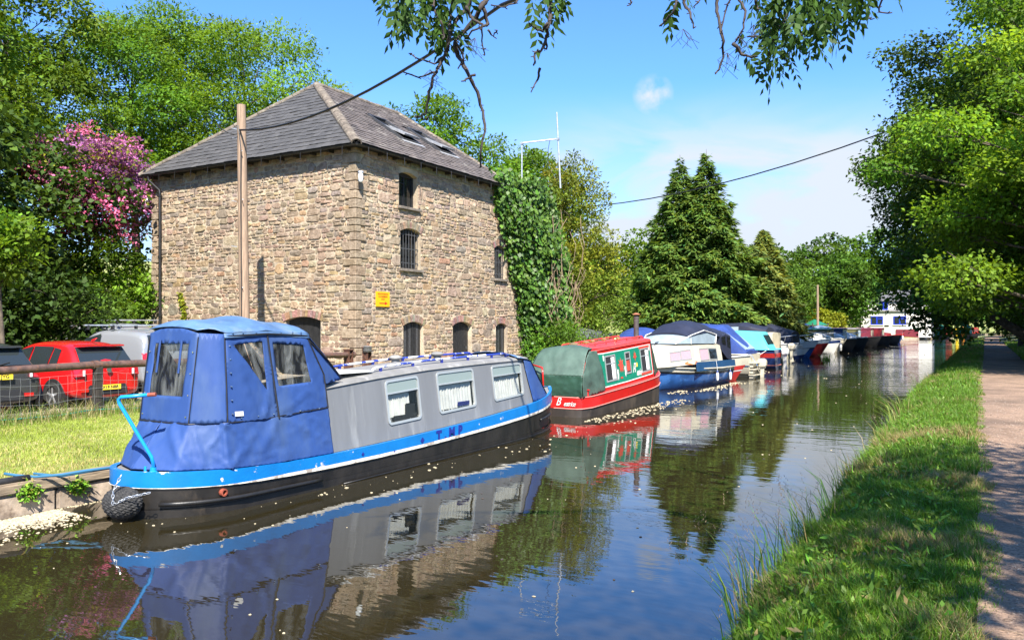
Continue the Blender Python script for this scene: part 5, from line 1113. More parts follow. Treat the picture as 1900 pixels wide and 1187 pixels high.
def hood_(root, secs, m, wins=(), foot=None, nm='hood', seed=1.0, studs=True):
    """canvas hood: secs (x, half width, eave z, crown z, foot z, foot half width)"""
    mb = MB(); rows = []
    ss = []
    for (p, q) in zip(secs, secs[1:]):
        for k in range(5): ss.append(tuple(p[i] + (q[i] - p[i]) * k / 5 for i in range(6)))
    ss.append(secs[-1])
    for i, (x, w, e, c, f, fw) in enumerate(ss):
        sag = -.02 * math.sin(math.pi * ((i % 5) / 5.0)); a = arch(x, w, e + sag, c + sag)
        L_ = [Vector((x, -fw, f)).lerp(Vector(a[0]), k / 4) for k in range(4)]; R_ = [Vector((x, fw, f)).lerp(Vector(a[-1]), k / 4) for k in (3, 2, 1, 0)]
        rows.append([Vector(p) + Vector((0, 0, .012 * fbm(p[0] * 2 + seed, p[1] * 2, seed, 1.5))) for p in L_ + [Vector(q) for q in a] + R_])
    mb.loft(rows, False, False); mb.add(rows[0], [tuple(range(len(rows[0])))]); mb.add(rows[-1], [tuple(range(len(rows[-1])))])
    h = mb.build(nm, MAT[m], root, auto=50)
    for (x0, x1, t0, t1, gm) in wins:
        for s in (1, -1):
            def at(x, t):
                for (p, q) in zip(secs, secs[1:]):
                    if (p[0] - x) * (q[0] - x) <= 0: f = (x - p[0]) / (q[0] - p[0]); g = [p[i] + (q[i] - p[i]) * f for i in range(6)]; return Vector((x, s * (g[5] + (g[1] - g[5]) * t + .010), g[4] + (g[2] - g[4]) * t))
                return Vector((x, s, 1))
            mb = MB(); mb.prism([at(x0, t0), at(x1, t0), at(x1, t1), at(x0, t1)], (0, s * .006, 0)); mb.build('hood_window', MAT[gm], h)
    if studs:
        mb = MB()
        for (x, w, e, c, f, fw) in ss[::2]:
            for s in (1, -1): mb.lathe((x, s * (w + .01), e + .02), [(0, -.01), (.014, -.01), (.01, .008), (0, .01)], 6, 'Y')
        mb.build('studs', MAT['chrome'], h)
    return h
def outboard(root, x, y, z, m, up=0.0):
    c, s = math.cos(up), math.sin(up)
    def T(a, b): return (x - (a * c - b * s), y, z + a * s * -1 + b * c) if up else (x - a, y, z + b)
    mb = MB(); mb.loft([[(x - a + dx, y + dy, z + h) for dx, dy in ((-w, -v), (w, -v), (w, v), (-w, v))] for a, h, w, v in ((.05, 0.05, .10, .10), (.06, .12, .17, .14), (.06, .34, .18, .14), (.05, .44, .12, .10))]); o = mb.build('outboard', MAT[m], root); bevel_obj(o, .03, 2)
    mb = MB(); mb.loft([[(x - a + dx, y + dy, z + h) for dx, dy in ((-w, -v), (w, -v), (w, v), (-w, v))] for a, h, w, v in ((.06, .06, .08, .06), (.05, -.35, .07, .045), (.08, -.60, .10, .03))]); mb.box((x - .10, y, z - .62), (.26, .05, .05)); lg = mb.build('leg', MAT[m], o)
    mb = MB()
    for k in range(3): a = 2.1 * k; mb.box((x - .25, y + .07 * math.cos(a), z - .62 + .07 * math.sin(a)), (.02, .09, .06), M=Matrix.Rotation(a, 3, 'X'))
    mb.build('propeller', MAT['outboard_grey'], o)
    mb = MB(); mb.box((x + .06, y, z - .02), (.10, .22, .20)); mb.build('bracket', MAT['outboard_grey'], o)
def fender(loc, label, h=.30, r=.055, group='white fenders on the blue hulled cruiser'):
    t = thing('boat_fender', label, 'fender', loc, 0, group); mb = MB(); mb.lathe((0, 0, 0), [(0, 0), (r * .7, .01), (r, .06), (r, h - .05), (r * .7, h), (0, h)], 12); mb.build('body', MAT['white_gel'], t, auto=50)
    mb = MB(); mb.lathe((0, 0, 0), [(r * .7, h), (r * .55, h + .05), (.02, h + .07), (0, h + .07)], 10); mb.build('cap', MAT['hood_blue'], t); mb = MB(); mb.tube([(0, 0, h + .06), (-.02, 0, h + .28), (-.05, .0, h + .45)], .008, 5); mb.build('line', MAT['rope_white'], t)
def rail(root, pts, r=.014, nm='bow_rail', posts=None):
    mb = MB(); mb.tube(pts, r, 6); o = mb.build(nm, MAT['chrome'], root)
    for p in posts or []: mb = MB(); mb.tube(p, r, 6); mb.build('stanchion', MAT['chrome'], o)
# --- blue and white cruiser with the navy hood
a = thing('cabin_cruiser', 'white cabin cruiser with blue hull, pink curtains and dark navy hood behind the red narrowboat', 'boat', (-9.62, 28.15, 0), R(-94))
hull(a, 6.3, 2.15, .62, .82, .35, [(0, .80, 'hull_blue', 'hull', 0), (.80, .86, 'black_paint', 'rubbing_strip', .012), (.86, 1.0, 'cream_gel', 'topside', 0)], 'cream_gel', 2.6)
mb = MB()
for s in (1, -1): mb.prism([(-3.15, s * 1.0, .60), (1.0, s * 1.08, .60), (1.0, s * 1.06, .92), (-3.1, s * .98, .88)], (0, s * .03, 0))
mb.build('coaming', MAT['trim_navy'], a)
c, at = cabin(a, [(3.0, .40, .30, .78, 1.28), (2.4, .70, .62, .80, 1.46), (1.0, .98, .86, .84, 1.54), (-.6, 1.0, .88, .86, 1.55), (-1.8, 1.0, .90, .84, 1.50)], 'cream_gel', [(1.08, 1.72, .28, .82, 'pink_curtain'), (1.72, 2.36, .28, .80, 'pink_curtain'), (-.45, .35, .14, .82, 'pink_curtain'), (-1.3, -.50, .14, .82, 'dark_glass')])
mb = MB(); mb.prism([at(1.1 + .45 * math.cos(q), .10 + .10 * math.sin(q), -1, .004) for q in [2 * math.pi * k / 12 for k in range(12)]], (0, -.004, 0)); mb.prism([at(1.1 + .45 * math.cos(q), .10 + .10 * math.sin(q), 1, .004) for q in [2 * math.pi * k / 12 for k in range(12)]], (0, .004, 0)); mb.build('name_patch', MAT['orange_patch'], a)
mb = MB(); rows = [arch(1.5, .80, 1.52, 1.60), arch(1.05, .84, 1.78, 1.98), arch(.3, .9, 1.92, 2.16)]
rows = [[(1.75 - .0 * k, p[1], 1.54 + .02) for k, p in enumerate(arch(1.7, .62, 0, 0))], [(1.0, p[1], 1.80 + .10 * (1 - (p[1] / .84) ** 2)) for p in arch(1, .84, 0, 0)]]
mb.loft(rows, False, False); ws = mb.build('windscreen', MAT['screen_glass'], a)
for s in (1, -1):
    mb = MB(); mb.prism([(1.75, s * .64, 1.56), (1.0, s * .86, 1.56), (1.0, s * .84, 1.84)], (0, s * .01, 0)); mb.prism([(.96, s * .86, 1.56), (-1.2, s * .9, 1.53), (-1.35, s * .88, 1.86), (-.2, s * .86, 2.02), (.96, s * .84, 1.86)], (0, s * .01, 0)); mb.build('side_screen', MAT['screen_glass'], a)
    mb = MB(); mb.tube([(1.78, s * .62, 1.56), (.98, s * .85, 1.84), (.98, s * .87, 1.55)], .02, 6); mb.tube([(-1.25, s * .92, 1.54), (-1.38, s * .90, 1.86)], .022, 6); mb.tube([(.98, s * .85, 1.845), (-.2, s * .88, 2.02), (-1.38, s * .90, 1.86)], .018, 6); mb.build('screen_frame', MAT['white_paint'], a)
hood_(a, [(1.06, .85, 1.80, 1.95, 1.78, .86), (.35, .87, 1.96, 2.28, 1.90, .89), (-.5, .89, 2.0, 2.38, 1.95, .90), (-1.4, .90, 1.86, 2.30, 1.80, .91), (-1.75, .90, 1.80, 2.16, 1.76, .91)], 'hood_navy', nm='hood')
hood_(a, [(-1.76, .90, 1.80, 2.14, 1.30, .93), (-2.4, .90, 1.86, 2.12, .95, .95), (-2.95, .88, 1.80, 2.05, .84, .94), (-3.12, .80, 1.0, 1.3, .82, .90)], 'hood_navy', [(-1.9, -2.3, .52, .92, 'clear_pane' if 'clear_pane' in MAT else 'dark_glass'), (-2.5, -2.88, .5, .92, 'dark_glass')], nm='hood_aft')
mb = MB(); mb.tube([(2.0, -.05, 1.52), (1.9, -.05, 1.60), (1.3, -.1, 1.62)], .02, 6); mb.build('wiper', MAT['black_paint'], a)
mb = MB()
for k in range(5): mb.box((.45 - .22 * k, -.5, 1.60), (.16, .10, .03))
mb.build('roof_grille', MAT['outboard_grey'], a)
mb = MB(); mb.lathe((1.6, -.98, .28), [(0, -.02), (.13, -.01), (.11, .05), (0, .07)], 12, 'Y'); mb.build('skin_fitting', MAT['hull_blue'], a)
fender((-8.42, 28.9, .18), 'first of two white fenders with blue tops on the cruiser side, nearer the red narrowboat'); fender((-8.40, 30.55, .12), 'second white fender with blue top, nearest the stern of the navy hooded cruiser')
# --- red and white bow poking out
b = thing('motor_boat', 'small cream and red boat with its pointed bow poking out beside the navy hooded cruiser', 'boat', (-10.55, 32.35, 0), R(2))
hull(b, 5.0, 1.7, .72, 1.02, .75, [(0, .46, 'hull_red', 'hull', 0), (.46, .50, 'white_gel', 'stripe', .006), (.50, .66, 'hull_red', 'hull_stripe', 0), (.66, 1.0, 'cream_gel', 'topside', .0)], 'white_gel')
hood_(b, [(.6, .70, 1.15, 1.3, .80, .78), (-.6, .74, 1.35, 1.5, .80, .82), (-2.3, .70, 1.3, 1.45, .76, .78)], 'hull_navy', nm='cover', seed=4)
# --- cream boat with blue hood, stern to the canal
c5 = thing('cabin_cruiser', 'cream boat with ribbed transom and bright blue hood with clear windows, stern towards the water', 'boat', (-11.65, 34.85, 0), R(180))
hull(c5, 6.2, 2.25, .98, 1.05, .5, [(0, .32, 'cream_gel', 'hull', 0), (.32, .36, 'black_paint', 'rubbing_strip', .012), (.36, .60, 'cream_gel', 'topside', 0), (.60, .635, 'trim_navy', 'rubbing_strip', .014), (.635, 1.0, 'cream_gel', 'topside', .0)], 'cream_gel')
mb = MB()
for z in (.12, .36, .62): mb.box((-3.22, 0, z), (.30, 1.7, .045)); mb.box((-3.16, 0, z - .10), (.16, 1.6, .16))
mb.build('stern_steps', MAT['cream_gel'], c5)
hood_(c5, [(1.8, .80, 1.25, 1.30, 1.0, .92), (.9, .92, 2.02, 2.22, 1.0, 1.0), (-.6, .96, 2.08, 2.32, 1.0, 1.02), (-1.9, .96, 2.0, 2.24, 1.0, 1.03), (-3.0, .96, 1.06, 1.14, .98, 1.0)], 'hood_blue', [(1.3, .95, .25, .8, 'clear_vinyl'), (.7, -.45, .25, .88, 'pane_pale' if 'pane_pale' in MAT else 'screen_glass'), (-.75, -1.75, .35, .88, 'screen_glass')], seed=7)
mb = MB(); mb.prism([(-2.05, -.75, 1.90), (-2.05, .75, 1.90), (-2.92, .75, 1.16), (-2.92, -.75, 1.16)], Vector((-.03, 0, .035))); mb.build('hood_window', MAT['screen_glass'], c5)
outboard(c5, -3.38, .0, .35, 'cream_gel'); mb = MB(); mb.tube([(-3.1, .6, .98), (-3.35, .5, .5), (-3.4, .3, .2)], .02, 6); mb.build('ladder', MAT['chrome'], c5)
# --- cyan cabin boat
c6 = thing('cabin_cruiser', 'pale turquoise cabin boat with navy and red striped hull and a white outboard', 'boat', (-12.25, 42.4, 0), R(180))
hull(c6, 6.2, 2.2, .98, 1.15, .5, [(0, .36, 'hull_navy', 'hull', 0), (.36, .40, 'line_pink', 'stripe', .008), (.40, .68, 'hull_navy', 'hull_side', 0), (.68, .86, 'hull_red', 'stripe', .004), (.86, 1.0, 'hull_navy', 'topside', 0)], 'cyan_paint')
cabin(c6, [(2.2, .5, .35, 1.02, 1.35), (1.4, .85, .72, 1.02, 1.82), (-1.0, .98, .86, 1.0, 1.92), (-2.35, .96, .84, .98, 1.86), (-2.75, .94, .82, .98, 1.10)], 'cyan_paint', [(-.9, .9, .32, .82, 'screen_glass')])
mb = MB(); mb.prism([(-2.42, -.6, 1.72), (-2.42, .6, 1.72), (-2.68, .6, 1.25), (-2.68, -.6, 1.25)], (-.03, 0, .01)); mb.build('rear_window', MAT['dark_glass'], c6)
outboard(c6, -3.28, -.35, .62, 'white_gel'); mb = MB(); mb.tube([(-2.8, .9, 1.02), (-2.4, 1.4, .7), (-1.6, 1.9, .55)], .015, 5); mb.build('mooring_line', MAT['rope_white'], c6)
# --- cream boat with navy hood further back
c7 = thing('cabin_cruiser', 'cream flat roofed boat with navy hood and tilted outboard beyond the turquoise cabin boat', 'boat', (-13.2, 48.6, 0), R(178))
hull(c7, 6.6, 2.2, .85, 1.05, .5, [(0, 1, 'cream_gel', 'hull', 0)], 'cream_gel')
cabin(c7, [(2.6, .6, .5, .95, 1.3), (1.4, .95, .85, .92, 1.72), (-2.4, 1.0, .9, .88, 1.80), (-2.6, 1.0, .9, .88, 1.78)], 'cream_gel', [(-.2, 1.0, .4, .8), (-1.8, -.5, .4, .8)])
hood_(c7, [(1.5, .8, 1.82, 1.9, 1.75, .85), (.6, .85, 2.15, 2.35, 1.78, .88), (-.8, .85, 2.2, 2.42, 1.8, .9), (-2.2, .8, 1.95, 2.1, 1.8, .9)], 'hood_navy', [(.4, -.6, .15, .9, 'screen_glass')], seed=9); outboard(c7, -3.45, .2, .75, 'cream_gel')
# --- dinghy
d7 = thing('dinghy', 'small open white dinghy with navy bottom lying in front of the dark red hulled cruiser', 'boat', (-11.9, 54.6, 0), R(-4))
hull(d7, 4.2, 1.6, .55, .75, .7, [(0, .55, 'hull_navy', 'hull', 0), (.55, 1, 'white_gel', 'topside', 0)], None)
mb = MB(); mb.add([(x, y * .92, .30) for x, y in ((-2, -.7), (.6, -.7), (1.4, -.3), (1.4, .3), (.6, .7), (-2, .7))], [(0, 1, 2, 3, 4, 5)]); mb.build('floor', MAT['bluegrey_gel'], d7); mb = MB(); mb.box((-.2, 0, .48), (.3, 1.35, .04)); mb.box((-1.5, 0, .48), (.3, 1.3, .04)); mb.build('seat', MAT['old_timber'], d7)
# --- white and dark red cruiser
c8 = thing('cabin_cruiser', 'pale grey and white cruiser with dark red hull, bow towards the canal', 'boat', (-13.1, 61.5, 0), R(-5))
hull(c8, 7.2, 2.5, .90, 1.28, .9, [(0, .80, 'hull_dark_red', 'hull', 0), (.80, 1.0, 'bluegrey_gel', 'topside', .006)], 'bluegrey_gel')
cabin(c8, [(2.2, .55, .40, 1.12, 1.30), (1.2, .95, .75, 1.05, 1.62), (-.3, 1.05, .88, 1.0, 1.72), (-1.2, 1.05, .9, .95, 1.74)], 'bluegrey_gel', [(.1, .9, .4, .85), (-.9, -.1, .4, .85)])
mb = MB(); mb.prism([(-.2, -.85, 1.74), (-.2, .85, 1.74), (-1.0, .80, 2.2), (-1.0, -.80, 2.2)], (.03, 0, .02)); mb.build('windscreen', MAT['dark_glass'], c8)
hood_(c8, [(-.95, .82, 2.2, 2.3, 1.72, .9), (-2.0, .85, 2.25, 2.4, .95, 1.0), (-3.4, .8, 2.0, 2.15, .9, 1.0)], 'bluegrey_gel', [(-1.2, -1.9, .35, .8, 'dark_glass')])
rail(c8, [(0.6, 1.0, 1.15), (1.4, .95, 1.55), (3.0, .35, 1.75), (3.3, 0, 1.78), (3.0, -.35, 1.75), (1.4, -.95, 1.55), (.6, -1.0, 1.15)], posts=[[(2.2, s * .75, 1.15), (2.3, s * .68, 1.66)] for s in (1, -1)])
# --- white bow with navy stripe
c9 = thing('cabin_cruiser', 'white fibreglass cruiser with dark stripe and fender at its bow, beside the olive green narrowboat', 'boat', (-13.2, 67.6, 0), R(-3))
hull(c9, 7.0, 2.4, .9, 1.25, .7, [(0, .74, 'white_gel', 'hull', 0), (.74, .90, 'hull_navy', 'stripe', .006), (.90, 1.0, 'white_gel', 'topside', 0)], 'white_gel')
cabin(c9, [(2.0, .55, .40, 1.1, 1.28), (.9, .95, .75, 1.05, 1.6), (-1.4, 1.05, .9, .95, 1.72)], 'white_gel', [(-.2, .6, .4, .85), (-1.2, -.4, .4, .85)])
hood_(c9, [(.2, .6, 1.72, 1.75, 1.65, .8), (-.6, .85, 2.2, 2.3, 1.7, .9), (-3.2, .85, 2.1, 2.25, .95, 1.0)], 'hood_navy', [(-1.0, -2.6, .5, .9, 'screen_glass')]); rail(c9, [(.8, .95, 1.12), (1.5, .9, 1.5), (3.0, .3, 1.7), (3.3, 0, 1.72), (3.0, -.3, 1.7), (1.5, -.9, 1.5), (.8, -.95, 1.12)])
fender((-9.75, 67.0, .25), 'white fender hanging at the bow of the distant white striped cruiser', .5, .09, 'fenders on far cruisers')
# --- narrowboats nosed in further along
def far_narrow(x, y, rz, label, roof_m, side_m, front_m, L=12.0, glass='screen_glass', round_=False, top=1.95):
    t = thing('narrowboat', label, 'narrowboat', (x, y, 0), R(rz))
    hull(t, L, 2.1, .72, 1.10, .55, [(0, 1, 'hull_matt', 'hull', 0)], 'hull_matt', 4.0)
    x1, x0 = L / 2 - 2.2, -L / 2 + 1.2
    c, at = cabin(t, [(x1, .92, .80, .75, top), (x0, .92, .80, .70, top - .05)], side_m, [(x1 - 1.0 - 1.9 * k, x1 - 1.9 - 1.9 * k, .40, .80) for k in range(4)])
    mb = MB(); mb.loft([[(q, -.86, top - .06), (q, -.82, top + .0), (q, 0, top + .07), (q, .82, top + .0), (q, .86, top - .06)] for q in (x0 - .05, x1 + .12)]); mb.build('roof', MAT[roof_m], t)
    mb = MB(); mb.prism([(x1 + .004, -.90, .78), (x1 + .004, .90, .78), (x1 + .004, .79, top - .06), (x1 + .004, -.79, top - .06)], (.05, 0, 0)); f = mb.build('front_bulkhead', MAT[front_m], t)
    for s in ((-.42, .42) if round_ else (0,)):
        n = 12; w, h = (.26, .34) if round_ else (.60, .36); mb = MB(); mb.prism([(x1 + .056, s + w * (abs(math.cos(q)) ** .5 * (1 if math.cos(q) > 0 else -1)), 1.42 + h * (abs(math.sin(q)) ** .5 * (1 if math.sin(q) > 0 else -1))) for q in [2 * math.pi * (k + .5) / n for k in range(n)]], (.01, 0, 0)); mb.build('window', MAT[glass], f)
    mb = MB(); mb.lathe((x0 + 2, .3, top + .05), [(.08, 0), (.08, .55), (.10, .56), (.10, .6), (0, .6)], 8); mb.build('chimney', MAT['flue'], t)
    mb = MB(); mb.lathe((x1 - 1.5, 0, top + .06), [(.10, 0), (.14, .05), (0, .10)], 8); mb.build('roof_vent', MAT['brass'], t)
    return t
far_narrow(-15.4, 74.5, -4, 'dark hulled narrowboat with a green roof and olive front end', 'green_paint', 'olive_paint', 'olive_paint')
far_narrow(-15.5, 83.0, -3, 'dark hulled narrowboat with navy roof and cream framed front window', 'hood_navy', 'hull_navy', 'cream_gel', glass='bluegrey_gel')
far_narrow(-15.3, 91.5, -4, 'dark hulled narrowboat with a pale grey roof and dull olive front', 'roof_grey', 'olive_paint', 'olive_paint', glass='bluegrey_gel')
far_narrow(-15.0, 100.0, -4, 'maroon narrowboat with two cream rounded front panels', 'maroon_paint', 'maroon_paint', 'maroon_paint', glass='cream_gel', round_=True)
far_narrow(-14.8, 109.5, -5, 'farthest maroon narrowboat in the moored row with a single pale front disc', 'maroon_paint', 'hull_dark_red', 'maroon_paint', glass='cream_gel')
e9 = thing('motor_boat', 'little red decked boat at the far end of the moored row near the white house', 'boat', (-12.2, 120.5, 0), R(-6)); hull(e9, 5.5, 2.0, .8, 1.2, .6, [(0, .8, 'hull_navy', 'hull', 0), (.8, 1, 'hull_red', 'topside', .01)], 'hull_red'); hood_(e9, [(1, .7, 1.2, 1.3, 1.0, .8), (-2, .7, 1.5, 1.7, .85, .85)], 'hull_dark_red'); fender((-9.6, 119.6, .3), 'white fender on the little red boat at the far end of the moored row', .6, .11, 'fenders on far cruisers')
# --- covered boats lying behind, seen over the others
f1 = thing('cabin_cruiser', 'white and blue boat under a sagging bright blue cover behind the red narrowboat', 'boat', (-14.2, 37.0, 0), R(96)); hull(f1, 5.6, 2.2, .85, 1.1, .5, [(0, .72, 'hull_blue', 'hull', 0), (.72, 1, 'white_gel', 'topside', .01)], 'white_gel')
hood_(f1, [(2.0, .8, 1.25, 1.4, 1.0, .95), (1.1, .9, 1.72, 1.95, .95, 1.02), (-.2, .9, 1.60, 1.80, .95, 1.05), (-1.3, .95, 1.85, 2.12, .95, 1.05), (-2.7, .9, 1.5, 1.72, .9, 1.0)], 'hood_blue', [(-.6, -2.2, .4, .8, 'screen_glass')], seed=14)
f2 = thing('covered_boat', 'boat laid up on the bank under a dark grey tarpaulin beside the ivy', 'boat', (-17.6, 37.6, .42), R(84)); hull(f2, 5.4, 2.0, .7, .9, .4, [(0, 1, 'hull_navy', 'hull', 0)], 'hull_navy'); hood_(f2, [(2.3, .4, 1.0, 1.1, .85, .6), (1.2, .9, 1.25, 1.5, .75, 1.0), (-1.0, .95, 1.42, 1.66, .72, 1.05), (-2.6, .8, 1.15, 1.35, .7, .95)], 'hood_grey', seed=17, studs=False); mb = MB(); [mb.box((q, 0, -.2), (.25, 1.2, .35)) for q in (-1.5, 1.2)]; mb.build('chock', MAT['old_timber'], f2)
f3 = thing('cabin_cruiser', 'boat with a long low navy hood moored behind the pale grey cruiser', 'boat', (-17.2, 66.0, .0), R(94)); f3.location = (-13.8, 56.2, 0); f3.rotation_euler = (0, 0, R(176)); hull(f3, 6.0, 2.3, .9, 1.1, .4, [(0, 1, 'white_gel', 'hull', 0)], 'white_gel'); hood_(f3, [(2.4, .8, 1.5, 1.7, 1.0, 1.0), (1.0, .95, 2.05, 2.28, 1.0, 1.08), (-1.2, .95, 2.1, 2.34, 1.0, 1.08), (-2.8, .9, 1.7, 1.85, .95, 1.05)], 'hood_navy', [(.6, -.9, .4, .85, 'screen_glass')], seed=19)
def marquee(x, y, w, m, label):
    t = thing('garden_parasol', label, 'parasol', (x, y, .42)); mb = MB(); mb.lathe((0, 0, 0), [(w, 1.95), (w * .55, 2.3), (.05, 2.7), (0, 2.7)], 8); mb.build('canopy', MAT[m], t); mb = MB(); mb.tube([(0, 0, 0), (0, 0, 2.6)], .03, 6); mb.build('pole', MAT['old_timber'], t); mb = MB(); mb.lathe((0, 0, 0), [(.3, 0), (.3, .08), (0, .1)], 10); mb.build('base', MAT['concrete'], t)
marquee(-20.5, 101, 2.3, 'hood_blue', 'large blue garden parasol on the bank left of the white house'); marquee(-22.5, 118, 2.0, 'roof_red', 'faded red garden parasol beside the white house corner'); marquee(-19.2, 110, 1.7, 'green_paint', 'dark green garden parasol between the blue and red ones')

# --- more small cruisers squeezed in along the row
def small_cruiser(y, label, hm, tm, hd, L=6.2):
    t = thing('cabin_cruiser', label, 'boat', (-10.0 - L / 2 + .15 * math.sin(y), y, 0), R(-4 + 2 * math.sin(y * 1.7)))
    hull(t, L, 2.15, .85, 1.15, .7, [(0, .62, hm, 'hull', 0), (.62, .68, 'black_paint', 'rubbing_strip', .012), (.68, 1, tm, 'topside', .004)], tm)
    cabin(t, [(L * .33, .5, .36, 1.02, 1.22), (L * .18, .88, .68, .98, 1.55), (-.6, .98, .84, .92, 1.66)], tm, [(.1, .95, .35, .85), (-.5, .0, .35, .85)])
    mb = MB(); mb.prism([(-.05, -.78, 1.66), (-.05, .78, 1.66), (-.62, .72, 2.05), (-.62, -.72, 2.05)], (.03, 0, .015)); mb.build('windscreen', MAT['screen_glass'], t)
    hood_(t, [(-.6, .74, 2.02, 2.12, 1.64, .86), (-1.5, .86, 2.14, 2.32, .95, .98), (-L / 2 + .2, .82, 1.85, 2.02, .88, .98)], hd, [(-.8, -1.9, .45, .88, 'screen_glass')], seed=y)
    rail(t, [(.5, .9, 1.05), (1.2, .86, 1.42), (2.6, .34, 1.6), (2.95, 0, 1.62), (2.6, -.34, 1.6), (1.2, -.86, 1.42), (.5, -.9, 1.05)], posts=[[(2.0, s * .62, 1.1), (2.1, s * .58, 1.52)] for s in (1, -1)])
small_cruiser(51.6, 'white cruiser with mid blue hood between the cream boat and the dinghy', 'white_gel', 'white_gel', 'hood_blue')
small_cruiser(58.2, 'blue hulled white topped cruiser tucked between dinghy and dark red hulled cruiser', 'hull_blue', 'white_gel', 'hood_navy')
small_cruiser(71.0, 'cream cruiser with a red hood next to the olive fronted narrowboat', 'cream_gel', 'cream_gel', 'roof_red')
small_cruiser(78.7, 'white cruiser with navy bottom between the green and navy roofed narrowboats', 'hull_navy', 'white_gel', 'hood_blue')
small_cruiser(87.2, 'plain white cruiser with pale grey hood between two far narrowboats', 'white_gel', 'white_gel', 'bluegrey_gel')
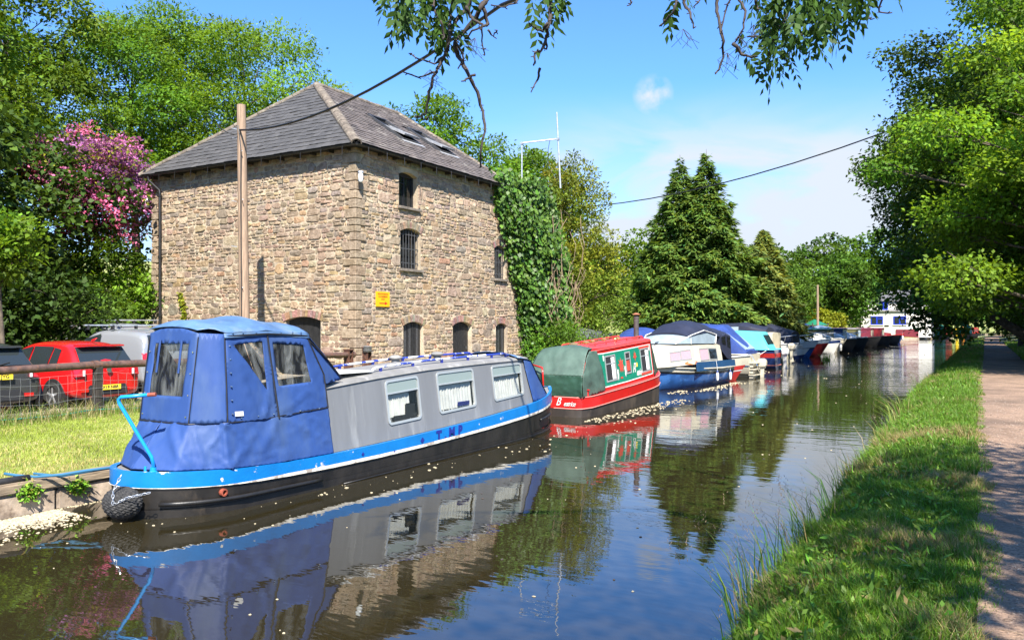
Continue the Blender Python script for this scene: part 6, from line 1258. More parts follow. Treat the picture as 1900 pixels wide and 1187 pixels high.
# ------------------------------------------------------------------ cars
mat('car_red', (0.48, 0.008, 0.009), 0.25, coat=0.8, var=0.03)
mat('car_grey', (0.050, 0.052, 0.054), 0.28, coat=0.7, metal=0.3)
mat('car_silver', (0.30, 0.31, 0.33), 0.30, coat=0.6, metal=0.35)
mat('car_maroon', (0.14, 0.012, 0.018), 0.28, coat=0.7)
mat('car_white', (0.6, 0.6, 0.59), 0.28, coat=0.6)
mat('plate_yellow', (0.85, 0.62, 0.03), 0.45)
mat('lamp_red', (0.45, 0.008, 0.010), 0.15, coat=1.0)
mat('lamp_clear', (0.65, 0.65, 0.65), 0.12, coat=1.0)
mat('plastic_black', (0.018, 0.018, 0.019), 0.55)
mat('car_glass', (0.020, 0.026, 0.028), 0.03, spec=0.9)
def car(label, loc, rz, paint, L, W, H, prof, side_w, plate=None, roof_bars=False, lower='plastic_black'):
    """prof: (x, z belt, z roof line, half width at belt, half width at roof); rear at -L/2"""
    t = thing('parked_car', label, 'car', loc, R(rz), 'cars parked behind the rail fence')
    mb = MB(); rings = []
    for x, zb_, zr, wb, wr in prof:
        m_ = (zb_ - .25)
        rings.append([(x, -wb * .90, .22), (x, -wb, .38), (x, -wb * 1.01, .22 + m_ * .62), (x, -wb * .965, zb_), (x, -wr, zr - .07), (x, -wr * .80, zr), (x, 0, zr + .025), (x, wr * .80, zr), (x, wr, zr - .07), (x, wb * .965, zb_), (x, wb * 1.01, .22 + m_ * .62), (x, wb, .38), (x, wb * .90, .22)])
    mb.loft(rings); body = mb.build('body', MAT[paint], t, auto=48)
    sm = body.modifiers.new('smooth', 'SUBSURF'); sm.levels = sm.render_levels = 2
    def sat(x, f, s, d=.012):
        for p, q in zip(prof, prof[1:]):
            if p[0] <= x <= q[0] or q is prof[-1]:
                k = (x - p[0]) / (q[0] - p[0]); g = [p[i] + (q[i] - p[i]) * k for i in range(5)]; return Vector((x, s * (g[3] * .965 + (g[4] - g[3] * .965) * f + d), g[1] + (g[2] - .07 - g[1]) * f))
    for poly in side_w:
        for s in (1, -1): mb = MB(); mb.prism([sat(x, f, s, .004) for x, f in poly], (0, s * .010, 0)); mb.build('side_window', MAT['car_glass'], t)
    p0, p1 = prof[0], prof[2]
    # rear window, lamps, plate, bumper
    xr0, xr1 = p0[0], p1[0]; zlo, zhi = p0[1] + .03, p1[2] - .10
    mb = MB(); n_ = Vector((-(zhi - zlo), 0, (xr1 - xr0))).normalized()
    mb.prism([Vector((xr0 + .05, -p0[3] * .80, zlo)) + n_ * .045, Vector((xr0 + .05, p0[3] * .80, zlo)) + n_ * .045, Vector((xr1 - .04, p1[4] * .88, zhi)) + n_ * .045, Vector((xr1 - .04, -p1[4] * .88, zhi)) + n_ * .045], n_ * .012); rw = mb.build('rear_window', MAT['car_glass'], t); bevel_obj(rw, .004, 1)
    mb = MB(); mb.tube([(xr0 - .03, .05, zlo + .03), (xr0 + .06, -.25, zlo + .10)], .012, 5); mb.build('wiper', MAT['plastic_black'], rw)
    mb = MB(); mb.prism([(xr1 - .02, -p1[4] * .9, zhi + .06), (xr1 - .02, p1[4] * .9, zhi + .06), (xr1 - .22, p1[4] * .84, zhi + .045), (xr1 - .22, -p1[4] * .84, zhi + .045)], (0, 0, .035)); bevel_obj(mb.build('spoiler', MAT[paint], t), .012, 2)
    for s in (1, -1):
        mb = MB(); y0 = p0[3] * .98; zc = p0[1] - .08; mb.loft([[(xr0 - .035, s * (y0 - .20), zc - .10), (xr0 - .01, s * (y0 + .005), zc - .12), (xr0 + .05, s * (y0 + .012), zc + .09), (xr0 - .02, s * (y0 - .16), zc + .08)], [(xr0 + .20, s * (y0 - .15), zc - .10), (xr0 + .25, s * (y0 + .015), zc - .09), (xr0 + .28, s * (y0 + .008), zc + .06), (xr0 + .2, s * (y0 - .15), zc + .06)]]); tlm = mb.build('tail_lamp', MAT['lamp_red'], t); bevel_obj(tlm, .01, 2)
        mb = MB(); mb.box((xr0 - .045, s * (y0 - .17), zc - .03), (.015, .045, .13)); mb.build('reversing_lamp', MAT['lamp_clear'], tlm)
        mb = MB(); mb.box((xr0 - .03, s * (p0[3] * .72), .42), (.04, .16, .07)); mb.build('reflector', MAT['lamp_red'], t)
        mb = MB(); mb.loft([[(L * .5 - 1.35, s * (W / 2 + .01), prof[0][1] + .03), (L * .5 - 1.25, s * (W / 2 + .01), prof[0][1] + .03), (L * .5 - 1.25, s * (W / 2 + .01), prof[0][1] + .13), (L * .5 - 1.35, s * (W / 2 + .01), prof[0][1] + .13)], [(L * .5 - 1.38, s * (W / 2 + .16), prof[0][1] + .04), (L * .5 - 1.24, s * (W / 2 + .16), prof[0][1] + .04), (L * .5 - 1.24, s * (W / 2 + .16), prof[0][1] + .17), (L * .5 - 1.38, s * (W / 2 + .16), prof[0][1] + .17)]]); mb.build('mirror', MAT[paint], t)
        mb = MB(); mb.box((0.05, s * (W / 2 - .005), prof[0][1] - .10), (.20, .03, .035)); mb.build('door_handle', MAT[paint], t)
        mb = MB(); mb.box((0, s * (W / 2 - .03), .27), (L * .55, .06, .10)); mb.build('sill_trim', MAT[lower], t)
    mb = MB(); mb.loft([[(xr0 - .04, -p0[3] * .62, .30), (xr0 - .04, p0[3] * .62, .30), (xr0 - .03, p0[3] * .56, .53), (xr0 - .03, -p0[3] * .56, .53)], [(xr0 + .1, -p0[3] * .62, .30), (xr0 + .1, p0[3] * .62, .30), (xr0 + .1, p0[3] * .56, .53), (xr0 + .1, -p0[3] * .56, .53)]]); bevel_obj(mb.build('bumper_insert', MAT[lower], t), .02, 2)
    if plate:
        px_, pz, txt = plate; mb = MB(); mb.box((xr0 - .055, 0, pz), (.012, .52, .112)); pl = mb.build('number_plate', MAT['plate_yellow'], t)
        c_ = Matrix.Translation(loc) @ Matrix.Rotation(R(rz), 4, 'Z') @ Vector((xr0 - .063, 0, pz)); nrm = Matrix.Rotation(R(rz), 3, 'Z') @ Vector((-1, 0, 0)); bpy.context.view_layer.update()
        lettering('lettering', txt, .098, c_, facing(nrm.x, nrm.y), MAT['plastic_black'], t, bold=.002, sx=.95)
        mb = MB(); mb.lathe((xr0 - .03, 0, prof[0][1] - .06), [(0, -.02), (.055, -.02), (.06, -.005), (.045, -.004), (.04, -.015), (0, -.015)], 14, 'X'); mb.build('badge', MAT['chrome'], t)
    for x in (-L / 2 + .62, L / 2 - .75):
        for s in (1, -1):
            r_ = .305; y = s * (W / 2 - .10)
            mb = MB(); mb.lathe((x, s * (W / 2 - .015), r_ + .02), [(0, -.12), (r_ + .055, -.12), (r_ + .055, .018), (0, .018)], 22, 'Y'); mb.build('wheel_arch', MAT['plastic_black'], t)
            mb = MB(); mb.lathe((x, y, r_), [(r_ * .62, -.09), (r_ * .92, -.10), (r_, -.06), (r_, .08), (r_ * .94, .125), (r_ * .66, .13), (r_ * .62, .11)], 26, 'Y'); w = mb.build('wheel', MAT['tyre'], t, auto=35)
            mb = MB(); mb.lathe((x, y, r_), [(r_ * .66, s * .10), (r_ * .62, s * .11), (r_ * .56, s * .04), (0, s * .03)], 22, 'Y')
            for k in range(5):
                a = 2 * math.pi * k / 5 + .3; mb.box((x + .095 * math.cos(a), y + s * .10, r_ + .095 * math.sin(a)), (.19, .03, .045), M=Matrix.Rotation(-a, 3, 'Y'))
            mb.lathe((x, y, r_), [(0, s * .09), (.05, s * .09), (.045, s * .125), (0, s * .13)], 12, 'Y'); mb.build('rim', MAT['galvanised'], w)
    if roof_bars:
        zr = prof[4][2]
        for x in (-.5, .7):
            mb = MB(); mb.box((x, 0, zr + .11), (.07, prof[4][4] * 2.0, .035)); rbz = mb.build('roof_bar', MAT['galvanised'], t)
            for s in (1, -1): mb = MB(); mb.box((x, s * prof[4][4] * .88, zr + .05), (.09, .05, .12)); mb.build('foot', MAT['plastic_black'], rbz)
    mb = MB(); mb.tube([(xr1 + .15, 0, prof[3][2] + .02), (xr1 + .06, 0, prof[3][2] + .06), (xr1 - .02, 0, prof[3][2] + .09)], [.03, .02, .006], 6); mb.build('aerial', MAT[paint], t)
    return t
HB = [(-1.80, .92, .98, .74, .56), (-1.72, .94, 1.06, .78, .62), (-1.40, .96, 1.44, .80, .60), (-.9, .95, 1.49, .81, .60), (-.2, .92, 1.505, .81, .60), (.35, .90, 1.44, .81, .58), (.95, .90, 1.08, .80, .66), (1.3, .86, .93, .77, .6), (1.65, .70, .78, .70, .5), (1.78, .55, .58, .60, .4)]
HW = [[(-1.22, .16), (-.95, .10), (-.95, .90), (-1.18, .86)], [(-.90, .10), (-.22, .08), (-.22, .92), (-.90, .93)], [(-.15, .08), (.72, .12), (.36, .86), (-.15, .92)]]
car('red hatchback seen from behind its rear corner, nearest the quay', (-17.80, 10.15, .44), 181, 'car_red', 3.6, 1.62, 1.50, HB, HW, (0, .47, 'LX19 NBR')).scale = (1, 1, .93)
car('dark grey car cut off by the left edge with a yellow rear plate', (-17.85, 8.12, .44), 176, 'car_grey', 3.6, 1.70, 1.46, [(a, b + .03, c - .02, d * 1.05, e * 1.05) for a, b, c, d, e in HB], HW, (0, .80, 'KU20 JYG')).scale = (1, 1, .95)
VN = [(a, b * .93, c * .86, d, e) for a, b, c, d, e in [(-2.1, 1.12, 1.16, .86, .78), (-2.06, 1.14, 1.5, .88, .80), (-1.95, 1.15, 1.84, .90, .80), (-1.0, 1.15, 1.90, .91, .80), (-.1, 1.15, 1.91, .91, .80), (.55, 1.13, 1.84, .91, .77), (1.25, 1.10, 1.25, .90, .80), (1.6, 1.0, 1.08, .86, .7), (1.95, .82, .9, .80, .6), (2.08, .6, .65, .70, .5)]]
car('silver car with roof bars parked between the red car and the warehouse', (-20.35, 13.5, .44), 178, 'car_silver', 4.2, 1.84, 1.95, VN, [[(-.15, .06), (.95, .10), (.60, .80), (-.15, .90)]], None, True)
car('pale grey estate car just showing its roof and red tail lamp behind the silver one', (-25.2, 16.6, .62), 0, 'car_silver', 4.2, 1.84, 1.95, VN, [[(-1.6, .2), (-.4, .1), (-.4, .85), (-1.6, .8)], [(-.15, .06), (.95, .10), (.60, .80), (-.15, .90)]], None, True)
for lab, loc, pa in (('dark red car parked far back behind the blue covered boat', (-20.6, 55.2, 1.0), 'car_maroon'), ('white car parked beside the dark red one behind the hooded boats', (-19.4, 56.6, .95), 'car_white')):
    k = car(lab, loc, -60, pa, 3.6, 1.70, 1.5, HB, HW); k['group'] = 'cars parked beyond the moored boats'
mb = MB(); mb.add([(-24, 50, .6), (-16.5, 50, .6), (-16.5, 60, 1.0), (-24, 60, 1.0), (-24, 50, .3), (-16.5, 50, .3), (-16.5, 60, .3), (-24, 60, .3)], [(0, 1, 2, 3), (4, 5, 1, 0), (5, 6, 2, 1), (7, 4, 0, 3), (6, 7, 3, 2)]); o = mb.build('ramp_ground', MAT['gravel_yard']); o['kind'] = 'structure'
# ------------------------------------------------------------------ white house
mat('render_white', (0.64, 0.62, 0.57), 0.8, var=0.05, scale=2)
mat('house_slate', (0.10, 0.10, 0.105), 0.7, var=0.25, scale=3)
mat('frame_blue', (0.012, 0.04, 0.42), 0.4)
hs = thing('white_house', 'white rendered two storey house with blue window frames at the far end of the canal', 'house', (-13.5, 149, .4))
HX0, HX1, HY = -18.6, -7.6, 148.0
mb = MB(); mb.box(((HX0 + HX1) / 2, HY + 4.5, 2.6), (HX1 - HX0, 9, 4.4)); mb.build('wall', MAT['render_white'], hs, world=True)
mb = MB(); mb.box(((HX0 + HX1) / 2 + .2, HY + 5.2, 5.6), (HX1 - HX0 - 1.0, 7.4, 1.9)); mb.build('upper_wall', MAT['render_white'], hs, world=True)
mb = MB(); mb.loft([[(HX0 - .25, HY - .3, 4.72), (HX1 + .25, HY - .3, 4.72), (HX1 + .25, HY + 9.2, 4.72), (HX0 - .25, HY + 9.2, 4.72)], [(HX0 + .6, HY + 1.6, 5.05), (HX1 - .4, HY + 1.6, 5.05), (HX1 - .4, HY + 8.8, 5.05), (HX0 + .6, HY + 8.8, 5.05)]]); mb.build('skirt_roof', MAT['house_slate'], hs, world=True)
mb = MB(); mb.add([(HX0 + .3, HY + 1.2, 6.5), (HX1 - .0, HY + 1.2, 6.5), (HX1, HY + 9.2, 6.5), (HX0 + .3, HY + 9.2, 6.5), (HX0 + 4.2, HY + 5.2, 8.5), (HX1 - 3.6, HY + 5.2, 8.5)], [(0, 1, 5, 4), (1, 2, 5), (2, 3, 4, 5), (3, 0, 4), (3, 2, 1, 0)]); hr = mb.build('roof', MAT['house_slate'], hs, world=True)
for x, z, w, h, yy in ((-15.8, 3.2, 1.9, 1.45, HY), (-12.3, 3.2, 1.9, 1.45, HY), (-14.9, 5.72, 1.35, 1.35, HY + 1.5)):
    mb = MB(); f = .13
    for bx_ in ((x - w / 2 + f / 2, z, f, h), (x + w / 2 - f / 2, z, f, h), (x, z + h / 2 - f / 2, w - 2 * f, f), (x, z - h / 2 + f / 2, w - 2 * f, f), (x, z, .22, h - 2 * f), (x + w * .25, z + h * .2, w * .5 - f, .16)): mb.box((bx_[0], yy - .04, bx_[1]), (bx_[2], .12, bx_[3]))
    w_ = mb.build('window', MAT['frame_blue'], hs, world=True); mb = MB(); mb.box((x, yy - .005, z), (w - f, .03, h - f)); mb.build('pane', MAT['car_glass'], w_, world=True)
    mb = MB(); mb.box((x, yy - .06, z - h / 2 - .06), (w + .2, .2, .1)); mb.build('sill', MAT['render_white'], w_, world=True)
mb = MB(); mb.box((-14.3, HY - .03, 2.3), (.7, .06, .28)); mb.build('plaque', MAT['plastic_black'], hs, world=True)
mb = MB(); mb.box((-11.2, HY - .05, 1.05), (3.4, .12, 1.3)); mb.build('maroon_panel', MAT['maroon_paint'], hs, world=True)
mb = MB(); mb.tube([(HX0 + .25, HY - .08, 4.7), (HX0 + .25, HY - .08, .45)], .06, 6); mb.build('downpipe', MAT['plastic_black'], hs, world=True)
# far pole, far boats
t = thing('telegraph_pole', 'slim pale timber pole rising behind the far moored boats', 'telegraph pole', (-17.1, 100, .42)); mb = MB(); mb.tube([(0, 0, 0), (0, 0, 6.7)], [.15, .11], 8); mb.build('post', MAT['pole_timber'], t); mb = MB(); mb.tube([(-.1, 0, 6.4), (.1, 0, 6.4)], .03, 6); mb.build('step_bolt', MAT['galvanised'], t)
def far_boat(loc, rz, label, hullm, sidem, hoodm):
    t = thing('narrowboat', label, 'narrowboat', loc, R(rz)); hull(t, 11, 2.1, .72, 1.0, .5, [(0, 1, hullm, 'hull', 0)], hullm, 4.0)
    cabin(t, [(3.2, .92, .8, .72, 1.95), (-3.2, .92, .8, .7, 1.9)], sidem, [(2.4 - 1.4 * k, 1.6 - 1.4 * k, .4, .8) for k in range(4)])
    hood_(t, [(-3.15, .9, 1.9, 2.3, .75, .95), (-4.0, .9, 2.2, 2.55, .75, .98), (-5.2, .85, 2.0, 2.4, .72, .9)], hoodm, [(-3.5, -4.2, .5, .9, 'car_glass')], studs=False)
    mb = MB(); mb.prism([(-5.23, -.40, 1.45), (-5.23, .40, 1.45), (-5.23, .40, 2.15), (-5.23, -.40, 2.15)], (-.03, 0, 0)); mb.build('rear_window', MAT['car_glass'], t); return t
mat('teal_canvas', (0.012, 0.185, 0.135), 0.5, var=.15); mat('kayak_yellow', (0.75, 0.50, 0.015), 0.4); mat('kayak_orange', (0.75, 0.26, 0.02), 0.4)
far_boat((-6.6, 166, 0), 82, 'far narrowboat with a tall bright green stern hood near the white house', 'hull_matt', 'hull_red', 'teal_canvas')
far_boat((-2.6, 190, 0), 78, 'most distant narrowboat with red cabin side and green cloths under the trees', 'hull_matt', 'hull_red', 'teal_canvas')
for lab, loc, m in (('yellow kayak resting upright beside the far green hooded narrowboat', (-4.6, 172.5, .1), 'kayak_yellow'), ('orange kayak resting upright next to the yellow one', (-3.7, 176, .1), 'kayak_orange')):
    t = thing('kayak', lab, 'kayak', loc, R(20), 'kayaks by the far narrowboats'); mb = MB(); mb.loft([[(.34 * w * math.cos(q), .18 * w * math.sin(q), z) for q in [2 * math.pi * k / 10 for k in range(10)]] for z, w in ((0, .1), (.3, .6), (.9, 1), (1.4, 1), (1.9, .6), (2.2, .1))]); mb.build('hull', MAT[m], t, smooth=True); mb = MB(); mb.lathe((0, -.16, 1.1), [(0, -.02), (.16, -.02), (.16, .02), (0, .02)], 10, 'Y'); mb.build('cockpit', MAT['plastic_black'], t)
# ------------------------------------------------------------------ vegetation
def unit(a): return a / np.maximum(np.linalg.norm(a, axis=1, keepdims=True), 1e-9)
def leaf_quads(C, A, Nn, L, W, fold=0.12):
    """C base points, A leaf axes, Nn leaf normals, L lengths, W widths -> kite shaped leaves"""
    A = unit(A); S = unit(np.cross(A, Nn)); Nn = np.cross(S, A); L = L[:, None]; W = W[:, None]
    m = C + A * L * .45; up = Nn * W * fold
    V = np.stack([C, m + S * W * .5 + up, C + A * L - up * .6, m - S * W * .5 + up], 1).reshape(-1, 3)
    n = len(C); F = np.arange(4 * n).reshape(n, 4); return V, F
def crown_pts(rs, puffs, n, cluster, spread, squash=.72, inner=.5):
    """leaf positions: puffs (k,4: x y z r); clusters of leaves on twig ends, most near the puff surface"""
    w = puffs[:, 3] ** 2; w = w / w.sum(); nc = max(1, n // cluster); idx = rs.choice(len(puffs), nc, p=w)
    d = rs.normal(size=(nc, 3)); d[:, 2] += .25; d = unit(d); rad = inner + (1.06 - inner) * rs.random(nc) ** .6
    c = puffs[idx, :3] + d * (puffs[idx, 3] * rad)[:, None] * np.array([1, 1, squash])
    P = np.repeat(c, cluster, 0) + rs.normal(size=(nc * cluster, 3)) * spread * np.array([1, 1, .6]); D = np.repeat(d, cluster, 0)
    return P, D, np.repeat(idx, cluster), np.repeat(np.arange(nc), cluster)
def leaf_color(rs, idx, cl, tint=(1, 1, 1), pv=.22, cv=.16, lv=.16, yel=.25):
    n = len(idx); pk = 1 + pv * rs.normal(size=idx.max() + 1); ck = 1 + cv * rs.normal(size=cl.max() + 1); py = rs.normal(size=idx.max() + 1) * yel
    k = np.clip(pk[idx] * ck[cl] * (1 + lv * rs.normal(size=n)), .35, 2.0); y = np.clip(py[idx] + .5 * yel * rs.normal(size=n), -.5, .7)
    return np.clip(np.stack([k * (1 + .55 * y), k, k * (1 - .3 * y)], 1) * np.array(tint), .02, 3)
def crown_mesh(name, rs, puffs, n, m, parent, ls=.22, asp=.55, cluster=6, spread=.16, tint=(1, 1, 1), droop=.25, squash=.72, inner=.5, yel=.13, nrm_up=.8, pv=.2):
    P, D, idx, cl = crown_pts(rs, puffs, n, cluster, spread, squash, inner); k = len(P)
    A = D * np.array([1, 1, .4]) + rs.normal(size=(k, 3)) * .75; A[:, 2] -= droop; N_ = D * .55 + np.array([0, 0, nrm_up]) + rs.normal(size=(k, 3)) * .45
    L_ = ls * (.65 + .7 * rs.random(k)); V, F = leaf_quads(P, A, N_, L_, L_ * asp * (.8 + .4 * rs.random(k)))
    C = np.repeat(leaf_color(rs, idx, cl, tint, yel=yel, pv=pv), 4, 0); return np_mesh(name, V, F, C, m, parent)
def limbs(rs, puffs, base, th, r0, m, parent, lean=(0, 0), every=1, top=None):
    mb = MB(); rg = random.Random(int(rs.integers(1 << 30))); z1 = top if top else float(np.percentile(puffs[:, 2], 70)) - base[2]; pts = []; rr = []
    for k in range(9):
        f = k / 8; pts.append(Vector((base[0] + lean[0] * f + .12 * r0 * 4 * math.sin(f * 5 + base[0]), base[1] + lean[1] * f + .12 * r0 * 4 * math.cos(f * 4 + base[1]), base[2] + z1 * f))); rr.append(r0 * (1.25 - f * .25 if k == 0 else 1 - .82 * f))
    mb.tube(pts, rr, 9)
    for i, (x, y, z, r) in enumerate(puffs):
        if i % every: continue
        tgt = Vector((x, y, z)); zz = max(base[2] + th * .8, min(base[2] + z1 * .95, z - .45 * math.hypot(x - base[0], y - base[1]) - .3)); f = (zz - base[2]) / z1; a = pts[min(8, int(f * 8))].lerp(pts[min(8, int(f * 8) + 1)], f * 8 - int(f * 8)) if f < 1 else pts[8]
        mid = a.lerp(tgt, .5) + Vector((rg.uniform(-.3, .3), rg.uniform(-.3, .3), .10 * (tgt - a).length)); rb = max(.03, r0 * (1 - .82 * f) * .55)
        mb.tube([a, a.lerp(mid, .55), mid, mid.lerp(tgt, .6), tgt], [rb, rb * .8, rb * .6, rb * .35, .015], 6)
        for q in range(3):
            e = tgt + Vector((rg.uniform(-1, 1), rg.uniform(-1, 1), rg.uniform(-.5, .8))) * r * .8; mb.tube([mid.lerp(tgt, .3 + .2 * q), (mid.lerp(tgt, .6) + e) / 2 + Vector((0, 0, .1)), e], [rb * .35, rb * .2, .01], 4)
    return mb.build('trunk', m, parent, smooth=True, fix=False)
def auto_puffs(rs, c, R_, Hh, n, pr=(.28, .42), low=-.9, jit=.0):
    """puffs over an ellipsoid (radius R_, half height Hh) around c, on a spread-out spiral"""
    out = []; ga = math.pi * (3 - math.sqrt(5))
    for i in range(n):
        z = low + (1 - low) * (i + .5) / n; r = math.sqrt(max(0, 1 - z * z)); a = ga * i + rs.normal() * .35; k = .60 - .16 * jit + (.28 + .34 * jit) * rs.random(); rp = R_ * (pr[0] + (pr[1] - pr[0]) * rs.random())
        out.append((c[0] + R_ * r * k * math.cos(a), c[1] + R_ * r * k * math.sin(a), c[2] + Hh * z * k * 1.05, rp))
    for i in range(n // 4): out.append((c[0] + rs.normal() * R_ * .25, c[1] + rs.normal() * R_ * .25, c[2] + rs.normal() * Hh * .3, R_ * pr[1]))
    return np.array(out)
def broadleaf(name, label, cat, base, H, R_, clear, npf, n, m, seed, ls=.22, asp=.55, r0=.25, group=None, tint=(1, 1, 1), pr=(.28, .42), lean=(0, 0), every=1, droop=.25, squash=.72, cluster=6, spread=.16, inner=.5, yel=.13, low=-.9, pv=.2, extra=(), jit=0.0):
    rs = np.random.default_rng(seed); t = thing(name, label, cat, base, 0, group); hh = (H - clear) / 2
    pf = auto_puffs(rs, (lean[0], lean[1], clear + hh), R_, hh, npf, pr, low, jit); pa = np.concatenate([pf, np.array(extra)]) if len(extra) else pf
    crown_mesh('crown', rs, pa, n, m, t, ls, asp, cluster, spread, tint, droop, squash, inner, yel, pv=pv)
    limbs(rs, pf, (0, 0, -.2), max(.4, clear), r0, MAT['bark'], t, lean, every); return t
def copy_tree(src, label, loc, rz, sc=1.0):
    c = src.copy(); col.objects.link(c); c.location = loc; c.rotation_euler = (0, 0, rz); c.scale = (sc, sc, sc); c['label'] = label
    for ch in list(src.children): k = ch.copy(); col.objects.link(k); k.parent = c
    return c
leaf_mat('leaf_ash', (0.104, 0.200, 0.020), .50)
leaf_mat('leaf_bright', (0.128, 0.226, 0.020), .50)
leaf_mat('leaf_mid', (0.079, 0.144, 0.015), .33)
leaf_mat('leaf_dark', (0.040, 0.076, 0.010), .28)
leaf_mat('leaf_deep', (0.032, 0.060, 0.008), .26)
leaf_mat('leaf_yellow', (0.187, 0.207, 0.017), .40)
leaf_mat('leaf_pink', (0.46, 0.135, 0.27), .35, tc=(.6, .18, .36))
leaf_mat('needle_green', (0.108, 0.178, 0.032), .34, rough=.55)
leaf_mat('needle_gold', (0.152, 0.182, 0.020), .34, rough=.55)
leaf_mat('needle_pale', (0.175, 0.220, 0.052), .34, rough=.55)
leaf_mat('leaf_ivy', (0.057, 0.121, 0.013), .18, rough=.48, spec=.35)
mat('dry_vine', (0.22, 0.155, 0.095), .9, var=.3, scale=10)
G = .42
# --- left: ash trees and the dark thicket behind the car park
LG = 'trees behind the car park'
broadleaf('ash_tree', 'tall feathery bright green ash tree above the left end of the warehouse roof', 'tree', (-38.5, 33.5, G), 21.0, 6.6, 6.0, 34, 60000, MAT['leaf_bright'], 1, .23, .42, .38, LG, droop=.35, squash=.5, pr=(.22, .36), cluster=8, spread=.26)
broadleaf('ash_tree', 'bright green ash tree with spreading limbs right behind the pink flowering tree', 'tree', (-43, 29.0, G), 21.5, 6.2, 6.5, 30, 50000, MAT['leaf_ash'], 2, .23, .42, .36, LG, droop=.35, squash=.5, pr=(.22, .36), cluster=8, spread=.26)
broadleaf('ash_tree', 'thin crowned tall ash with sky showing through near the top left corner', 'tree', (-42, 21.5, G), 21.5, 5.4, 8.0, 24, 22000, MAT['leaf_mid'], 3, .27, .45, .32, LG, tint=(1.15, 1.1, .9), droop=.35, squash=.55, pr=(.20, .34), cluster=8, spread=.28)
broadleaf('ash_tree', 'tall tree filling the extreme top left corner above the dark thicket', 'tree', (-38, 15.0, G), 19.5, 5.6, 6.0, 26, 30000, MAT['leaf_mid'], 4, .26, .48, .34, LG, tint=(1.2, 1.12, .9), squash=.6, pr=(.22, .36), cluster=8, spread=.26)
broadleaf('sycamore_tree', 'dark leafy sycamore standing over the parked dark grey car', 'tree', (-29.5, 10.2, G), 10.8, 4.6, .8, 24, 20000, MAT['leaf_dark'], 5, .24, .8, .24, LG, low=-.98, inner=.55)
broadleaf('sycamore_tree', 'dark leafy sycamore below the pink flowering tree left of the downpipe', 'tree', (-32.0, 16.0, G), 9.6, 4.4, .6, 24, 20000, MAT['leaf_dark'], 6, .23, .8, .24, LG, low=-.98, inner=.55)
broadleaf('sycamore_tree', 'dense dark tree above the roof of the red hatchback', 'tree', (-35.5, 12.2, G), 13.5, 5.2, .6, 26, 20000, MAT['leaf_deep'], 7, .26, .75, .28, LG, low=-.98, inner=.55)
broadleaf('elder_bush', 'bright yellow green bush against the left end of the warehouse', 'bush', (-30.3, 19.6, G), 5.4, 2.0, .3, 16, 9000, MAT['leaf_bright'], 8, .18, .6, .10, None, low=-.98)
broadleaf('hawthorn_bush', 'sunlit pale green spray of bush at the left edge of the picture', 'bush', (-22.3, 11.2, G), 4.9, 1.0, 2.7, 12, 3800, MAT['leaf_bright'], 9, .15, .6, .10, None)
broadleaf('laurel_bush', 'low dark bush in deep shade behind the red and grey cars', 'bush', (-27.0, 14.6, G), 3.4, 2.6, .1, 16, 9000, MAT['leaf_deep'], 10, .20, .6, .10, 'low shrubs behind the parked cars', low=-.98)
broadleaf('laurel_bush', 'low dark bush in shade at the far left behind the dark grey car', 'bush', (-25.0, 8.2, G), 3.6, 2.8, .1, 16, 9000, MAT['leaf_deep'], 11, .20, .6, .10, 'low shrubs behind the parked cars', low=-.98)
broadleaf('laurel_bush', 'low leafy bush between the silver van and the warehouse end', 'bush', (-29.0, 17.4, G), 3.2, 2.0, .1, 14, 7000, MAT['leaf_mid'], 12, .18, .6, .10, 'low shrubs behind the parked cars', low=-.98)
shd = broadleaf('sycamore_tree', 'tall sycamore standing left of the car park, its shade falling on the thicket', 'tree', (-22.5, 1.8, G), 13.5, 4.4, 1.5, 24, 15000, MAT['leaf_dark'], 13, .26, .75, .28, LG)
for lab, loc in (('tall sycamore behind the left end of the fence shading the dark bushes', (-26.0, 5.6, G)), ('tall sycamore at the back of the car park left of the dark thicket', (-28.6, 2.2, G)), ('sycamore farthest back at the left side of the car park', (-33.5, 7.0, G))): copy_tree(shd, lab, loc, loc[1], 1.0)
# pink tree: bare-wood blossom with young leaves
rs = np.random.default_rng(21); t = thing('judas_tree', 'tree covered in magenta pink blossom at the left end of the warehouse', 'tree', (-31.2, 19.4, G)); pf = auto_puffs(rs, (0, 0, 7.4), 2.9, 2.6, 26, (.20, .34), -.95)
crown_mesh('blossom', rs, pf, 15000, MAT['leaf_pink'], t, .13, .75, 10, .14, (1, 1, 1), .0, .75, .45, .25, pv=.3); crown_mesh('crown', rs, pf, 4500, MAT['leaf_yellow'], t, .15, .7, 6, .16, (1, 1, 1), .1, .75, .5); limbs(rs, pf, (0, 0, -.2), 2.2, .16, MAT['bark'], t)
# --- behind the warehouse roof
BG = 'trees showing over the warehouse roof'
broadleaf('ash_tree', 'light green tree showing just over the ridge of the warehouse roof', 'tree', (-35.0, 47.5, G), 19.3, 4.6, 7, 20, 15000, MAT['leaf_ash'], 31, .30, .45, .3, BG, squash=.55, droop=.3, cluster=8, spread=.28)
broadleaf('ash_tree', 'green tree crown showing above the skylights of the warehouse', 'tree', (-34.5, 54.0, G), 17.4, 4.6, 6, 20, 14000, MAT['leaf_bright'], 32, .30, .5, .3, BG, squash=.6, cluster=8, spread=.28)
broadleaf('ash_tree', 'rounded bright green crown over the far end of the warehouse roof', 'tree', (-29.5, 53.0, G), 15.8, 3.9, 5, 20, 14000, MAT['leaf_bright'], 33, .28, .6, .3, BG, squash=.65, cluster=8, spread=.25)
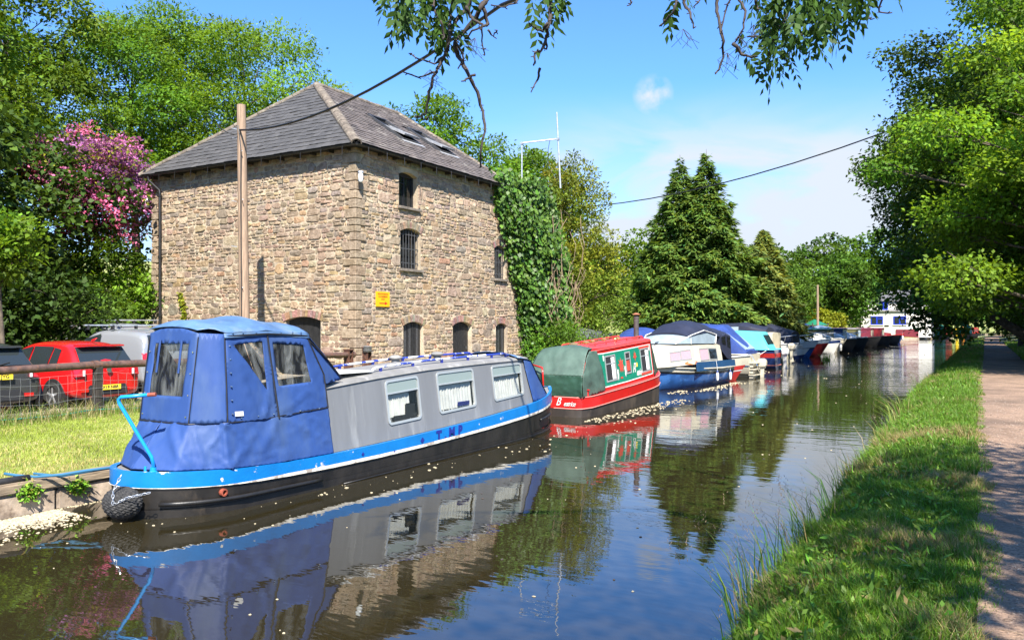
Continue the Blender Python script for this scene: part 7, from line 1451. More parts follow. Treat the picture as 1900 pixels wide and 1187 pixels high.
# --- conifers
def conifer(name, label, base, stems, m, seed, n, ls=.34, tint=(1, 1, 1), sk=.15, wid=.26, drop=.55, gap=.0):
    """stems: (dx, dy, height, base radius, power); sprays of flat fronds that leave the stem, droop and lift at the tips"""
    rs = np.random.default_rng(seed); t = thing(name, label, 'tree', base); Vs, Fs, Cs = [], [], []; mb = MB(); off = 0
    tot = sum(h * r for _, _, h, r, _ in stems)
    for (sx, sy, H, Rb, pw) in stems:
        k = int(n * H * Rb / tot); u = rs.random(k); f = 1 - np.sqrt(1 - u * .9996) if pw >= .9 else u; h = sk * H * .3 + f * (H - sk * H * .3) * .985
        f = h / H; bulge = 1 + .13 * np.sin(h * 3.1 + sx) * rs.random(k); r = Rb * np.maximum(.045, (1 - f) ** pw) * np.minimum(1, .55 + f * 4) * bulge; az = rs.random(k) * 2 * math.pi
        lump = 1 + .10 * np.sin(az * 3 + sx * 4 + h * .9) + .20 * np.sin(az * 5 + h * 2.3) + .10 * np.sin(az * 9 - h * 4.1); rad = r * (.62 + .42 * rs.random(k) ** .7) * lump
        c = np.stack([sx + rad * np.cos(az), sy + rad * np.sin(az), h + .12 * rad], 1); out = np.stack([np.cos(az), np.sin(az), np.zeros(k)], 1); ck = np.clip(1 + .22 * rs.normal(size=k), .5, 1.6)
        ns = 9
        for j in range(ns):
            sp = (j - (ns - 1) / 2) / ((ns - 1) / 2); side = np.stack([-np.sin(az), np.cos(az), np.zeros(k)], 1); A = out * (.9 - .25 * abs(sp)) + side * sp * .75 + rs.normal(size=(k, 3)) * .22; A[:, 2] -= drop * (.5 + rs.random(k)) - .25
            Nn = out * .55 + np.array([0, 0, .8]) + rs.normal(size=(k, 3)) * .3; L_ = ls * (.7 + .6 * rs.random(k)) * np.clip(.55 + r / 2.2, .5, 1.1); V, F = leaf_quads(c - out * L_[:, None] * .35 + rs.normal(size=(k, 3)) * .05, A, Nn, L_, L_ * wid, .06)
            Vs.append(V); Fs.append(F + off); off += len(V); cc = ck * (1 + .12 * rs.normal(size=k)); y = .15 * rs.normal(size=k); Cs.append(np.repeat(np.clip(np.stack([cc * (1 + y), cc, cc * (1 - y)], 1) * np.array(tint), .05, 3), 4, 0))
        mb.tube([(sx * .3, sy * .3, -.2), (sx, sy, H * .4), (sx, sy, H * .985)], [.05 * H ** .75 * .62, .10, .015], 8)
        for q in range(26): a = 2.4 * q; hh = H * (.06 + .86 * q / 26); rl = Rb * (1 - hh / H) ** pw * .9; mb.tube([(sx, sy, hh), (sx + rl * .5 * math.cos(a), sy + rl * .5 * math.sin(a), hh + .1), (sx + rl * math.cos(a), sy + rl * math.sin(a), hh - .05 * rl)], [.05, .03, .01], 5)
    np_mesh('crown', np.concatenate(Vs), np.concatenate(Fs), np.concatenate(Cs), m, t); mb.build('trunk', MAT['bark'], t, smooth=True, fix=False); return t
conifer('cypress_tree', 'tall twin topped dark green conifer behind the moored boats', (-18.3, 57.0, G), [(-1.0, -.2, 14.6, 4.5, .98), (.85, .2, 14.9, 4.7, .98)], MAT['needle_green'], 41, 7600, ls=.52)
conifer('cypress_tree', 'smaller paler conifer leaning out right of the twin topped one', (-13.9, 59.5, G), [(0, 0, 8.8, 2.9, .75), (-1.2, .8, 7.2, 2.8, .75), (.9, .5, 5.6, 2.2, .7)], MAT['needle_pale'], 42, 3600, ls=.52)
rs = np.random.default_rng(43); t = thing('golden_cypress', 'golden green upright conifer beside the ivy at the end of the warehouse', 'tree', (-18.9, 38.2, G))
pf = np.array([(x + .25 * rs.normal(), y + .25 * rs.normal(), z, r * (.85 + .3 * rs.random())) for x, y, z, r in [(.0, 0, 10.5, .62), (-.6, .2, 9.9, .75), (.5, .1, 9.7, .8), (-1.0, .2, 8.8, .9), (.2, -.4, 9.0, .9), (1.0, .2, 8.5, .9), (-1.2, .1, 7.6, 1.0), (.2, -.7, 7.8, 1.0), (1.2, .1, 7.3, 1.0), (-1.3, -.1, 6.3, 1.1), (0, -.9, 6.5, 1.1), (1.3, 0, 6.0, 1.1), (-1.4, -.2, 5.0, 1.1), (.1, -1.1, 5.2, 1.2), (1.6, .1, 4.8, 1.2), (-1.4, -.3, 3.7, 1.2), (.3, -1.3, 3.9, 1.2), (1.9, .1, 3.5, 1.25), (-1.3, -.4, 2.3, 1.2), (.4, -1.4, 2.5, 1.2), (2.1, .1, 2.2, 1.2), (1.2, -.9, 1.3, 1.2), (-.4, -1.0, 1.2, 1.2), (0, 1.0, 5, 1.5), (0, 1.0, 8, 1.2), (0, 1, 2.5, 1.6)]])
crown_mesh('crown', rs, pf, 30000, MAT['needle_gold'], t, .17, .42, 8, .13, (1, 1, 1), -.25, .95, .55, .18, nrm_up=.5); limbs(rs, pf, (0, 0, -.2), .8, .2, MAT['bark'], t)
# --- ivy over the end of the warehouse
rs = np.random.default_rng(51); t = thing('ivy', 'glossy green ivy covering the far end of the warehouse wall and roof edge', 'climbing plant', (-17.6, 31.5, .4)); n = 3400
z = .5 + 8.0 * rs.random(n) ** .85; y0 = np.interp(z, [0.4, 3, 6, 8.2], [31.6, 30.9, 29.7, 28.7]); y1 = np.interp(z, [.4, 4, 7, 8.6], [34.6, 34.9, 34.3, 32.5]); yy = y0 + (y1 - y0) * rs.random(n) ** 1.1; bul = .85 * np.sin(np.clip((yy - y0) / (y1 - y0), 0, 1) * math.pi) ** .6 * (1 + .30 * np.sin(z * 2.3 + yy) + .25 * np.sin(z * 1.1 - yy * 2.7)); xx = -17.92 + bul * (.5 + .5 * rs.random(n))
c = np.stack([xx, yy, z], 1) - np.array([-17.6, 31.5, .4]); cl = np.repeat(np.arange(n), 6); P = c[cl] + rs.normal(size=(n * 6, 3)) * np.array([.12, .20, .24]); k = len(P)
N_ = np.array([.9, -.45, .35]) + rs.normal(size=(k, 3)) * .4; A = np.array([.25, -.1, -1.0]) + rs.normal(size=(k, 3)) * .45; L_ = .20 * (.7 + .6 * rs.random(k)); V, F = leaf_quads(P, A, N_, L_, L_ * .8, .1)
np_mesh('leaves', V, F, np.repeat(leaf_color(rs, cl % 40, cl, (1, 1, 1), yel=.2), 4, 0), MAT['leaf_ivy'], t)
mb = MB(); rg = random.Random(4)
for i in range(28):
    y = 31.6 + rg.random() * 3.4; za = rg.uniform(.4, 4); zb_ = za + rg.uniform(2, 4.6); q = [Vector((-17.0 + .35 * fbm(y, s_, i, .5) + rg.uniform(-.2, .25), y + .5 * fbm(i, s_, 0, .4) + s_ * .1, za + (zb_ - za) * s_ / 5)) for s_ in range(6)]; mb.tube(q, .014, 4)
mb.build('stems', MAT['dry_vine'], t, world=True)
mb = MB(); mb.box((-18.35, 33.2, 3.6), (.7, 2.6, 6.4)); o = mb.build('ruined_wall', MAT['mortar']); setp(o, 'ruined stub of stone wall wholly wrapped in ivy beyond the warehouse', 'wall'); bevel_obj(o, .05, 1)
broadleaf('bramble_bush', 'rough green bramble bush growing by the water at the foot of the ivy', 'bush', (-16.9, 32.2, .2), 2.1, 1.6, .05, 14, 5000, MAT['leaf_ash'], 52, .13, .5, .05, None, low=-.98, squash=.8)
broadleaf('bramble_bush', 'second bramble bush left of the grey tarpaulin covered boat', 'bush', (-17.0, 34.6, .3), 1.6, 1.6, .05, 12, 4000, MAT['leaf_mid'], 53, .13, .5, .05, None, low=-.98, squash=.8, tint=(1.3, 1.2, 1))
# small creeper on the left wall
rs = np.random.default_rng(54); n = 420; z = 1.6 + 1.9 * rs.random(n); P = np.stack([-26.75 + .06 * rs.normal(size=n) * (1.9 - z * .35).clip(.3, 3) + .12 * np.sin(z * 3), np.full(n, 20.06) - .05 * rs.random(n), z], 1); V, F = leaf_quads(P, rs.normal(size=(n, 3)) * .5 + [0, 0, -.6], np.array([.1, -1, .3]) + rs.normal(size=(n, 3)) * .3, np.full(n, .13), np.full(n, .10)); o = np_mesh('creeper', V, F, np.repeat(leaf_color(rs, np.arange(n) % 9, np.arange(n)), 4, 0), MAT['leaf_yellow']); setp(o, 'thin yellow green creeper climbing the left warehouse wall behind the boat hood', 'climbing plant')
# --- middle distance
MG = 'round green trees beyond the basin'
tr1 = broadleaf('field_maple', 'round bright green tree right behind the chimney of the red boat', 'tree', (-27.5, 72.0, G), 10.6, 4.6, .6, 26, 15000, MAT['leaf_bright'], 61, .30, .75, .3, MG, low=-.98, inner=.6, every=2)
tr2 = broadleaf('field_maple', 'round green tree between the golden conifer and the twin topped conifer', 'tree', (-32.5, 66.5, G), 10.2, 4.4, .6, 26, 14000, MAT['leaf_mid'], 62, .30, .75, .3, MG, low=-.98, inner=.6, every=2, tint=(1.2, 1.15, 1))
copy_tree(tr1, 'darker round tree tucked behind the left foot of the twin topped conifer', (-25.0, 82, G), 2.0, 1.05)
copy_tree(tr2, 'round tree at the back of the gap beside the golden conifer', (-38.0, 74, G), 1.0, 1.1)
copy_tree(tr1, 'broad tree half hidden behind the golden conifer', (-31.0, 58.0, G), 4.0, .9)
FG = 'far trees at the end of the basin'
ft1 = broadleaf('oak_tree', 'rounded dark green oak left of the far slim pole', 'tree', (-27.5, 128, G), 14.2, 6.4, 1.5, 26, 15000, MAT['leaf_mid'], 63, .42, .75, .4, FG, low=-.95, inner=.6, every=2)
ft2 = broadleaf('oak_tree', 'green oak right of the far slim pole', 'tree', (-20.5, 142, G), 13.6, 6.0, 1.5, 26, 15000, MAT['leaf_mid'], 64, .42, .75, .4, FG, low=-.95, inner=.6, every=2, tint=(.8, .9, .9))
for lab, loc, rz, sc, src in (('taller oak standing directly behind the white house roof', (-16, 172, G), 1.2, 1.5, ft2), ('big dim oak behind the left corner of the white house', (-27, 165, G), 2.4, 1.35, ft1), ('oak in the gap right of the pale conifer', (-34, 140, G), 3.3, 1.0, ft2), ('oak right behind the blue garden parasol', (-24, 114, G), .8, .72, ft1), ('distant oak seen low between pale conifer and pole', (-42, 160, G), 5.0, 1.3, ft1), ('oak over the right gable of the white house', (-6.5, 176, G), 4.1, 1.45, ft1)): copy_tree(src, lab, loc, rz, sc)
hd1 = broadleaf('garden_hedge', 'clipped yellow green hedge bush behind the far hooded boats', 'hedge', (-21.5, 98, G), 3.6, 2.6, .1, 14, 6000, MAT['leaf_yellow'], 65, .26, .6, .08, 'hedge bushes behind the far boats', low=-.98, inner=.6)
for i, (lab, loc) in enumerate((('yellow green hedge bush at the foot of the slim far pole', (-22.0, 90, G)), ('yellow green hedge bush below the pale conifer', (-20.5, 74, G)), ('dark hedge bush left of the white house', (-22.5, 138, G)))): copy_tree(hd1, lab, loc, i * 1.7, 1.0 + .15 * i)
# --- towpath side
RG = 'trees along the towpath'
broadleaf('hornbeam_tree', 'bright lime green leafy tree leaning over the towpath at the right edge', 'tree', (4.0, 36.0, .46), 13.5, 6.4, 1.0, 72, 90000, MAT['leaf_bright'], 71, .17, .7, .26, RG, lean=(-.8, .3), droop=.35, squash=.45, cluster=10, spread=.26, pr=(.15, .27), jit=1.0, pv=.26, inner=.4)
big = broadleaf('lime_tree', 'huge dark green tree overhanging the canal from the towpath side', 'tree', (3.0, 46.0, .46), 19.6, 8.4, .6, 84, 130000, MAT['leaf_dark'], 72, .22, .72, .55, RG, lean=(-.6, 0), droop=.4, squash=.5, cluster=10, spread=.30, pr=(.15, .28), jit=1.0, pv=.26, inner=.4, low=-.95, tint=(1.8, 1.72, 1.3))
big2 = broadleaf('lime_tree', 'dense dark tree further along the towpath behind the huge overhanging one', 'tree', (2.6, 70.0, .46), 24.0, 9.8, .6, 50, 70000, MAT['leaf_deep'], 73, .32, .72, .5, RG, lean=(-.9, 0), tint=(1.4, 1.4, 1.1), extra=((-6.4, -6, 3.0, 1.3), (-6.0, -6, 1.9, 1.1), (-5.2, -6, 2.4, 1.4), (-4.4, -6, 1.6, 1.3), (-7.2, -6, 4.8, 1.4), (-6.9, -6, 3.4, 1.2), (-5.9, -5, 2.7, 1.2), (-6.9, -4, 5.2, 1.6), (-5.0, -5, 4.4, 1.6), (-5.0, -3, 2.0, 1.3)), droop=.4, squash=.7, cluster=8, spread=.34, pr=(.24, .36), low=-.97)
broadleaf('lime_tree', 'tall sunlit green crown rising at the top right corner', 'tree', (6.2, 49.0, .46), 25.5, 7.6, 3.0, 66, 80000, MAT['leaf_mid'], 74, .22, .7, .4, RG, tint=(1.35, 1.25, 1), droop=.35, squash=.5, cluster=10, spread=.3, pr=(.15, .27), jit=1.0, pv=.26, inner=.4)
for lab, loc, rz, sc, src in (('dark tree over the far towpath in front of the green hooded boat', (5.4, 92, .46), 1.1, .92, big2), ('dark tree deep in the towpath tunnel', (6.0, 116, .46), 2.3, .95, big), ('farthest dark tree closing the towpath tunnel', (9.0, 145, .46), 3.9, 1.0, big2), ('dark tree standing back from the towpath behind the lime green one', (13.0, 60, .46), 5.2, 1.0, big2), ('last tree on the far bend of the canal', (10.0, 205, .46), .4, 1.0, big2), ('tree closing the view across the far bend', (-2.0, 235, .46), 2.9, .9, ft1)): copy_tree(src, lab, loc, rz, sc)
broadleaf('hazel_bush', 'low shaded bush on the right verge of the towpath', 'bush', (3.9, 50.5, .4), 3.0, 1.9, .1, 14, 6000, MAT['leaf_mid'], 75, .2, .7, .06, 'bushes on the towpath verge', low=-.98); broadleaf('hazel_bush', 'sunlit bush on the right verge of the towpath in the distance', 'bush', (4.2, 62, .4), 3.6, 2.1, .1, 14, 6000, MAT['leaf_bright'], 76, .22, .7, .06, 'bushes on the towpath verge', low=-.98)
# far wood that closes the view behind everything
rs = np.random.default_rng(81); n = 9000; a = R(30.68) + R(-38) + R(84) * rs.random(n); d = 215 + 90 * rs.random(n); hgt = 10 + 5 * np.sin(a * 23) + 4 * np.sin(a * 57 + 1); z = 1 + hgt * rs.random(n) ** .7; c = np.stack([-np.sin(a) * d, np.cos(a) * d, z + .06 * (d - 215)], 1); idx = (a * 60).astype(int) - int((a * 60).min())
cl = np.repeat(np.arange(n), 5); P = c[cl] + rs.normal(size=(n * 5, 3)) * 1.3; k = len(P); A = rs.normal(size=(k, 3)); N_ = rs.normal(size=(k, 3)) * .6 + [.2, -.5, .7]; L_ = 1.7 * (.6 + .8 * rs.random(k)); V, F = leaf_quads(P, A, N_, L_, L_ * .8); o = np_mesh('far_wood', V, F, np.repeat(leaf_color(rs, idx[cl], cl, (1, 1, 1)), 4, 0), MAT['leaf_mid']); setp(o, 'far off mixed green wood closing the view beyond the canal', 'wood', kind='stuff')
# ------------------------------------------------------------------ the ash over the towpath, whose twigs hang into the view
leaf_mat('leaf_over', (0.045, 0.095, 0.016), .35)
OT = thing('ash_tree', 'near ash tree with bare twigs and leaf sprays hanging down at the top', 'tree', (4.9, 2.2, .46))
O0 = Vector((-2.55, 4.30, 2.19)); Ur = Vector((.860, .510, 0)); Uf = Vector((-.510, .860, 0))
def bp_(u, v, w=0.0): return O0 + Ur * u + Uf * w + Vector((0, 0, v))
def s1(X, Y): return ((660 + X / 3.71 - 950) / 296.0, (606 - Y / 3.71) / 296.0)
def s2(X, Y): return ((1150 + X / 3.167 - 950) / 296.0, (606 - Y / 3.167) / 296.0)
TW = [(s1, .030, [(960, -260), (920, -90), (885, 0), (850, 70), (800, 130), (705, 220), (672, 300)]), (s1, .019, [(830, -160), (745, 20), (690, 100), (655, 180), (610, 320), (560, 420), (520, 530), (495, 640), (465, 760), (430, 795), (395, 815)]),
      (s1, .017, [(672, 290), (690, 380), (720, 430), (770, 540), (830, 640), (870, 770), (885, 930), (850, 1080), (855, 1165)]), (s1, .009, [(830, 640), (780, 655), (745, 690)]), (s1, .010, [(680, 310), (725, 360), (738, 440), (700, 505)]),
      (s1, .014, [(870, 40), (905, 140), (890, 180), (830, 212), (740, 262)]), (s1, .012, [(770, 180), (800, 230), (830, 280), (880, 320), (876, 400), (895, 485)]), (s1, .008, [(905, 150), (940, 165), (968, 152)]), (s1, .010, [(1160, -60), (1130, 0), (1090, 70), (1000, 105), (930, 60)]),
      (s1, .012, [(700, -120), (655, 150), (652, 250), (655, 370), (610, 460), (540, 495), (440, 490), (390, 455)]), (s1, .008, [(545, 462), (400, 488), (285, 470)]), (s1, .009, [(465, 760), (430, 758), (405, 755)]), (s1, .008, [(610, 330), (640, 400), (628, 460)]),
      (s1, .018, [(1350, -190), (1345, 0), (1335, 180), (1318, 270), (1310, 300), (1280, 390), (1235, 430), (1220, 520)]), (s1, .010, [(1312, 265), (1280, 295), (1240, 305), (1190, 280)]), (s1, .010, [(1280, 390), (1268, 460), (1215, 570)]), (s1, .009, [(1310, 310), (1318, 350), (1300, 360)]),
      (s2, .016, [(380, -180), (352, 30), (290, 110), (270, 190), (235, 235), (200, 260)]), (s2, .013, [(350, 30), (345, 110), (370, 190), (380, 290)]), (s2, .011, [(500, -120), (475, 0), (440, 100), (370, 190)]),
      (s2, .016, [(620, -160), (605, 0), (600, 100), (625, 260), (640, 330), (620, 400), (580, 450)]), (s2, .012, [(640, 325), (700, 370), (725, 410), (760, 415)]), (s2, .010, [(730, -100), (690, 0), (650, 130), (630, 130)]), (s2, .014, [(740, -150), (735, 0), (750, 90), (730, 200), (690, 270)]), (s2, .009, [(750, 90), (772, 120), (775, 155)]),
      (s2, .016, [(1100, -160), (1080, 0), (1010, 120), (960, 210), (940, 300)]), (s2, .014, [(1080, 0), (1160, 90), (1250, 120), (1350, 120)]), (s2, .012, [(1010, 120), (900, 170), (800, 190)]), (s2, .010, [(960, 210), (1040, 260), (1030, 320)]), (s2, .012, [(1400, -120), (1420, 0), (1440, 30)]), (s2, .012, [(1640, -60), (1632, 15), (1690, 40)]), (s2, .006, [(1545, -20), (1540, 40), (1552, 92)]),
      (s1, .016, [(420, -200), (400, -40), (330, 60), (320, 150)]), (s1, .014, [(560, -160), (540, 40), (560, 180), (580, 240)]), (s2, .010, [(80, -60), (82, 15), (72, 35)])]
mb = MB(); rg = random.Random(19)
for f, r, pts in TW:
    w = rg.uniform(-.35, .35); q = [bp_(*f(*p), w + .05 * math.sin(i * 1.7)) for i, p in enumerate(pts)]
    if pts[0][1] < 0: uu = f(*pts[0])[0]; q = [bp_(uu + .22, 2.62 if uu > -.4 else 2.45, 0), bp_(uu + .10, 2.47 if uu > -.4 else 2.38, w * .5)] + q
    dense = []
    for a, b in zip(q, q[1:]):
        for k in range(3): dense.append(a.lerp(b, k / 3) + Vector((rg.uniform(-1, 1), rg.uniform(-1, 1), rg.uniform(-1, 1))) * .006)
    dense.append(q[-1]); n = len(dense); mb.tube(dense, [max(.0042, r * .95 * (1 - .70 * i / n)) * rg.uniform(.88, 1.15) for i in range(n)], 5)
    for k in range(int(n * .6)):   # buds and spurs
        i = rg.randrange(n // 2, n); d = Vector((rg.uniform(-1, 1), rg.uniform(-1, 1), rg.uniform(-.6, .5))) * .022; mb.tube([dense[i], dense[i] + d], [.004, .003], 4)
for f, c in ((s2, (375, 205)), (s2, (635, 345)), (s2, (700, 245)), (s2, (790, 180)), (s1, (510, 520)), (s1, (820, 300))):
    for k in range(9): a = bp_(*f(*c)); mb.tube([a, a + Vector((rg.uniform(-.05, .05), rg.uniform(-.05, .05), -.05)), a + Vector((rg.uniform(-.10, .10), rg.uniform(-.08, .08), -rg.uniform(.07, .16)))], .0015, 3)
# limb and trunk that carry them
mb.tube([(4.9, 2.2, .2), (4.9, 2.25, 2.5), (4.75, 2.4, 4.2), (4.4, 2.8, 6.2), (4.3, 2.9, 8.6), (4.5, 3.0, 11)], [.36, .30, .26, .2, .13, .05], 12)
mb.tube([(4.75, 2.4, 4.2), (3.2, 3.6, 5.0), (1.2, 5.0, 5.25), bp_(2.4, 2.75), bp_(1.2, 2.62), bp_(0, 2.60), bp_(-.6, 2.45), bp_(-1.0, 2.35)], [.17, .13, .11, .09, .07, .05, .035, .02], 9)
mb.build('trunk', MAT['twig'], OT, smooth=True, world=True, fix=False)
# pinnate leaves
rs = np.random.default_rng(91); Cb, Ax, Nn, Ln = [], [], [], []
def pinnate(p, d, ln, pairs=4):
    d = Vector(d).normalized(); s = d.cross(Vector((rs.normal(), rs.normal(), rs.normal()))).normalized(); nn = d.cross(s)
    for k in range(pairs + 1):
        c = p + d * ln * (.28 + .72 * k / pairs) + Vector((0, 0, -.25 * ln * (k / pairs) ** 2))
        for sg in ((1, -1) if k < pairs else (0,)):
            a = d * (.55 if sg else 1) + s * sg * .85 + Vector((0, 0, -.35)); Cb.append(c); Ax.append(a); Nn.append(nn + Vector(rs.normal(size=3) * .3)); Ln.append(.070 * (.8 + .4 * rs.random()))
regions = [(s1, [(150, -160), (760, -160), (760, 60), (640, 150), (600, 280), (560, 250), (450, 180), (330, 190), (290, 110), (165, 20)], 95), (s2, [(860, -160), (1420, -160), (1460, 20), (1380, 90), (1385, 190), (1190, 240), (1070, 290), (1030, 380), (880, 400), (770, 310), (765, 170), (860, 90)], 150),
           (s1, [(1190, -60), (1290, -60), (1270, 30), (1200, 60)], 7), (s1, [(1310, -60), (1430, -60), (1420, 30), (1380, 110), (1310, 100)], 12), (s2, [(310, -60), (390, -60), (370, 20), (320, 10)], 5), (s2, [(1360, -80), (1470, -80), (1450, 40), (1380, 20)], 8)]
def in_poly(p, lp):
    c = False; j = len(lp) - 1
    for i in range(len(lp)):
        if (lp[i][1] > p[1]) != (lp[j][1] > p[1]) and p[0] < (lp[j][0] - lp[i][0]) * (p[1] - lp[i][1]) / (lp[j][1] - lp[i][1]) + lp[i][0]: c = not c
        j = i
    return c
for f, poly, n in regions:
    xs = [p[0] for p in poly]; ys_ = [p[1] for p in poly]; k = 0
    while k < n:
        p = (rs.uniform(min(xs), max(xs)), rs.uniform(min(ys_), max(ys_)))
        if not in_poly(p, poly): continue
        k += 1; pinnate(bp_(*f(p[0], p[1] - 60), rs.uniform(-.45, .45)), (rs.normal() * .5, rs.normal() * .5, -.8), .17 * (.8 + .4 * rs.random()))
k = len(Cb); L_ = np.array(Ln); V, F = leaf_quads(np.array(Cb), np.array(Ax), np.array(Nn), L_, L_ * .42, .1); V = V - np.array([4.9, 2.2, .46])
np_mesh('leaves', V, F, np.repeat(np.clip(1 + .2 * rs.normal(size=(k, 1)), .4, 1.6) * np.ones((1, 3)), 4, 0), MAT['leaf_over'], OT)
pf = np.array([(x - 4.9, y - 2.2, z - .46, r) for x, y, z, r in ((3.2, 1.0, 7.6, 1.9), (5.6, 1.2, 8.0, 2.0), (4.4, 3.4, 8.6, 2.1), (6.8, 3.2, 7.2, 1.9), (3.0, 3.2, 6.9, 1.5), (5.2, 2.4, 10.4, 2.0), (6.4, .2, 6.6, 1.7), (3.4, -1.2, 8.6, 1.8), (7.6, 1.2, 9.2, 1.8), (4.2, 4.9, 7.0, 1.5), (2.6, 5.6, 7.4, 1.3), (4.6, 6.6, 7.6, 1.5), (6.4, 5.4, 8.8, 1.8), (3.6, 7.4, 6.6, 1.1))]); crown_mesh('crown', rs, pf, 10500, MAT['leaf_ash'], OT, .20, .42, 8, .24, (1, 1, 1), .35, .6)
# ------------------------------------------------------------------ grass
leaf_mat('blade', (1, 1, 1), .35, tc=(1.2, 1.15, .6), rough=.45, spec=.3)
def blades(name, label, P, H, W, lean, C, kind='stuff', parent=None, m='blade', cat='grass'):
    """P (n,3) roots, H heights, W widths, lean (n,2) tip offset as a share of the height"""
    n = len(P); rs = np.random.default_rng(n); a = rs.random(n) * math.pi; s = np.stack([np.cos(a), np.sin(a), np.zeros(n)], 1) * W[:, None] * .5; l = np.concatenate([lean, np.zeros((n, 1))], 1) * H[:, None]
    up = np.array([0, 0, 1.0]) * H[:, None]; V = np.stack([P - s, P + s, P + up * .55 + l * .3 - s * .75, P + up * .55 + l * .3 + s * .75, P + up * (1 - .25 * np.minimum(1, np.linalg.norm(lean, axis=1, keepdims=True))) + l], 1).reshape(-1, 3)
    b = (np.arange(n) * 5)[:, None, None]; F = (np.array([[0, 1, 3], [0, 3, 2], [2, 3, 4]])[None] + b).reshape(-1, 3); o = np_mesh(name, V, F, np.repeat(C, 5, 0), MAT[m], parent)
    if label: setp(o, label, cat, kind=kind)
    return o
def nz(x, y, s, o=2): return np.array([fbm(a, b, 0, s, o) for a, b in zip(x, y)])
def grass_col(rs, n, dry):
    g = np.array([.115, .215, .020]) * (1 + .25 * rs.normal(size=(n, 1))).clip(.4, 1.8) * (1 + .12 * rs.normal(size=(n, 3))); d = np.array([.30, .235, .10]) * (1 + .2 * rs.normal(size=(n, 1))).clip(.5, 1.5); k = (rs.random(n) < dry)[:, None]
    return np.where(k, d, g).clip(.01, 1)
def bank_blades(seed, y0, y1, n, hs, ws, pw=1.0):
    rs = np.random.default_rng(seed); y = y0 + (y1 - y0) * rs.random(n) ** pw; e = np.array([edge_r(v) for v in y]); b = np.array([bend(v) for v in y]); pl = np.array([path_xs(v)[0] for v in y])
    t = rs.random(n) ** .85; x = e + .02 + (pl + .10 - e) * t; z = np.array([bank_z(a, c) for a, c in zip(x, y)]) - .01
    tuft = nz(x, y, 1.6); h = hs * (.55 + .5 * rs.random(n)) * (1 + 1.1 * tuft).clip(.35, 1.9) * np.where(t < .14, 1.3, 1.0) * np.where(t > .93, .6, 1.0)
    dryz = (nz(x, y, .55) - .02).clip(0, 1) * 1.5 + np.where(t > .92, .25, .04); lean = rs.normal(size=(n, 2)) * .35; lean[:, 0] -= np.where(t < .3, .30, .06)
    return blades('bank_grass', 'tufted green grass growing on the bank between the canal and the towpath', np.stack([x, y, z], 1), h, ws * (.7 + .6 * rs.random(n)), lean, grass_col(rs, n, dryz.clip(0, .75)))
bank_blades(101, 3.2, 10, 62000, .135, .0065); bank_blades(102, 10, 24, 52000, .150, .010); bank_blades(103, 24, 60, 38000, .17, .020); bank_blades(104, 60, 130, 16000, .22, .05)
rs = np.random.default_rng(105); n = 16000; y = 34 + 60 * rs.random(n); x = 1.62 + 2.4 * rs.random(n) ** .8; z = np.full(n, .45); blades('verge_grass', 'rough grass on the right hand verge of the towpath', np.stack([x, y, z], 1), .30 * (.5 + rs.random(n)), .035 * np.ones(n), rs.normal(size=(n, 2)) * .4, grass_col(rs, n, .08))
# tall seeding grasses and rushes leaning over the water
rs = np.random.default_rng(106); n = 420; y = np.concatenate([5.2 + 3.6 * rs.random(170), 9 + 9 * rs.random(90), 17 + 4 * rs.random(90), 26 + 30 * rs.random(70)]); x = np.array([edge_r(v) for v in y]) + .02 + .22 * rs.random(n) - .05; h = (.30 + .42 * rs.random(n)) * np.where(y > 16, 1.25, 1)
ln = rs.normal(size=(n, 2)) * .25; ln[:, 0] -= .42; P = np.stack([x, y, np.full(n, .02)], 1); o = blades('water_rushes', 'tall seeding grass stems leaning out over the water from the near bank', P, h, .008 + .006 * rs.random(n), ln, grass_col(rs, n, .25), cat='rushes')
mb = MB(); rg = random.Random(6)
for i in range(0, 200, 2):
    tip = P[i] + np.array([ln[i, 0] * h[i], ln[i, 1] * h[i], h[i] * .86]); 
    for k in range(6): q = Vector(tip) + Vector((rg.uniform(-.02, .02), rg.uniform(-.02, .02), -.02 * k + .03)); mb.tube([q, q + Vector((rg.uniform(-.012, .012), rg.uniform(-.012, .012), .016))], [.003, .001], 4)
o = mb.build('seed_heads', MAT['dry_vine']); setp(o, 'pale seed heads on the tall grass stems over the water', 'seed heads', kind='stuff')
# weeds with broad leaves at the water's edge
rs = np.random.default_rng(107); n = 4200; y = np.concatenate([4 + 7 * rs.random(2400), 11 + 14 * rs.random(1800)]); x = np.array([edge_r(v) for v in y]) + .05 + 1.2 * rs.random(n) ** 1.4; z = np.array([bank_z(a, b) for a, b in zip(x, y)]) + .02 + .10 * rs.random(n); V, F = leaf_quads(np.stack([x, y, z], 1), rs.normal(size=(n, 3)) + [-.3, 0, .2], rs.normal(size=(n, 3)) * .4 + [0, 0, 1], .07 * (.5 + rs.random(n)), .03 * (.6 + .6 * rs.random(n))); o = np_mesh('bank_weeds', V, F, np.repeat(grass_col(rs, n, .05), 4, 0), MAT['blade']); setp(o, 'small broad leaved weeds among the grass of the near bank', 'weeds', kind='stuff')
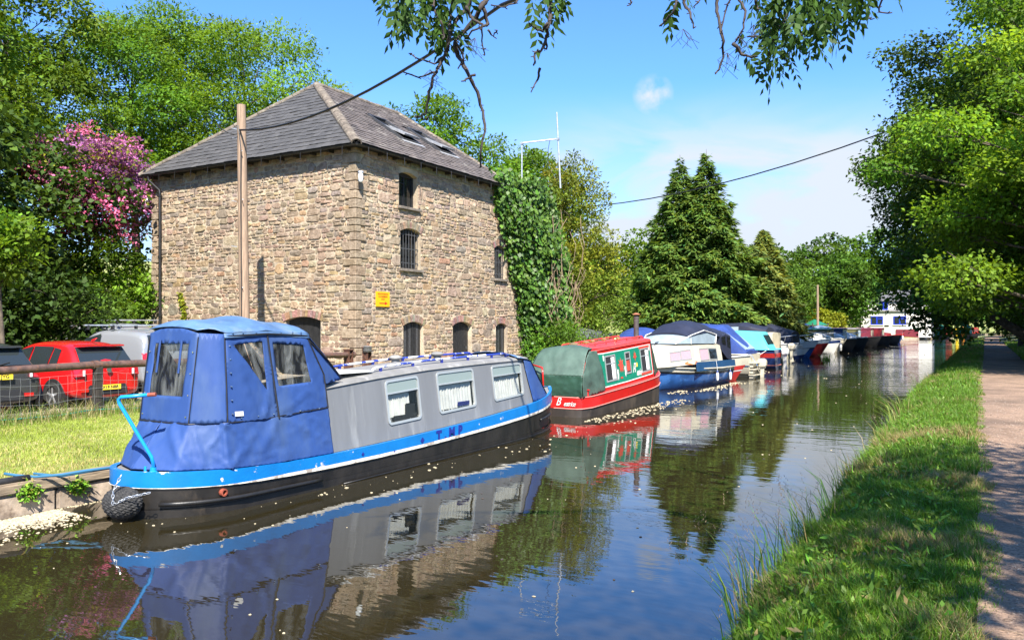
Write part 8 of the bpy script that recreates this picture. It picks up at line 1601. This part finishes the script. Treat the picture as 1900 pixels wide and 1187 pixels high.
# mown lawn
rs = np.random.default_rng(108); n = 90000; y = 2.5 + 18 * rs.random(n) ** 1.25; x = -9.72 - 5.0 * rs.random(n); z = np.array([gl_z(a, b) for a, b in zip(x, y)]) - .005; dz = (nz(x, y, .6) * .8 + .12 + np.where(x > -10.15, .55, 0) + np.where(x < -13.6, .25, 0)).clip(0, .85)
c = np.where((rs.random(n) < dz)[:, None], np.array([.46, .38, .15]), np.array([.27, .335, .045])) * (1 + .2 * rs.normal(size=(n, 1))).clip(.5, 1.5); blades('lawn_grass', 'short sunlit mown lawn between the fence and the quay edge', np.stack([x, y, z], 1), .035 + .03 * rs.random(n), .008 * np.ones(n), rs.normal(size=(n, 2)) * .5, c)
n = 14000; y = 2.5 + 14 * rs.random(n); x = -14.75 + .42 * rs.normal(size=n); z = np.full(n, .41); hh = (.10 + .34 * rs.random(n) ** 1.6) * np.exp(-((x + 14.85) / .6) ** 2) + .04; c = np.where((rs.random(n) < .42)[:, None], np.array([.38, .31, .15]), np.array([.13, .20, .03])) * (1 + .22 * rs.normal(size=(n, 1))).clip(.4, 1.6); blades('fence_grass', 'long straw and green grass growing up through the wire fence', np.stack([x, y, z], 1), hh, .010 * np.ones(n), rs.normal(size=(n, 2)) * .35, c)
# ferns on the quay wall
for (y, z, lab) in ((5.05, .26, 'small fern rooted in the quay wall left of the rope fender'), (5.62, .22, 'leafy weed tuft on the quay wall right behind the rope fender')):
    n = 240; P = np.stack([-9.47 + .06 * rs.random(n), y + .06 * rs.normal(size=n), z + .045 * rs.normal(size=n)], 1); V, F = leaf_quads(P, rs.normal(size=(n, 3)) + [.7, 0, .1], rs.normal(size=(n, 3)) * .4 + [.4, 0, 1], np.full(n, .07), np.full(n, .03)); o = np_mesh('fern', V, F, np.repeat(grass_col(rs, n, .1) * 1.6, 4, 0), MAT['blade']); setp(o, lab, 'fern')
# ------------------------------------------------------------------ blossom and scum on the water
mat('blossom', (0.38, 0.32, 0.205), .9, var=.35, scale=30)
mb = MB(); rg = random.Random(77); hitY = lambda y: CX + (hb(y) if 5.36 < y < 15.8 else 0)
def blob(x, y, r):
    n = 6; a0 = rg.random() * 6.28; ring = [(x + r * rg.uniform(.7, 1.2) * math.cos(a0 + 1.047 * k), y + r * rg.uniform(.7, 1.2) * math.sin(a0 + 1.047 * k), .002) for k in range(n)]; top = [(x + (p[0] - x) * .6, y + (p[1] - y) * .6, .003 + r * rg.uniform(.12, .35)) for p in ring]; mb.add(ring + top + [(x, y, .004 + r * .32)], [(k, (k + 1) % n, n + (k + 1) % n, n + k) for k in range(n)] + [(n + k, n + (k + 1) % n, 2 * n) for k in range(n)])
for i in range(5200):
    y = rg.uniform(2.2, 5.35); d = abs(rg.gauss(0, .30)) + .0; x = -9.40 + d * (1.0 if rg.random() < .85 else 1.8)
    if x < -8.45 + (5.35 - y) * .1 and not (x > -8.65 and y > 5.1): blob(x, y, rg.uniform(.007, .022))
for i in range(1200): blob(-9.42 + abs(rg.gauss(0, .05)), rg.uniform(5.2, 23), rg.uniform(.007, .02))
for i in range(90):
    y = rg.uniform(4, 17); x = (-7.55 if y > 6 else -8.3) + abs(rg.gauss(0, .55)) + .03
    if x < -2.2: blob(x, y, (.005 + .022 * rg.random() ** 3) * (1 + .02 * y))
for i in range(240):
    t_ = rg.random(); y = 16.3 + 6.5 * t_; x = -7.95 + abs(rg.gauss(0, .35)) + .0; blob(x + .06, y, rg.uniform(.012, .035))
for i in range(200): y = rg.uniform(24.6, 31); blob(-8.35 + abs(rg.gauss(0, .25)) - (.5 if y < 26 else 0), y, rg.uniform(.015, .04))
for i in range(60): y = 4 + 30 * rg.random() ** 1.5; blob(rg.uniform(-7.5, -2.2), y, rg.uniform(.005, .016) * (1 + .03 * y))
for i in range(90): y = 30 + 60 * rg.random(); blob(rg.uniform(-9.5, -2.6), y, rg.uniform(.02, .05))
o = mb.build('floating_blossom', MAT['blossom'], fix=False); setp(o, 'pale fallen blossom floating on the water beside the quay and the boats', 'blossom', kind='stuff')
mb = MB(); 
for i in range(70): blob(rg.uniform(-6.5, -2.2), 6 + 14 * rg.random(), rg.uniform(.008, .02))
o = mb.build('floating_debris', MAT['twig'], fix=False); setp(o, 'small dark bits of leaf and twig floating mid canal', 'debris', kind='stuff')
# grit and twigs on the path
mat('grit', (0.30, 0.235, 0.18), .9, var=.5, scale=25)
mb = MB()
for i in range(5200):
    y = 4 + 18 * rg.random() ** 1.5; x = rg.uniform(-.1, 1.55); r = rg.uniform(.003, .011); z = path_z(x, y); a0 = rg.random() * 6; mb.add([(x + r * math.cos(a0 + 2.1 * k), y + r * math.sin(a0 + 2.1 * k), z) for k in range(3)] + [(x, y, z + r * rg.uniform(.6, 1.1))], [(0, 1, 3), (1, 2, 3), (2, 0, 3)])
o = mb.build('path_grit', MAT['grit'], fix=False); setp(o, 'loose grit and small stones scattered on the towpath', 'grit', kind='stuff')
mb = MB()
for i in range(420):
    y = 4 + 14 * rg.random() ** 1.4; x = rg.uniform(-.15, 1.2); a = rg.random() * 6.28; l = rg.uniform(.03, .14); z = path_z(x, y) + .004; mb.tube([(x, y, z), (x + l * .5 * math.cos(a), y + l * .5 * math.sin(a), z + rg.uniform(.002, .012)), (x + l * math.cos(a + .2), y + l * math.sin(a + .2), z)], .0022, 3)
o = mb.build('path_litter', MAT['dry_vine'], fix=False); setp(o, 'dry twigs and leaf litter lying on the near towpath', 'litter', kind='stuff')
# water plant in front of the far boats
rs = np.random.default_rng(111); n = 80; P = np.stack([-8.8 + .16 * rs.normal(size=n), 54.5 + .16 * rs.normal(size=n), np.full(n, -.02)], 1); o = blades('water_plant', None, P, .2 + .45 * rs.random(n) ** 1.5, .035 * np.ones(n), rs.normal(size=(n, 2)) * .55, grass_col(rs, n, .05) * 1.4); setp(o, 'clump of green water plants standing in the canal before the far boats', 'water plant')
